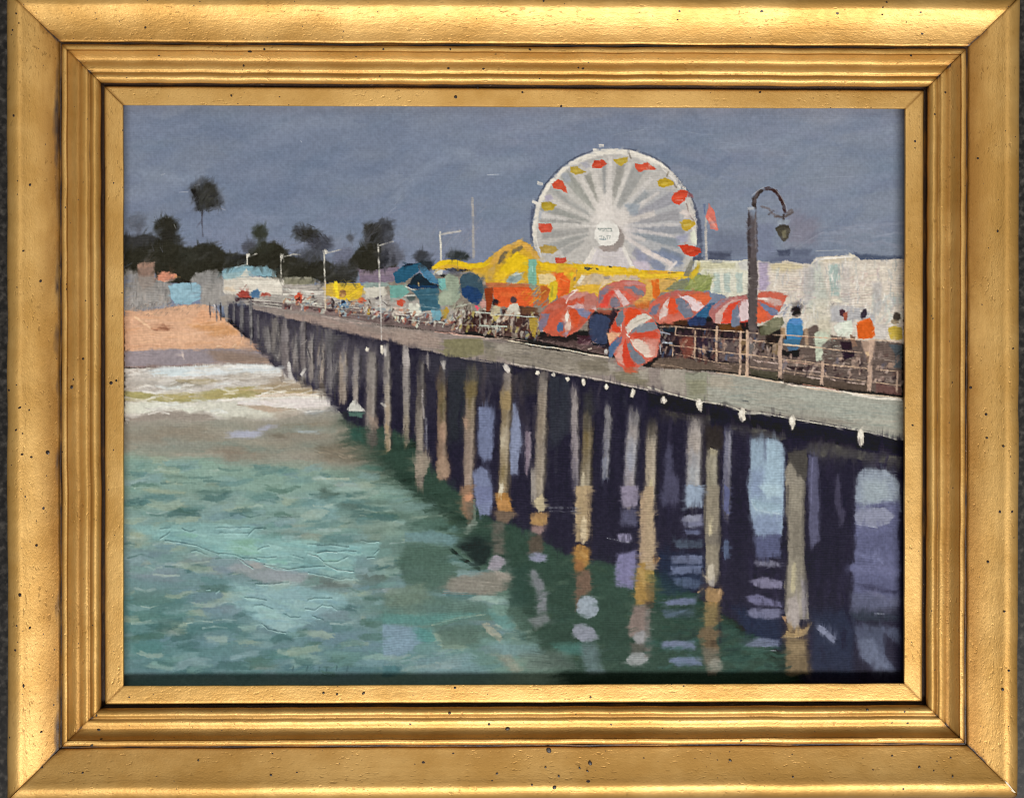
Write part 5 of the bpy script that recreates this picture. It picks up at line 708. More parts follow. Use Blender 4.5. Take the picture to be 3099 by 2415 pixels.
p('7f7a5c', [500, 350, 830, 340, 830, 470, 700, 490, 510, 490], soft=14, h=.5, ang=4); p('6f6b62', [830, 360, 920, 360, 920, 500, 850, 480], soft=20, a=.9); p('8a8171', [850, 420, 930, 420, 930, 540, 860, 520], soft=20, a=.8); p('8d8578', [920, 380, 1060, 370, 1400, 440, 1850, 500, 1870, 650, 1500, 620, 1100, 560, 930, 480], soft=16, a=.9, h=.5, ang=-8)
sc(70, [930, 390, 1400, 450, 1850, 510, 1850, 640, 1400, 600, 960, 500], ['9f968a', '77706a', 'a9a092', '847c70', '6f685e'], 190, 12, -6, 6, 142, a=.65, dry=.3, h=.8)
p('a0988c', [930, 400, 1000, 380, 1100, 420, 980, 480], soft=26, a=.7, dry=.1); p('6f6758', [1600, 520, 1870, 510, 1870, 620, 1620, 600], soft=40, a=.6); p('a39c90', [1860, 540, 1920, 540, 1920, 620, 1870, 640], soft=16, a=.8, dry=.15); p('7b7560', [1900, 620, 2184, 600, 2184, 740, 1920, 690], soft=30, a=.8, ang=-8); p('a79f94', [2110, 600, 2184, 590, 2184, 680, 2110, 670], soft=14, a=.8)
b('ded3c6', [1060, 545, 1300, 590, 1700, 660, 2184, 765], 12, dry=.15, h=1., a=.8); b('b9ab9d', [640, 500, 900, 540], 12, dry=.3, a=.7)
tile('F')
p('90907f', [310, 620, 490, 620, 500, 860, 320, 840], soft=16, h=.5, ang=85); p('86846a', [330, 680, 480, 680, 480, 820, 340, 830], soft=40, a=.6); p('a29a8e', [100, 600, 300, 590, 310, 800, 120, 760], soft=16, a=.85, ang=85, dry=.05)
p('9b9a8f', [500, 640, 700, 640, 1100, 710, 1700, 790, 2110, 850, 2110, 1180, 1700, 1080, 1200, 990, 800, 920, 500, 870], soft=12, h=.5, ang=-8, var=.03); p('a0a398', [1200, 780, 2100, 880, 2100, 1080, 1500, 980], soft=70, a=.8, ang=-8); p('a89e8e', [500, 640, 700, 650, 720, 760, 520, 740], soft=40, a=.8)
sc(90, [520, 680, 1100, 730, 2100, 880, 2100, 1140, 1300, 980, 540, 840], ['a9aca0', '939a90', 'aea89a', '8b938c', 'b1b3a6'], 300, 12, -3, 4, 143, a=.5, dry=.3, h=.9)
p('8b847a', [640, 900, 900, 930, 1200, 970, 1600, 1010, 1720, 1040, 1500, 1050, 1100, 980], soft=30, a=.75, ang=-9); b('6a675f', [820, 880, 1000, 910, 1180, 945], 9, a=.7); b('77726a', [1560, 990, 1720, 1030], 9, a=.7); b('56585a', [780, 855, 830, 860], 14, a=.9); b('c3c8bd', [760, 940, 870, 870], 8, a=.7, h=1.)
b('d9d2bf', [0, 740, 200, 800, 430, 860, 640, 885, 780, 940, 940, 955, 1150, 995, 1400, 1040, 1700, 1090], 13, h=1.2, dry=.06); b('cfcaba', [1700, 1090, 1900, 1130, 2060, 1175], 12, h=1.); b('c6c5b6', [800, 960, 940, 960], 12, h=1.)
# ---- lower-edge light knobs
for T_, q in [('F', (140, 820, 125, 880)), ('F', (430, 840, 430, 940)), ('F', (780, 910, 780, 1020)), ('F', (1195, 970, 1200, 1090)), ('F', (1765, 1080, 1765, 1230)), ('E', (1270, 610, 1275, 640)), ('E', (1405, 625, 1405, 655)), ('E', (1520, 650, 1525, 690)), ('E', (1655, 670, 1660, 730)), ('E', (1840, 720, 1838, 760)), ('E', (2065, 760, 2060, 830)), ('D', (2055, 420, 2050, 440)), ('D', (2170, 390, 2175, 480))]:
    tile(T_); on('painted_lamp_bulb'); w_ = 70 if T_ == 'F' else 44
    _q = random.Random(int(q[0])); _h = max(q[3] - q[1], w_ * .8) / 2; _c = ((q[0] + q[2]) / 2, (q[1] + q[3]) / 2)
    p('cfc7b8', [(_c[0] + math.cos(t_) * w_ * _q.uniform(.28, .52), _c[1] + math.sin(t_) * _h * _q.uniform(.8, 1.25)) for t_ in [k_ * math.pi / 5 for k_ in range(10)]], soft=9, h=1.1, dry=.14, ang=60)
    p('e4ded0', [(_c[0] - 4 + math.cos(t_) * w_ * _q.uniform(.12, .3), _c[1] - _h * .3 + math.sin(t_) * _h * _q.uniform(.3, .6)) for t_ in [k_ * math.pi / 4 for k_ in range(8)]], soft=8, h=1.4, dry=.1, ang=20)
on(DE)
# ---- people, clutter and rail on the deck
tile('M')
CR = on('painted_pier_crowd')
p('33292f', [0, 640, 260, 680, 300, 620, 860, 800, 1180, 760, 1960, 800, 2184, 860, 2184, 1330, 1900, 1290, 1500, 1290, 1100, 1230, 860, 1230, 240, 1180, 0, 1100], soft=20, h=.4, ang=5, var=.15)
p('6b5b50', [860, 1230, 1100, 1210, 1500, 1280, 2000, 1300, 2000, 1440, 1560, 1390, 1100, 1360, 760, 1330], soft=26, a=.95, ang=-4, dry=.05)
sc(90, [880, 860, 2100, 920, 2180, 1260, 1500, 1260, 900, 1200], ['2a2026', '4c3a3a', '6a4f48', '3a2e36', '857a70', '5a3c38', '241d26'], 90, 30, 80, 30, 151, a=.7, dry=.15, h=.5)
p('8a4a3c', [1100, 980, 1290, 970, 1290, 1230, 1180, 1230, 1120, 1080], soft=30, a=.8, dry=.15); p('3a2f3c', [1320, 970, 1540, 970, 1540, 1080, 1340, 1090], soft=20, a=.9); p('26202a', [1350, 1120, 1540, 1140, 1540, 1230, 1360, 1200], soft=20); p('6d5f5c', [1600, 1000, 1860, 1020, 1850, 1290, 1720, 1280, 1600, 1230], soft=30, a=.8, dry=.1); p('8e7252', [1860, 1010, 1960, 1010, 1940, 1180, 1860, 1180], soft=20, a=.9); p('74706e', [1960, 1030, 2090, 1040, 2080, 1200, 1960, 1190], soft=26, a=.9)
p('28343f', [900, 860, 1060, 850, 1060, 920, 920, 900], soft=20); b('aab3bd', [930, 1040, 1030, 1050], 34, dry=.15, h=1.); b('9298a6', [870, 910, 1000, 935], 22, dry=.25); b('bfc3ca', [890, 1180, 880, 1080, 930, 1030], 14, dry=.25, h=.9); b('d5d2cc', [1040, 1130, 1040, 1210], 18, dry=.35, h=1.)
sc(30, [1560, 1200, 2180, 1260, 2180, 1400, 1600, 1360], ['a88f84', 'c5a69b', '6f5a54', '8d7468', '5b4c46'], 120, 12, -3, 10, 152, a=.7, dry=.3, h=.8)
p('4a3224', [860, 800, 1060, 780, 1230, 740, 1200, 830, 940, 840], soft=16); p('2f3d63', [1200, 740, 1330, 700, 1440, 740, 1440, 830, 1240, 830], soft=16, h=.5); p('33628a', [1350, 650, 1420, 580, 1560, 550, 1500, 660, 1440, 740, 1330, 720], soft=14, h=.6, ang=40); p('6a4424', [1560, 800, 1860, 800, 1900, 900, 1620, 880], soft=20, a=.9); p('2b2124', [1860, 790, 1970, 790, 1970, 900, 1880, 900], soft=14)
on('painted_chair'); p('3a4460', [10, 720, 90, 690, 220, 710, 275, 770, 240, 900, 230, 1050, 120, 1080, 20, 1000], soft=12, h=.5, ang=80, var=.05); b('20242f', [40, 1060, 230, 1080], 40, dry=.25)
tile('L'); on(CR); p('5a4846', [1100, 960, 1500, 1000, 1720, 1060, 1940, 1120, 1940, 1200, 1500, 1110, 1060, 1010], soft=18, ang=-8, var=.1); p('2c2526', [1180, 900, 1400, 970, 1560, 920, 1720, 1000, 1400, 1040, 1080, 1000], soft=24, ang=20); p('4b2e38', [1560, 940, 1740, 960, 1720, 1060, 1560, 1060], soft=24, a=.9, dry=.1); sc(26, [1560, 950, 1760, 1000, 1920, 1100, 1600, 1110], ['b78b90', '6a5458', '8a6f70', 'c9b0aa'], 80, 10, 10, 30, 153, a=.7, dry=.3, h=.7); sc(26, [1060, 990, 1500, 1020, 1930, 1140, 1900, 1190, 1400, 1090], ['6e5c58', '8f7d76', '4d3e3e', 'a99188'], 160, 10, -8, 6, 154, a=.6, dry=.3)
b('e9e2d2', [1120, 895, 1220, 905, 1320, 925], 22, h=1.2); b('b9aa9a', [1700, 1120, 1740, 1110], 24, dry=.3); e('bdb9b4', 1920, 1150, 20, 30, soft=10, dry=.2)
# deck edge highlight
on('painted_deck_edge'); b('e3bba8', [0, 915, 60, 945, 240, 955, 430, 975], 16, h=1.1, dry=.06); b('e8cdb8', [440, 990, 600, 990, 760, 1020], 18, h=1.1); b('e6c5b4', [580, 970, 770, 1000, 960, 1020], 12, dry=.1, h=1.); b('ead9bf', [720, 1015, 900, 1045, 1120, 1085, 1350, 1115, 1500, 1145, 1750, 1190, 1940, 1218], 21, h=1.3)
tile('K'); b('d9a595', [1840, 905, 1960, 925, 2060, 920, 2184, 955], 16, h=1.1)
tile('M'); b('dfcdb8', [0, 1190, 120, 1205, 240, 1220], 16, h=1.2)
# ---- people at the right rail
tile('N'); on(CR)
p('665852', [300, 880, 560, 830, 640, 1000, 1000, 820, 1180, 940, 1460, 1000, 2060, 1040, 2060, 1640, 1700, 1640, 1100, 1560, 560, 1460, 200, 1400, 200, 1260], soft=26, h=.4, ang=3, var=.12)
p('43402f', [320, 840, 420, 800, 480, 900, 420, 950, 320, 930], soft=24); p('2c2422', [400, 960, 560, 860, 600, 980, 560, 1100, 420, 1180, 340, 1160], soft=26, dry=.1); p('8a7458', [480, 1060, 560, 1050, 560, 1190, 480, 1190], soft=16, a=.9)
sc(110, [980, 1120, 1560, 1160, 2060, 1200, 2060, 1560, 1200, 1480, 640, 1400, 640, 1260], ['4a3c3c', '87766c', '5d4c48', 'a08d80', '3a2e32', '9a8a80', '6f625a', 'b9a89a'], 190, 11, 1, 5, 161, a=.7, dry=.3, h=.9)
p('b9c2ad', [990, 930, 1080, 870, 1180, 880, 1180, 1000, 1100, 1060, 1080, 1250, 1010, 1270, 1000, 1100], soft=18, h=.7, dry=.08); p('c5bda8', [1030, 760, 1180, 740, 1180, 960, 1040, 900], soft=30, a=.8, dry=.1); sc(40, [1010, 1000, 1300, 1000, 1320, 1240, 1020, 1260], ['b8bfb0', '5b5450', 'd0d0c0', '7d7a72', '3f3a3a'], 100, 11, 1, 6, 162, a=.8, dry=.3, h=.9)
p('82726a', [640, 1300, 1000, 1340, 1000, 1400, 660, 1380], soft=30, a=.7); p('2c2226', [620, 1330, 860, 1340, 840, 1390, 680, 1370], soft=20, a=.9, dry=.15); p('4d4a3c', [200, 1370, 540, 1400, 540, 1500, 220, 1440], soft=24, a=.9, dry=.05); p('4f463c', [620, 1420, 1060, 1480, 1060, 1580, 600, 1520], soft=24, a=.9, dry=.05); p('55483f', [1110, 1500, 1640, 1540, 1640, 1640, 1120, 1590], soft=24, a=.9, dry=.05); p('6b4c48', [1740, 1540, 2040, 1580, 2050, 1680, 1740, 1650], soft=24, a=.9, dry=.05)
for q in [(300, 1260, 540, 1300), (240, 1250, 330, 1280), (640, 1340, 700, 1370), (850, 1380, 1060, 1400), (900, 1460, 1060, 1480), (1140, 1470, 1240, 1500), (1380, 1520, 1600, 1550)]: b('d9bfb3', q, 20, dry=.4, h=1.1, a=.85)
on('painted_person'); e('2b2125', 765, 660, 66, 62, soft=22); p('3d7cae', [650, 830, 690, 750, 820, 740, 855, 820, 850, 960, 820, 1010, 640, 1000], soft=12, h=.8, ang=80); p('5588c4', [660, 800, 720, 740, 830, 740, 850, 800, 760, 830], soft=24, a=.9, h=.8); p('3f6d8f', [610, 1000, 820, 1000, 800, 1080, 620, 1060], soft=16); p('4b6c8c', [640, 1090, 820, 1090, 760, 1150, 680, 1140], soft=16); p('211a24', [600, 1110, 660, 1140, 820, 1120, 800, 1220, 660, 1210, 600, 1190], soft=14); b('a88866', [600, 850, 600, 980], 70, soft=.6, a=.9, dry=.05); b('a58a72', [890, 880, 900, 1060], 70, soft=.6, a=.9, dry=.1); p('2e2b33', [700, 560, 800, 540, 850, 600, 820, 640, 720, 620], soft=30, a=.5)
sc(24, [560, 560, 700, 520, 700, 720, 580, 740], ['7d88a8', 'a3a9ba', '6b7696'], 60, 14, 30, 40, 163, a=.7, dry=.25); sc(10, [780, 520, 860, 520, 860, 620, 780, 620], ['5c6684', 'c3c6c6'], 50, 12, 50, 40, 164, a=.7, dry=.3)
on('painted_person'); e('4c333c', 1330, 670, 40, 42, soft=18); p('a35a48', [1340, 680, 1390, 660, 1405, 720, 1380, 780, 1340, 760], soft=14, h=.6); p('d3dacb', [1220, 840, 1300, 790, 1440, 760, 1465, 860, 1450, 940, 1390, 975, 1270, 960], soft=12, h=1., ang=30); p('e6e6da', [1225, 840, 1300, 800, 1340, 860, 1260, 900], soft=20, a=.8, h=1.1); p('32262e', [1300, 1030, 1440, 1030, 1450, 1120, 1340, 1130], soft=18, dry=.1); p('302430', [1320, 1140, 1480, 1140, 1480, 1200, 1360, 1260], soft=18, dry=.1); b('8a6a58', [1450, 960, 1490, 1100], 60, dry=.2, a=.9); b('7d6455', [1440, 960, 1480, 980], 50, soft=.6)
on('painted_person'); e('3a343f', 1595, 690, 38, 66, 14, soft=18); p('d95f24', [1500, 830, 1530, 790, 1620, 750, 1680, 740, 1730, 850, 1735, 950, 1700, 990, 1520, 990], soft=10, h=.9, ang=70); b('e8743a', [1520, 800, 1620, 760], 30, a=.7, h=.9); b('f0a070', [1700, 910, 1725, 890], 14, h=1.); p('b89a86', [1560, 1010, 1740, 1000, 1720, 1140, 1680, 1270, 1640, 1270, 1590, 1150], soft=26, a=.9, ang=80, h=.6, dry=.05); p('d0b08c', [1620, 1150, 1690, 1160, 1660, 1300, 1640, 1290], soft=14, h=.8)
on('painted_person'); e('4c4540', 2000, 720, 50, 50, soft=22); e('8a7a62', 1975, 780, 46, 30, soft=20, a=.8); p('bfa544', [1895, 860, 1960, 830, 2060, 850, 2060, 1000, 1930, 1000, 1900, 940], soft=14, h=.7); p('4d5860', [1900, 1060, 2060, 1060, 2060, 1360, 1960, 1340, 1990, 1200], soft=30, a=.9, dry=.08); p('9c8272', [1860, 1340, 1920, 1280, 1980, 1290, 1960, 1350], soft=16, a=.9, dry=.1)
on('painted_person'); tile('M'); p('5d5d48', [2110, 860, 2184, 800, 2220, 780, 2184, 940, 2110, 950], soft=16)
tile('N'); p('6f6f58', [360, 820, 470, 740, 600, 730, 620, 800, 560, 880, 430, 940, 380, 920], soft=14, h=.6, ang=35); p('86846a', [440, 780, 590, 750, 560, 840, 460, 870], soft=30, a=.7)
tile('M'); sc(90, [880, 880, 2100, 930, 2180, 1240, 1500, 1250, 900, 1190], ['8a6a58', 'c9a890', '2a2028', '6f4a44', '4a5a78', 'b08a78', '5a4a48', '1f1a22', '93857a'], 64, 36, 78, 30, 155, a=.65, dry=.05, h=.6, soft=.6, lab=CR)
tile('N'); sc(110, [200, 1000, 640, 1120, 1040, 1260, 1640, 1160, 2060, 1220, 2060, 1540, 1240, 1480, 620, 1380, 200, 1240], ['c9ab98', '3a2c30', '8d7468', 'a8938a', '5d4844', '2a2228', 'd3bdae', '6d6a78'], 64, 38, 70, 40, 165, a=.6, dry=.06, h=.6, soft=.6, lab=CR)
# ---- umbrellas
tile('M')
U3 = on('painted_umbrella')            # back row, left
p('c46a5c', [95, 610, 120, 460, 180, 360, 300, 300, 450, 275, 620, 285, 715, 340, 710, 440, 660, 490, 520, 580, 400, 610, 250, 620], soft=10, h=.7, ang=40); p('7d7080', [120, 520, 150, 420, 230, 350, 270, 360, 200, 460, 130, 560], soft=14); p('d8483c', [130, 600, 200, 470, 280, 400, 330, 420, 250, 520, 230, 600], soft=12, h=.8); p('7d7684', [260, 580, 270, 500, 330, 480, 390, 540, 380, 600, 280, 610], soft=12); p('d9b9b6', [330, 410, 380, 400, 450, 480, 520, 560, 430, 600, 380, 520], soft=12, h=.8); p('d45a48', [400, 410, 470, 420, 600, 500, 560, 560, 500, 540], soft=12, h=.8); p('737786', [440, 355, 560, 350, 690, 420, 680, 470, 600, 460, 520, 390], soft=12, h=.7); p('c98a86', [420, 290, 600, 285, 710, 350, 600, 340, 440, 330], soft=14, a=.9); b('b0484a', [300, 305, 460, 280, 620, 290], 10, a=.8)
U2 = on('painted_umbrella')            # middle
p('c4604e', [720, 680, 760, 560, 850, 480, 960, 430, 1100, 410, 1300, 410, 1480, 430, 1500, 520, 1400, 620, 1270, 740, 1180, 760, 900, 810, 820, 780, 790, 720], soft=10, h=.7, ang=20); p('6f7186', [740, 690, 790, 590, 880, 560, 850, 650, 800, 720], soft=12); p('d2bdb6', [870, 740, 870, 650, 920, 560, 990, 490, 980, 620, 960, 770, 860, 790], soft=10, h=.8, ang=70); p('dd4f2e', [985, 690, 980, 570, 1010, 490, 1060, 510, 1110, 670, 1040, 690], soft=8, h=.9); p('74798a', [1070, 510, 1140, 490, 1230, 560, 1290, 670, 1270, 730, 1180, 740, 1110, 640], soft=12, h=.7); p('dac4c6', [1110, 480, 1230, 470, 1340, 520, 1420, 590, 1330, 660, 1280, 650, 1220, 540], soft=10, h=.8, ang=-35); p('d9643e', [1300, 440, 1460, 440, 1520, 500, 1420, 580, 1330, 520, 1230, 460], soft=14, h=.8, ang=30, dry=.05); p('b4605c', [880, 490, 1000, 420, 1200, 410, 1100, 460, 980, 480], soft=18, a=.8); p('c96a58', [830, 780, 960, 700, 1180, 720, 1160, 760, 900, 810], soft=14, a=.85)
U4 = on('painted_umbrella')            # right, behind the lamp
p('b06a66', [1470, 680, 1520, 590, 1640, 510, 1780, 480, 1960, 450, 1960, 780, 1860, 800, 1640, 810, 1540, 800], soft=10, h=.7, ang=30); p('c9a39a', [1560, 700, 1640, 610, 1740, 550, 1660, 660, 1620, 810, 1550, 800], soft=12, h=.7); p('dc4a34', [1620, 800, 1660, 660, 1740, 570, 1870, 515, 1790, 620, 1740, 800], soft=8, h=.9, ang=50); p('717b90', [1740, 790, 1760, 660, 1830, 580, 1860, 700, 1850, 840, 1750, 850], soft=10, h=.6, ang=80); p('d3bcbe', [1850, 700, 1860, 580, 1900, 510, 1960, 510, 1960, 770, 1880, 780], soft=10, h=.8, ang=85); b('e5c3b5', [1700, 560, 1800, 525, 1880, 510], 12, h=1., dry=.1); b('8a5a58', [1680, 490, 1800, 480, 1950, 450], 14, dry=.25); b('c9483c', [1880, 790, 1960, 770], 26, a=.9); p('8d8093', [1520, 610, 1640, 520, 1700, 520, 1600, 600, 1530, 650], soft=18, a=.8)
tile('N'); p('c7604c', [270, 480, 330, 420, 440, 410, 560, 420, 660, 470, 620, 560, 560, 680, 440, 760, 320, 800, 270, 790], soft=10, h=.8, ang=-20, lab=U4); p('c9a79e', [310, 490, 460, 480, 580, 520, 600, 600, 500, 590, 380, 530], soft=16, h=.8, ang=-20, lab=U4); b('ecdcd0', [310, 500, 420, 510], 26, h=1., dry=.1, lab=U4); p('6f7896', [300, 530, 380, 560, 530, 640, 560, 690, 480, 710, 400, 650, 340, 590], soft=12, h=.7, lab=U4); p('dd5f3c', [275, 590, 340, 610, 400, 680, 430, 740, 330, 790, 280, 790], soft=10, h=.8, lab=U4); b('8a3c34', [330, 420, 440, 412, 560, 422, 660, 465], 10, a=.7, dry=.15, lab=U4); b('d9d5d6', [540, 690, 600, 640, 620, 630], 16, dry=.3, h=1., lab=U4)
tile('L')
U1 = on('painted_umbrella')            # front left, tilted
p('c25a44', [1090, 760, 1120, 680, 1220, 570, 1350, 490, 1500, 420, 1700, 430, 1800, 480, 1790, 620, 1700, 760, 1560, 900, 1420, 970, 1260, 960, 1150, 900], soft=12, h=.7, ang=30, var=.07); p('7a7288', [1090, 800, 1130, 690, 1240, 680, 1200, 780, 1130, 900, 1090, 880], soft=16, a=.95); p('cf5a40', [1160, 870, 1230, 760, 1400, 620, 1430, 640, 1390, 740, 1290, 900], soft=12, h=.8, ang=50); p('4d6a92', [1300, 880, 1330, 790, 1400, 770, 1390, 890, 1340, 920], soft=12, h=.6); p('d4b6a8', [1400, 760, 1440, 640, 1470, 700, 1490, 820, 1470, 880, 1410, 880], soft=12, h=.8, ang=80); b('e8ddd2', [1440, 680, 1430, 790], 40, h=1., dry=.05); p('d2502e', [1450, 620, 1540, 640, 1600, 720, 1560, 850, 1490, 860, 1480, 740], soft=12, h=.8, ang=60); p('7a7b98', [1540, 620, 1680, 610, 1730, 680, 1680, 750, 1600, 710], soft=14, h=.6); p('cfa9a6', [1450, 590, 1600, 560, 1790, 580, 1800, 640, 1680, 620, 1520, 620], soft=14, h=.8, ang=5); p('d5563e', [1430, 590, 1560, 500, 1740, 480, 1760, 560, 1560, 560], soft=12, h=.8, ang=20); p('c08a84', [1360, 480, 1500, 420, 1720, 430, 1640, 480, 1460, 520], soft=16, a=.85, ang=15); b('e3cfc6', [1430, 560, 1460, 480, 1560, 400], 20, dry=.2, h=1.); p('c36a58', [1150, 650, 1300, 560, 1420, 580, 1300, 640], soft=20, a=.8, ang=20); p('8d7f92', [1370, 940, 1480, 880, 1420, 970], soft=12, a=.9)
for q in [(1500, 930, 1640, 820, 1760, 690), (1480, 950, 1620, 860, 1720, 760), (1120, 690, 1220, 590, 1400, 490), (1290, 900, 1420, 620), (1560, 900, 1680, 780)]: b('a8746e', q, 9, dry=.3, a=.7)
tile('M'); p('b5746a', [-40, 440, 80, 430, 110, 520, 90, 600, -20, 660, -60, 600], soft=20, a=.9, lab=U1); p('a0503c', [100, 630, 300, 640, 260, 700, 120, 680], soft=16, a=.8)
U5 = on('painted_umbrella')            # nearest, tilted towards the viewer
p('c96453', [330, 740, 360, 660, 440, 620, 560, 600, 700, 640, 760, 700, 840, 820, 880, 920, 880, 1060, 840, 1200, 740, 1270, 620, 1340, 560, 1410, 460, 1390, 360, 1300, 310, 1180, 260, 1060, 260, 900], soft=12, h=.7, ang=70); p('6d7680', [330, 770, 370, 670, 430, 620, 430, 740, 400, 850, 350, 840], soft=9, h=.7); p('d3442b', [290, 830, 330, 780, 360, 850, 410, 870, 400, 920, 300, 900], soft=12, h=.8); p('dd4c2a', [440, 830, 450, 690, 490, 620, 600, 630, 660, 680, 560, 730, 490, 800], soft=9, h=.9, ang=60); p('cfc6b9', [445, 880, 500, 780, 600, 710, 700, 680, 780, 740, 640, 830, 540, 880, 480, 940], soft=8, h=1., ang=35); b('a8a08c', [560, 800, 650, 760, 720, 740], 16, a=.7, dry=.2); p('7f8690', [510, 930, 560, 860, 660, 800, 800, 790, 860, 860, 760, 900, 620, 910], soft=10, h=.7, ang=15); p('d04a34', [490, 950, 640, 910, 820, 905, 870, 950, 860, 990, 700, 970, 560, 990, 510, 1000], soft=9, h=.9, ang=5); p('d6bfb0', [510, 1000, 600, 990, 740, 1040, 830, 1100, 820, 1200, 720, 1230, 640, 1160, 560, 1090], soft=10, h=.8, ang=-30); p('cf8a7c', [700, 1010, 860, 1000, 850, 1180, 800, 1220], soft=30, a=.8); p('727884', [470, 1070, 510, 1030, 560, 1120, 680, 1240, 690, 1290, 600, 1310, 520, 1220], soft=9, h=.7, ang=-50); p('d2432e', [420, 1060, 460, 1000, 490, 1130, 520, 1240, 580, 1330, 540, 1380, 460, 1340, 420, 1220], soft=9, h=.9, ang=-75); p('d09a8c', [330, 1200, 380, 1080, 430, 1060, 410, 1200, 440, 1320, 360, 1270], soft=14, h=.7, a=.9); p('4f6a90', [250, 1220, 260, 1090, 330, 1010, 410, 960, 400, 1040, 340, 1120, 280, 1220], soft=9, h=.6, ang=50); p('dfa982', [240, 930, 280, 910, 400, 920, 360, 970, 270, 1060, 245, 1000], soft=10, h=.8, ang=20); b('e3d8cf', [400, 820, 405, 900], 16, dry=.2, h=1.); b('e8ddd2', [470, 940, 500, 970], 22, h=1.); p('b8583a', [440, 1350, 560, 1340, 590, 1400, 460, 1410], soft=30, a=.8, dry=.1)
# ---- rails
tile('M'); on('painted_railing')
RC = 'd6b596'
for q, w_ in [((880, 845, 1060, 845, 1330, 870, 1600, 890, 1880, 905, 2080, 925), 16), ((1060, 950, 1320, 965, 1600, 985, 1850, 1000, 2184, 1025), 13), ((1000, 1072, 1180, 1090, 1340, 1112, 1600, 1150, 1820, 1175, 2184, 1215), 17), ((1060, 1175, 1200, 1200, 1380, 1240, 1560, 1280, 1720, 1300), 13), ((1980, 1335, 2184, 1355), 11), ((1570, 1405, 1740, 1430, 1960, 1460, 2184, 1510), 17), ((790, 1298, 1000, 1320, 1160, 1350), 9)]: b(RC, q, w_, h=1.2, dry=.05)
for x, y0, y1, w_ in [(1072, 850, 950, 20), (1310, 900, 1230, 26), (1575, 850, 1260, 36), (1865, 900, 1420, 34), (1945, 900, 1450, 36), (1040, 1100, 1210, 16)]: b('c5a58a', [x, y0, x - 8, y1], w_, h=.9, dry=.12)
tile('N')
for q, w_ in [((0, 908, 180, 912, 290, 930), 15), ((0, 1000, 200, 1015, 400, 1040, 600, 1060), 13), ((610, 1060, 740, 1072, 900, 1092, 1060, 1105), 26), ((1060, 1105, 1300, 1135, 1440, 1150, 1570, 1160), 17), ((480, 945, 640, 950, 900, 962, 1200, 985, 1500, 1000, 1800, 1012, 2050, 1030), 17), ((0, 1170, 200, 1190, 400, 1215, 550, 1240, 800, 1265, 1070, 1300, 1300, 1320, 1620, 1350), 15), ((620, 1265, 800, 1290, 1060, 1320), 12), ((1130, 1310, 1400, 1340, 1640, 1360), 12), ((1740, 1370, 1900, 1380, 2050, 1392), 12), ((200, 1340, 400, 1360, 540, 1375), 12), ((610, 1385, 800, 1415, 1060, 1445, 1300, 1475, 1620, 1510), 13), ((1740, 1530, 1900, 1548, 2040, 1560), 15), ((0, 1435, 200, 1460, 400, 1500, 580, 1530, 700, 1560, 900, 1590, 1200, 1635, 1500, 1665, 1850, 1695, 2060, 1720), 22), ((850, 1550, 1060, 1580, 1280, 1610), 10)]:
    b(RC if w_ < 20 else 'd8c2a8', q, w_, h=1.2, dry=.06)
b('cf7f6a', [760, 965, 1060, 985, 1400, 1005], 9, a=.8); b('d99a86', [620, 1270, 900, 1300], 7, a=.7); b('f0dfc8', [560, 1520, 700, 1560, 900, 1592], 12, h=1.3)
for x, y0, y1, w_ in [(85, 920, 1430, 32), (180, 920, 1450, 34), (575, 960, 1500, 56), (1090, 1260, 1580, 48), (1670, 1290, 1640, 60), (2005, 1400, 1640, 34), (1690, 1000, 1250, 60)]: b('c3a590', [x, y0, x - 10, y1], w_, h=.8, dry=.14, a=.9)
tile('F'); b('f2e3d2', [1100, 700, 1200, 730, 1450, 750, 1700, 795, 1850, 830, 2090, 845], 14, h=1.4, dry=.05); b('e5ddcf', [1700, 800, 1800, 820, 1880, 832, 2090, 846], 24, h=1.2, dry=.1); b('c9897a', [1280, 720, 1430, 742, 1580, 770], 9, a=.8)
# ---- street lamps
for T_, post, arm in [('A', (1060, 1255, 1058, 1340), (1062, 1268, 1090, 1272, 1140, 1250)), ('A', (1340, 1255, 1340, 1350, 1342, 1445), (1345, 1278, 1380, 1272, 1440, 1255, 1500, 1262)), ('A', (1695, 1222, 1696, 1400, 1702, 1500, 1705, 1690), (1700, 1248, 1760, 1235, 1835, 1218)), ('A', (2140, 1175, 2148, 1350, 2158, 1690), (2140, 1190, 2184, 1172, 2265, 1148)), ('B', (468, 1075, 474, 1200, 476, 1300), (480, 1092, 560, 1076, 640, 1062))]:
    tile(T_); on('painted_street_lamp'); b('cbc7ba', post, 22 if T_ == 'B' else 17, h=1., taper=.15); b('c3bfb4', arm, 13, h=.9, dry=.06); b('dedacd', post[:4], 12, h=1.1, a=.8)
b('b9b6b4', [500, 1085, 630, 1062], 24, dry=.3, a=.7); tile('A'); e('d9d5ca', 1070, 1262, 18, 16, soft=6, h=1.); e('d8d4c8', 1352, 1272, 16, 22, soft=6, h=1.); e('d8d4c8', 1702, 1232, 20, 20, soft=6, h=1.); b('c9c5b8', [1362, 1290, 1362, 1320], 12)
tile('K'); b('c9b9a0', [500, 300, 505, 620], 24, dry=.15, h=.9); b('c9c6c0', [1165, 30, 1172, 300, 1182, 500, 1185, 760, 1190, 1010], 20, dry=.1, h=.9)
tile('C'); BL = on('painted_lamp_post')
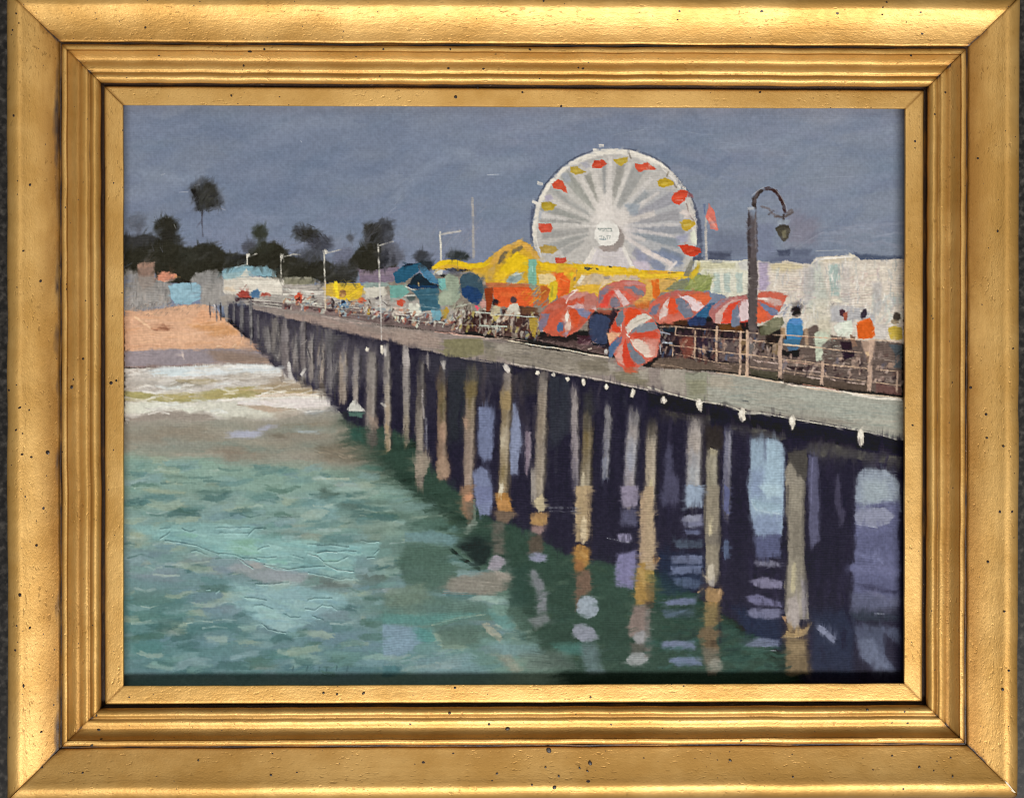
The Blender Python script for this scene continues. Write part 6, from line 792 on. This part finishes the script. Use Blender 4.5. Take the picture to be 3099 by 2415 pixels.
b('5c5457', [862, 895, 866, 1200, 870, 1500, 872, 1700], 88, soft=.35, h=.5, var=.06); b('3f393c', [838, 920, 842, 1200, 850, 1500], 30, soft=.8, a=.8); b('7a7274', [890, 960, 892, 1200], 20, soft=.8, a=.5); b('3f3735', [878, 870, 880, 800, 915, 750, 960, 718], 44, soft=.5, taper=.2); b('42302f', [940, 722, 1000, 712, 1060, 738, 1100, 800, 1125, 850, 1135, 920], 30, soft=.5); b('5f5556', [905, 740, 880, 830], 30, a=.6); b('c9c9cb', [860, 770, 920, 725, 960, 702], 8, dry=.35, a=.8); b('c3c4c6', [1040, 705, 1090, 760, 1140, 850, 1155, 900], 8, dry=.4, a=.7)
p('a6abb4', [825, 865, 875, 862, 870, 890, 825, 892], soft=8, h=.9); b('6f6a70', [940, 862, 1000, 880, 1030, 920, 1090, 945], 26, soft=.7, dry=.15, a=.9); b('5f585a', [1050, 945, 1130, 950, 1200, 905], 30, soft=.6); b('6b6466', [1160, 910, 1190, 890], 30, soft=.6, a=.8); b('564f52', [1040, 900, 1000, 930], 20, a=.6)
b('4a4548', [1125, 930, 1122, 1015], 26, soft=.6); p('8f98a6', [1075, 975, 1180, 972, 1170, 1005, 1080, 1010], soft=12, h=.8, a=.9); p('4c483f', [1055, 1040, 1085, 1010, 1165, 1012, 1180, 1060, 1165, 1120, 1125, 1150, 1085, 1110], soft=10, h=.6); p('7d775f', [1100, 1060, 1150, 1050, 1150, 1110, 1120, 1120], soft=16, a=.85, h=.7); b('3f3b36', [1060, 1040, 1110, 1020, 1165, 1030], 16, soft=.6, a=.8); b('55504a', [1110, 1130, 1135, 1140], 20, a=.9)
tile('M'); p('585050', [1965, 0, 2060, 0, 2070, 400, 2070, 880, 1960, 880, 1960, 450, 1980, 200], soft=9, h=.5, ang=88, var=.05); b('6b5f5c', [2010, 860, 2010, 940], 100, soft=.6, a=.7)
# ---------------------------------------------------------------- finish the paint
for _r in range(NR):                                   # cloth under the frame's edge: carry the nearest colour on
    z = np.nonzero(COL[_r].sum(1) > .02)[0]
    if len(z): COL[_r, :z[0]] = COL[_r, z[0]]; COL[_r, z[-1] + 1:] = COL[_r, z[-1]]

smear(['painted_sky'], 1600, 12, 30, 16, 5, .4, 1, .35)
smear(['painted_sea'], 3000, 2, 9, 18, 4, .5, 2); smear(['painted_pier_shadow'], 1400, 4, 14, 14, 4, .5, 3)
smear(['painted_underpier', 'painted_piling', 'painted_light_gap'], 4200, 88, 5, 13, 3.4, .5, 4)
smear(['painted_piling', 'painted_light_gap'], 350, 0, 8, 3.2, 2.2, .35, 41)
smear(['painted_piling_reflection', 'painted_light_reflection'], 1500, 3, 14, 9, 3, .5, 5)
smear(['painted_pier_deck'], 900, -9, 6, 14, 3, .5, 6); smear(['painted_beach', 'painted_surf'], 1500, 2, 8, 12, 3, .5, 7)
smear(['painted_tree_line', 'painted_palm_tree', 'painted_bush'], 1900, 60, 60, 12, 2.6, .5, 8)
smear(['painted_ferris_wheel'], 900, 0, 90, 8, 2.6, .35, 9); smear(['painted_white_building', 'painted_building', 'painted_booth', 'painted_roof', 'painted_shore_haze', 'painted_rock_mound', 'painted_amusement_hall', 'painted_tent', 'painted_yellow_booth', 'painted_dome_tent'], 1800, 5, 60, 8, 2.6, .5, 10)
smear(['painted_pier_crowd', 'painted_umbrella', 'painted_chair'], 2600, 30, 80, 7, 2.6, .5, 11); smear(['painted_person', 'painted_gondola', 'painted_lamp_post', 'painted_railing'], 420, 0, 90, 4.5, 1.9, .4, 12)

COL[LAB == 0] *= 1.02
_pm = np.isin(LAB, [i for i, q in enumerate(LABELS) if q == 'painted_piling'])   # weathered timber: greyer
_lu = COL[_pm].mean(-1, keepdims=True) * np.array([[1.03, 1., .97]]); COL[_pm] = COL[_pm] * .7 + _lu * .3

def blur(a, n=1):
    for _ in range(n):
        a = (np.roll(a, 1, 0) + np.roll(a, -1, 0) + 2 * a) / 4; a = (np.roll(a, 1, 1) + np.roll(a, -1, 1) + 2 * a) / 4
    return a
KT = np.full(len(LABELS), .10, np.float32)               # how strongly the threads show through each passage
for i_, q_ in enumerate(LABELS):
    for k_, v_ in (('sky', .025), ('sea', .045), ('shadow', .10), ('underpier', .13), ('piling', .13), ('deck', .11), ('white_building', .12), ('crowd', .15), ('umbrella', .06), ('wheel', .05), ('surf', .06), ('beach', .07), ('gap', .11)):
        if k_ in q_: KT[i_] = v_
thr = np.sin(yy * 2 * np.pi / 3.5 + _ph2 * 3.4) * .75 + np.sin(xx * 2 * np.pi / 4.3 + _ph * 4.) * .12
thr = thr * (.1 + 1.1 * sst(.42, .7, np.tile(NZ9, (2, 3))[:NR, :NC])) + (np.tile(NZ1, (2, 3))[:NR, :NC] - .5) * 1.2
COL += (COL - blur(COL, 4)) * .38                        # paint edges as crisp as the brush left them
COL[:] = np.clip(COL, .01, .97)
ALB = COL * (1 + (thr * KT[LAB] * .5)[..., None]) * (1 + ((WEAVE - .5) * .05 * WVA + (np.tile(NZ1, (2, 3))[:NR, :NC] - .5) * .05)[..., None])
_g = ALB.mean(-1, keepdims=True); ALB = _g + (ALB - _g) * .89
ALB = np.where(ALB <= .04045, ALB / 12.92, ((np.clip(ALB, 0, 1) + .055) / 1.055) ** 2.4)
ALB = np.clip(ALB * .93 - .0155, .003, .92)
Z = (blur(HGT, 1) * 0.000085 + (WEAVE - .5) * WVA * 0.00005 + (HGT - blur(HGT, 2)) * 0.00004).astype(np.float32)

# ---------------------------------------------------------------- materials
def mat(name):
    m = bpy.data.materials.new(name); m.use_nodes = True
    nt = m.node_tree; return m, nt, nt.nodes, nt.links, nt.nodes['Principled BSDF']

paint_m, nt, N, L, bs = mat('oil_paint')
at = N.new('ShaderNodeVertexColor'); at.layer_name = 'paint'
L.new(at.outputs['Color'], bs.inputs['Base Color'])
bs.inputs['Roughness'].default_value = .5; bs.inputs['Specular IOR Level'].default_value = .12

linen_m, nt, N, L, bs = mat('linen'); bs.inputs['Base Color'].default_value = (.5, .45, .36, 1); bs.inputs['Roughness'].default_value = .9

def gold(name, seed):
    m, nt, N, L, bs = mat(name)
    rc = N.new('ShaderNodeAttribute'); rc.attribute_name = 'rail'          # along, across, toning
    sep = N.new('ShaderNodeSeparateXYZ'); L.new(rc.outputs['Vector'], sep.inputs[0])
    def comb(sx, sy):
        c = N.new('ShaderNodeCombineXYZ')
        for k, s in ((0, sx), (1, sy)):
            mu = N.new('ShaderNodeMath'); mu.operation = 'MULTIPLY'; mu.inputs[1].default_value = s
            L.new(sep.outputs[k], mu.inputs[0]); L.new(mu.outputs[0], c.inputs[k])
        c.inputs[2].default_value = seed * 3.7
        return c.outputs[0]
    def noise(vec, scale, detail=3, rough=.6):
        n = N.new('ShaderNodeTexNoise'); n.inputs['Scale'].default_value = scale; n.inputs['Detail'].default_value = detail; n.inputs['Roughness'].default_value = rough
        L.new(vec, n.inputs['Vector']); return n.outputs['Fac']
    def ramp(fac, a, b_, ca=(0, 0, 0, 1), cb=(1, 1, 1, 1)):
        r = N.new('ShaderNodeValToRGB'); r.color_ramp.elements[0].position = a; r.color_ramp.elements[1].position = b_
        r.color_ramp.elements[0].color = ca; r.color_ramp.elements[1].color = cb; L.new(fac, r.inputs[0]); return r.outputs[0]
    def mix(f, a, b_):
        x = N.new('ShaderNodeMix'); x.data_type = 'RGBA'
        for s, v in ((0, f), (6, a), (7, b_)):
            if hasattr(v, 'is_output'): L.new(v, x.inputs[s])
            else: x.inputs[s].default_value = v
        return x.outputs[2]
    def math_(op, a, b_):
        x = N.new('ShaderNodeMath'); x.operation = op
        for s, v in ((0, a), (1, b_)):
            if hasattr(v, 'is_output'): L.new(v, x.inputs[s])
            else: x.inputs[s].default_value = v
        return x.outputs[0]
    leaf = noise(comb(1, 1), 26, 4); grain = noise(comb(.55, 1), 420, 3, .7); streak = noise(comb(.09, 1), 240, 3); fine = noise(comb(.6, 1), 1300, 2)
    col = mix(ramp(leaf, .38, .64), (.53, .295, .076, 1), (.68, .42, .14, 1))
    col = mix(math_('MULTIPLY', ramp(streak, .5, .72), .14), col, (.48, .25, .06, 1))
    # umber toning rubbed into hollows, broken up
    tone = math_('MULTIPLY', sep.outputs[2], ramp(noise(comb(.35, 1), 60, 3), .12, .5))
    col = mix(math_('MULTIPLY', tone, 1.0), col, (.24, .10, .012, 1))
    deep = ramp(math_('ADD', sep.outputs[2], math_('MULTIPLY', math_('SUBTRACT', noise(comb(.3, 1), 110, 3), .5), .5)), .84, .96); col = mix(deep, col, (.030, .012, .004, 1))
    # short drying checks in the gesso, running with the rail
    chk = noise(comb(.5, 1), 560, 2, .55); chk2 = noise(comb(.9, 1), 46, 3)
    crack = math_('MULTIPLY', ramp(chk, .60, .69), ramp(chk2, .42, .62))
    col = mix(math_('MULTIPLY', crack, .34), col, (.16, .075, .018, 1))
    # fly specks of dark varnish
    def specks(scale, size, dens, sd):
        v = N.new('ShaderNodeTexVoronoi'); v.inputs['Scale'].default_value = scale; v.inputs['Randomness'].default_value = 1
        c = N.new('ShaderNodeCombineXYZ'); mp = N.new('ShaderNodeVectorMath'); mp.operation = 'ADD'; mp.inputs[1].default_value = (sd, sd * 2, sd); L.new(comb(.8, 1), mp.inputs[0])
        wob = N.new('ShaderNodeVectorMath'); wob.operation = 'MULTIPLY_ADD'
        nn = N.new('ShaderNodeTexNoise'); nn.inputs['Scale'].default_value = 900; L.new(comb(1, 1), nn.inputs['Vector'])
        L.new(nn.outputs['Color'], wob.inputs[0]); wob.inputs[1].default_value = (.0007, .0007, 0); L.new(mp.outputs[0], wob.inputs[2])
        L.new(wob.outputs[0], v.inputs['Vector'])
        sp = N.new('ShaderNodeSeparateColor'); L.new(v.outputs['Color'], sp.inputs[0])
        rad = math_('MULTIPLY', math_('POWER', sp.outputs[1], 1.5), size)
        ins = math_('LESS_THAN', v.outputs['Distance'], rad)
        return math_('MULTIPLY', ins, math_('LESS_THAN', sp.outputs[0], dens))
    sp = math_('MAXIMUM', math_('MAXIMUM', specks(85, .075, .55, 1.3 + seed), specks(190, .10, .5, 5.1 + seed)), specks(420, .13, .3, 9.7 + seed))
    col = mix(sp, col, (.022, .012, .010, 1))
    L.new(col, bs.inputs['Base Color'])
    met = math_('MULTIPLY', math_('SUBTRACT', 1.0, math_('MAXIMUM', sp, deep)), .6); L.new(met, bs.inputs['Metallic'])
    ro = math_('ADD', math_('MULTIPLY', grain, .2), .36); L.new(ro, bs.inputs['Roughness'])
    h = math_('ADD', math_('MULTIPLY', grain, .8), math_('MULTIPLY', fine, .35)); h = math_('ADD', h, math_('MULTIPLY', streak, .3)); h = math_('SUBTRACT', h, math_('MULTIPLY', crack, .6)); h = math_('ADD', h, math_('MULTIPLY', sp, .8))
    bp = N.new('ShaderNodeBump'); bp.inputs['Strength'].default_value = .4; bp.inputs['Distance'].default_value = .0005; L.new(h, bp.inputs['Height']); L.new(bp.outputs[0], bs.inputs['Normal'])
    return m

stone_m, nt, N, L, bs = mat('speckled_granite')
tc = N.new('ShaderNodeTexCoord')
def gn(scale, det):
    n = N.new('ShaderNodeTexNoise'); n.inputs['Scale'].default_value = scale; n.inputs['Detail'].default_value = det; L.new(tc.outputs['Object'], n.inputs['Vector']); return n
def gr(src, els):
    r = N.new('ShaderNodeValToRGB'); L.new(src, r.inputs[0])
    while len(r.color_ramp.elements) < len(els): r.color_ramp.elements.new(.5)
    for q, (ps, c) in zip(r.color_ramp.elements, els): q.position = ps; q.color = c + (1,)
    return r
r1 = gr(gn(330, 4).outputs['Fac'], [(.36, (.008, .008, .009)), (.47, (0.02, 0.019, 0.018)), (.56, (0.055, 0.05, 0.046)), (.68, (0.17, 0.155, 0.14))])
v = N.new('ShaderNodeTexVoronoi'); v.inputs['Scale'].default_value = 420; L.new(tc.outputs['Object'], v.inputs['Vector'])
r2 = gr(v.outputs['Color'], [(.0, (.012, .012, .014)), (.5, (0.024, 0.022, 0.02)), (.9, (0.13, 0.12, 0.105))])
mx = N.new('ShaderNodeMix'); mx.data_type = 'RGBA'; mx.inputs[0].default_value = .4; L.new(r1.outputs[0], mx.inputs[6]); L.new(r2.outputs[0], mx.inputs[7])
dk = N.new('ShaderNodeMix'); dk.data_type = 'RGBA'; dk.blend_type = 'MULTIPLY'; dk.inputs[0].default_value = 1; dk.inputs[7].default_value = (.45, .45, .45, 1); L.new(mx.outputs[2], dk.inputs[6])
L.new(dk.outputs[2], bs.inputs['Base Color']); bs.inputs['Roughness'].default_value = .45; bs.inputs['Specular IOR Level'].default_value = .3

# ---------------------------------------------------------------- worktop
COUNTER_Z = -0.0115
def link(name, me, parent=None):
    o = bpy.data.objects.new(name, me); scn.collection.objects.link(o); o.parent = parent; return o
bm = bmesh.new(); bmesh.ops.create_cube(bm, size=1)
for vv in bm.verts: vv.co.x *= 1.8; vv.co.y *= 1.4; vv.co.z = vv.co.z * .03 + COUNTER_Z - .015
me = bpy.data.meshes.new('countertop'); bm.to_mesh(me); bm.free(); me.materials.append(stone_m)
ct = link('countertop', me); ct['kind'] = 'structure'; ct['label'] = 'dark speckled granite worktop under the gilded picture frame'

# ---------------------------------------------------------------- frame
root = bpy.data.objects.new('framed_painting', None); scn.collection.objects.link(root); root.empty_display_size = .1
root['label'] = 'gilded wooden frame around an oil painting of a seaside pier with a ferris wheel'; root['category'] = 'painting'
SW, SH = .404, .29823
def prof(tab):                                        # (photo px from the sight edge, height mm, umber toning) -> metres
    out = []
    for d, z, t in tab:
        hh = 175.; X = (hh / 615. + d / 3597.64) * (620. - z) - hh
        out.append((X / 1000, z / 1000, t))
    return out
SLIP = prof([(0, -3.6, .3), (0, 3.6, .15), (.6, 4.5, .1), (2.5, 4.95, 0), (6, 5.05, 0), (20, 5.1, 0), (36, 5.15, 0), (50, 5.15, .1), (54, 5.0, .2), (56.5, 4.4, .6), (57.5, 2.6, 1.), (57.5, -3.6, 1.)])
OGEE = prof([(57.8, -8, 1), (57.8, 2.4, 1.), (66.5, 2.4, 1.), (67, 4.6, .93), (68, 6.4, .6), (71, 7.5, .3), (77, 8.5, .1), (83, 9.2, 0), (88, 9.45, 0), (92, 9.25, .1), (96, 8.6, .5), (99.5, 8.05, .8), (102, 8.05, .8), (106, 8.5, .45), (110, 8.85, .15), (114, 8.9, 0), (121, 8.55, .1), (128, 8.05, .5), (133, 7.9, .75), (139, 8.2, .5), (146, 8.9, .2), (154, 10.0, .05), (161, 11.3, 0), (165, 12.0, .1), (166.3, 11.75, .8), (167.8, 12.2, .5), (170, 12.7, 0), (175, 12.85, 0), (179, 12.8, .05), (182.5, 12.4, .3), (184, 11.2, .7), (184.6, 9.0, 1), (184.6, -8, 1)])
SCOOP = prof([(185, -9, 1), (185, 8.9, .95), (189.5, 8.9, .93), (191.5, 9.4, .85), (194.5, 9.9, .8), (200, 10.1, .78), (208, 10.35, .72), (220, 10.8, .6), (234, 11.4, .42), (248, 12.05, .26), (262, 12.8, .12), (276, 13.65, 0), (290, 14.6, 0), (300, 15.35, 0), (306, 15.75, 0), (311, 15.95, 0), (316, 16.0, 0), (323, 15.9, 0), (331, 15.5, 0), (338, 14.9, 0), (343, 14.1, .05), (346, 13.2, .1), (347, 11.8, .15), (347, 5, .3), (347, -10.5, .8), (300, -11.0, .8), (200, -11., 1)])

def fnoise(u, vv, seed):                              # slow hand-made unevenness
    a = NZ9[(np.abs(u * 900).astype(int) + seed * 37) % 512, (np.abs(vv * 2200).astype(int) + seed * 91) % 512]
    c = NZ30[(np.abs(u * 700).astype(int) + seed * 51) % 512, (np.abs(vv * 900).astype(int) + seed * 17) % 512]
    return (a - .5) * .6 + (c - .5)

def subdiv(tab, step=.0007):
    out = []
    for (x0, z0, t0), (x1, z1, t1) in zip(tab[:-1], tab[1:]):
        n = max(1, int(math.hypot(x1 - x0, z1 - z0) / step)) if min(z0, z1) > 0 else 1
        for i in range(n): f = i / n; out.append((x0 + (x1 - x0) * f, z0 + (z1 - z0) * f, t0 + (t1 - t0) * f))
    out.append(tab[-1]); return out

def rail(name, tab, half, dist, ang, m, parent, seed, gap, rough, tm):
    tab = subdiv([(x, z, q * tm if q < .84 else q) for x, z, q in tab]); n = len(tab); NA = 240
    D = np.array([q[0] for q in tab]); ZZ = np.array([q[1] for q in tab]); T = np.array([q[2] for q in tab])
    t = np.linspace(-1, 1, NA)
    al = t[:, None] * (half + D[None] - gap)
    nz = fnoise(al + .5, np.broadcast_to(D[None] * 1. + .1, al.shape), seed)
    top = (ZZ > .001)[None]
    zz = ZZ[None] + nz * rough * top
    dd = D[None] + dist + (NZ3[(np.abs((al + .5) * 600).astype(int)) % 512, seed * 13 % 512] - .5) * rough * .9 * (D > .0002)[None]
    ca, sa = math.cos(ang), math.sin(ang)             # rail lies along x, outward is -y, then turned by ang
    x, y = al, -dd
    co = np.stack([x * ca - y * sa, x * sa + y * ca, zz], -1).reshape(-1, 3)
    i, j = np.meshgrid(np.arange(NA - 1), np.arange(n), indexing='ij'); j2 = (j + 1) % n
    f = np.stack([i * n + j, (i + 1) * n + j, (i + 1) * n + j2, i * n + j2], -1).reshape(-1, 4)[:, ::-1]
    faces = f.tolist() + [list(range(n)), [(NA - 1) * n + k for k in range(n)][::-1]]
    me = bpy.data.meshes.new(name); me.from_pydata(co.tolist(), [], faces); me.materials.append(m)
    at = me.attributes.new('rail', 'FLOAT_VECTOR', 'POINT')
    end = (half + D[None] - gap) - np.abs(al)                  # dirt gathered in the mitred corners
    T = np.maximum(np.broadcast_to(T[None], al.shape), np.broadcast_to((T > .25)[None], al.shape) * np.clip(1.05 - end / .006, 0, .95)); T = np.maximum(T, np.clip(.9 - end / .0012, 0, .8))
    rv = np.stack([al + seed * 1.37, np.broadcast_to(D[None] + ZZ[None] * .7, al.shape), T], -1).astype(np.float32)
    at.data.foreach_set('vector', rv.ravel())
    me.polygons.foreach_set('use_smooth', [True] * (len(faces) - 2) + [False, False])
    me.set_sharp_from_angle(angle=math.radians(50)); me.update()
    return link(name, me, parent)

RAILS = []
for k, (half, dist, ang, lb, tm) in enumerate([(SW / 2, SH / 2, 0, 'bottom', .35), (SH / 2, SW / 2, math.pi / 2, 'right', 1.), (SW / 2, SH / 2, math.pi, 'top', .5), (SH / 2, SW / 2, -math.pi / 2, 'left', 1.1)]):  # tm: toning eased on bottom and top rails, brighter light put into colour
    g = gold('gilding_' + lb, k + 1)
    r = rail('frame_rail', SCOOP, half, dist, ang, g, root, k * 3 + 1, .00013, .0005, tm)
    RAILS.append(r)
    rail('ogee_moulding', OGEE, half, dist, ang, g, r, k * 3 + 2, .0001, .0004, min(1, tm + .3))
    rail('inner_slip', SLIP, half, dist, ang, g, r, k * 3 + 3, .00006, .00025, tm)

# dark varnish specks that can be told apart, each a small raised drop on its rail
speck_m, nt, N, L, bs = mat('dark_varnish'); bs.inputs['Base Color'].default_value = (.016, .008, .006, 1); bs.inputs['Roughness'].default_value = .4
sm = bpy.data.meshes.new('varnish_speck'); _v = [(0, 0, .3)]; _f = []
for k in range(8): a_ = k * math.pi / 4; _v.append((.62 * math.cos(a_), .62 * math.sin(a_), .22)); 
for k in range(8): a_ = k * math.pi / 4; _v.append((math.cos(a_), math.sin(a_), -.15))
for k in range(8): j_ = (k + 1) % 8; _f += [(0, 1 + k, 1 + j_), (1 + k, 9 + k, 9 + j_, 1 + j_)]
sm.from_pydata(_v, [], _f); sm.materials.append(speck_m)
ALLP = SLIP[1:-1] + OGEE[2:-2] + SCOOP[3:-3]; PD = np.array([q[0] for q in ALLP]); PZ = np.array([q[1] for q in ALLP])
SPECKS = [(440, 84, 5), (38, 92, 4), (49, 42, 3), (57, 71, 3), (2672, 23, 4), (2670, 45, 3), (2743, 68, 3), (2757, 169, 4), (71, 2075, 5), (124, 2214, 4), (126, 2321, 5), (278, 2254, 5), (299, 2208, 5), (292, 2164, 4), (250, 2338, 4), (31, 2231, 4), (42, 2299, 4), (2782, 2321, 5), (2883, 2349, 4), (2877, 2292, 4), (2613, 2137, 5), (3035, 2086, 5), (3053, 2029, 5), (2826, 2331, 3), (2700, 2286, 4),
          (143, 1369, 7), (215, 1172, 6), (336, 1159, 6), (352, 1152, 4), (59, 1234, 5), (88, 1241, 4), (30, 1181, 5), (50, 1165, 4), (252, 1086, 5), (49, 1301, 4), (68, 1312, 4), (66, 1375, 5), (94, 1383, 5), (2938, 1173, 6), (2985, 1254, 5), (3037, 1350, 5), (2762, 1287, 4), (2987, 1325, 4), (3066, 1055, 4), (1379, 294, 6), (1357, 208, 5), (1604, 151, 4), (1363, 150, 4), (1764, 209, 5), (1446, 269, 4), (1581, 280, 4), (1645, 5, 5), (1698, 324, 4), (1463, 210, 4),
          (1661, 2270, 8), (1786, 2309, 8), (1536, 2205, 6), (1480, 2191, 5), (1678, 2382, 6), (1610, 2374, 4), (1778, 2332, 4), (1691, 2348, 4), (1754, 2323, 4), (1787, 2109, 4), (1362, 2146, 5), (1377, 2081, 5), (1504, 2340, 4), (1651, 2321, 4), (122, 851, 6), (979, 2096, 5), (1100, 2097, 5), (1020, 2100, 4), (600, 2300, 4), (820, 2345, 5), (2210, 2300, 5), (2400, 2350, 4), (90, 560, 5), (70, 760, 4), (3020, 700, 5), (2960, 480, 4), (2990, 1700, 5), (3040, 1850, 4), (110, 1650, 5), (60, 1800, 5), (90, 1900, 4), (2050, 60, 4), (800, 150, 4), (2300, 280, 4), (700, 290, 4)]
_sr = random.Random(4)
for (u_, v_, r_) in SPECKS:
    z_ = .011
    for _ in range(6):
        d_ = np.array([(u_ - 1549.5) / CAM_F, -(v_ - 1207.5) / CAM_F, -1.]) @ CAM_M.T
        P_ = CAM_P + d_ * ((z_ - CAM_P[2]) / d_[2]); dx_, dy_ = abs(P_[0]) - SW / 2, abs(P_[1]) - SH / 2
        z_ = float(np.interp(max(dx_, dy_), PD, PZ))
    idx = (1 if P_[0] > 0 else 3) if dx_ > dy_ else (2 if P_[1] > 0 else 0)
    o = link('varnish_speck', sm, RAILS[idx]); rr = r_ * .000155
    o.location = (P_[0], P_[1], z_ + .0001); o.scale = (rr * _sr.uniform(.8, 1.35), rr * _sr.uniform(.7, 1.05), .0006); o.rotation_euler = (0, 0, _sr.uniform(0, 3))

# bare gesso where the gilding has chipped at one mitre
chip_m, nt, N, L, bs = mat('bare_gesso'); bs.inputs['Base Color'].default_value = (.78, .68, .5, 1); bs.inputs['Roughness'].default_value = .8
_cp = []
for u_, v_ in [(3040, 2361), (3048, 2366), (3062, 2384), (3074, 2398), (3068, 2397), (3054, 2387), (3046, 2374)]:
    d_ = np.array([(u_ - 1549.5) / CAM_F, -(v_ - 1207.5) / CAM_F, -1.]) @ CAM_M.T; _cp.append((CAM_P + d_ * ((.0155 - CAM_P[2]) / d_[2]))[:2])
_n = len(_cp); cm = bpy.data.meshes.new('gesso_chip')
cm.from_pydata([(x, y, .0162 - .0012 * i / _n) for i, (x, y) in enumerate(_cp)] + [(x, y, .0135) for x, y in _cp], [], [list(range(_n))[::-1]] + [(i, (i + 1) % _n, _n + (i + 1) % _n, _n + i) for i in range(_n)]); cm.materials.append(chip_m)
link('gesso_chip', cm, RAILS[1])

# ---------------------------------------------------------------- canvas and paint
bm = bmesh.new(); bmesh.ops.create_cube(bm, size=1)
for vv in bm.verts: vv.co.x *= .414; vv.co.y *= .308; vv.co.z = vv.co.z * .004 - .0025 - .0006 + CANVAS_Z
me = bpy.data.meshes.new('canvas'); bm.to_mesh(me); bm.free(); me.materials.append(linen_m)
canvas = link('canvas', me, root)

VX = (PX0 + np.arange(NC) * RES).astype(np.float32); VY = (PY1 - np.arange(NR) * RES).astype(np.float32)
gy, gx = np.gradient(Z, RES)
NRM = np.stack([-gx, gy, np.ones_like(gx)], -1); NRM /= np.linalg.norm(NRM, axis=-1, keepdims=True)
PCO = np.stack([np.broadcast_to(VX[None], Z.shape), np.broadcast_to(VY[:, None], Z.shape), Z + CANVAS_Z], -1).reshape(-1, 3)
PCL = np.concatenate([ALB, np.ones((NR, NC, 1), np.float32)], -1).reshape(-1, 4).astype(np.float32)
def tidy(names):                                       # stray crumbs of a passage go to the paint around them
    for li in [i for i, q in enumerate(LABELS) if q in names]:
        M = LAB == li
        if not M.any(): continue
        r_ = np.flatnonzero(M.any(1)); c_ = np.flatnonzero(M.any(0)); sl = (slice(max(r_[0] - 1, 0), r_[-1] + 2), slice(max(c_[0] - 1, 0), c_[-1] + 2))
        m = M[sl]; ids = np.where(m, np.arange(1, m.size + 1).reshape(m.shape), 0)
        for _ in range(600):
            g = np.pad(ids, 1); n_ = np.maximum.reduce([g[1:-1, 1:-1], g[:-2, 1:-1], g[2:, 1:-1], g[1:-1, :-2], g[1:-1, 2:]]) * m
            if (n_ == ids).all(): break
            ids = n_
        u_, k_ = np.unique(ids[m], return_counts=True); big = u_[k_.argmax()]
        bad = m & (ids != big); sub = LAB[sl]
        for _ in range(60):
            if not bad.any(): break
            for sh, ax in ((1, 1), (-1, 1), (1, 0), (-1, 0)):
                nb = np.roll(sub, sh, ax); okn = bad & (nb != li); sub[okn] = nb[okn]; bad &= ~okn
tidy(['painted_light_reflection', 'painted_street_lamp', 'painted_piling', 'painted_gondola', 'painted_person', 'painted_lamp_bulb', 'painted_umbrella', 'painted_palm_tree'])
# drop crumbs of a passage too small to hold a face of its own
cell = LAB[:-1, :-1]
vid = (np.arange(NR - 1)[:, None] * NC + np.arange(NC - 1)[None])
quads = np.stack([vid, vid + NC, vid + NC + 1, vid + 1], -1)
cnt = np.bincount(cell.ravel(), minlength=len(LABELS))
for li, nm in enumerate(LABELS):
    if cnt[li] == 0: continue
    q = quads[cell == li]
    u, inv = np.unique(q.ravel(), return_inverse=True)
    me = bpy.data.meshes.new(nm)
    me.vertices.add(len(u)); me.vertices.foreach_set('co', PCO[u].ravel())
    nf = len(q); me.loops.add(nf * 4); me.loops.foreach_set('vertex_index', inv.astype(np.int32).ravel())
    me.polygons.add(nf); me.polygons.foreach_set('loop_start', (np.arange(nf) * 4).astype(np.int32))
    me.update(calc_edges=True)
    ca = me.color_attributes.new('paint', 'FLOAT_COLOR', 'POINT'); ca.data.foreach_set('color', PCL[u].ravel())
    me.polygons.foreach_set('use_smooth', np.ones(nf, bool)); me.materials.append(paint_m)
    me.normals_split_custom_set_from_vertices(NRM.reshape(-1, 3)[u])
    link(nm, me, canvas)
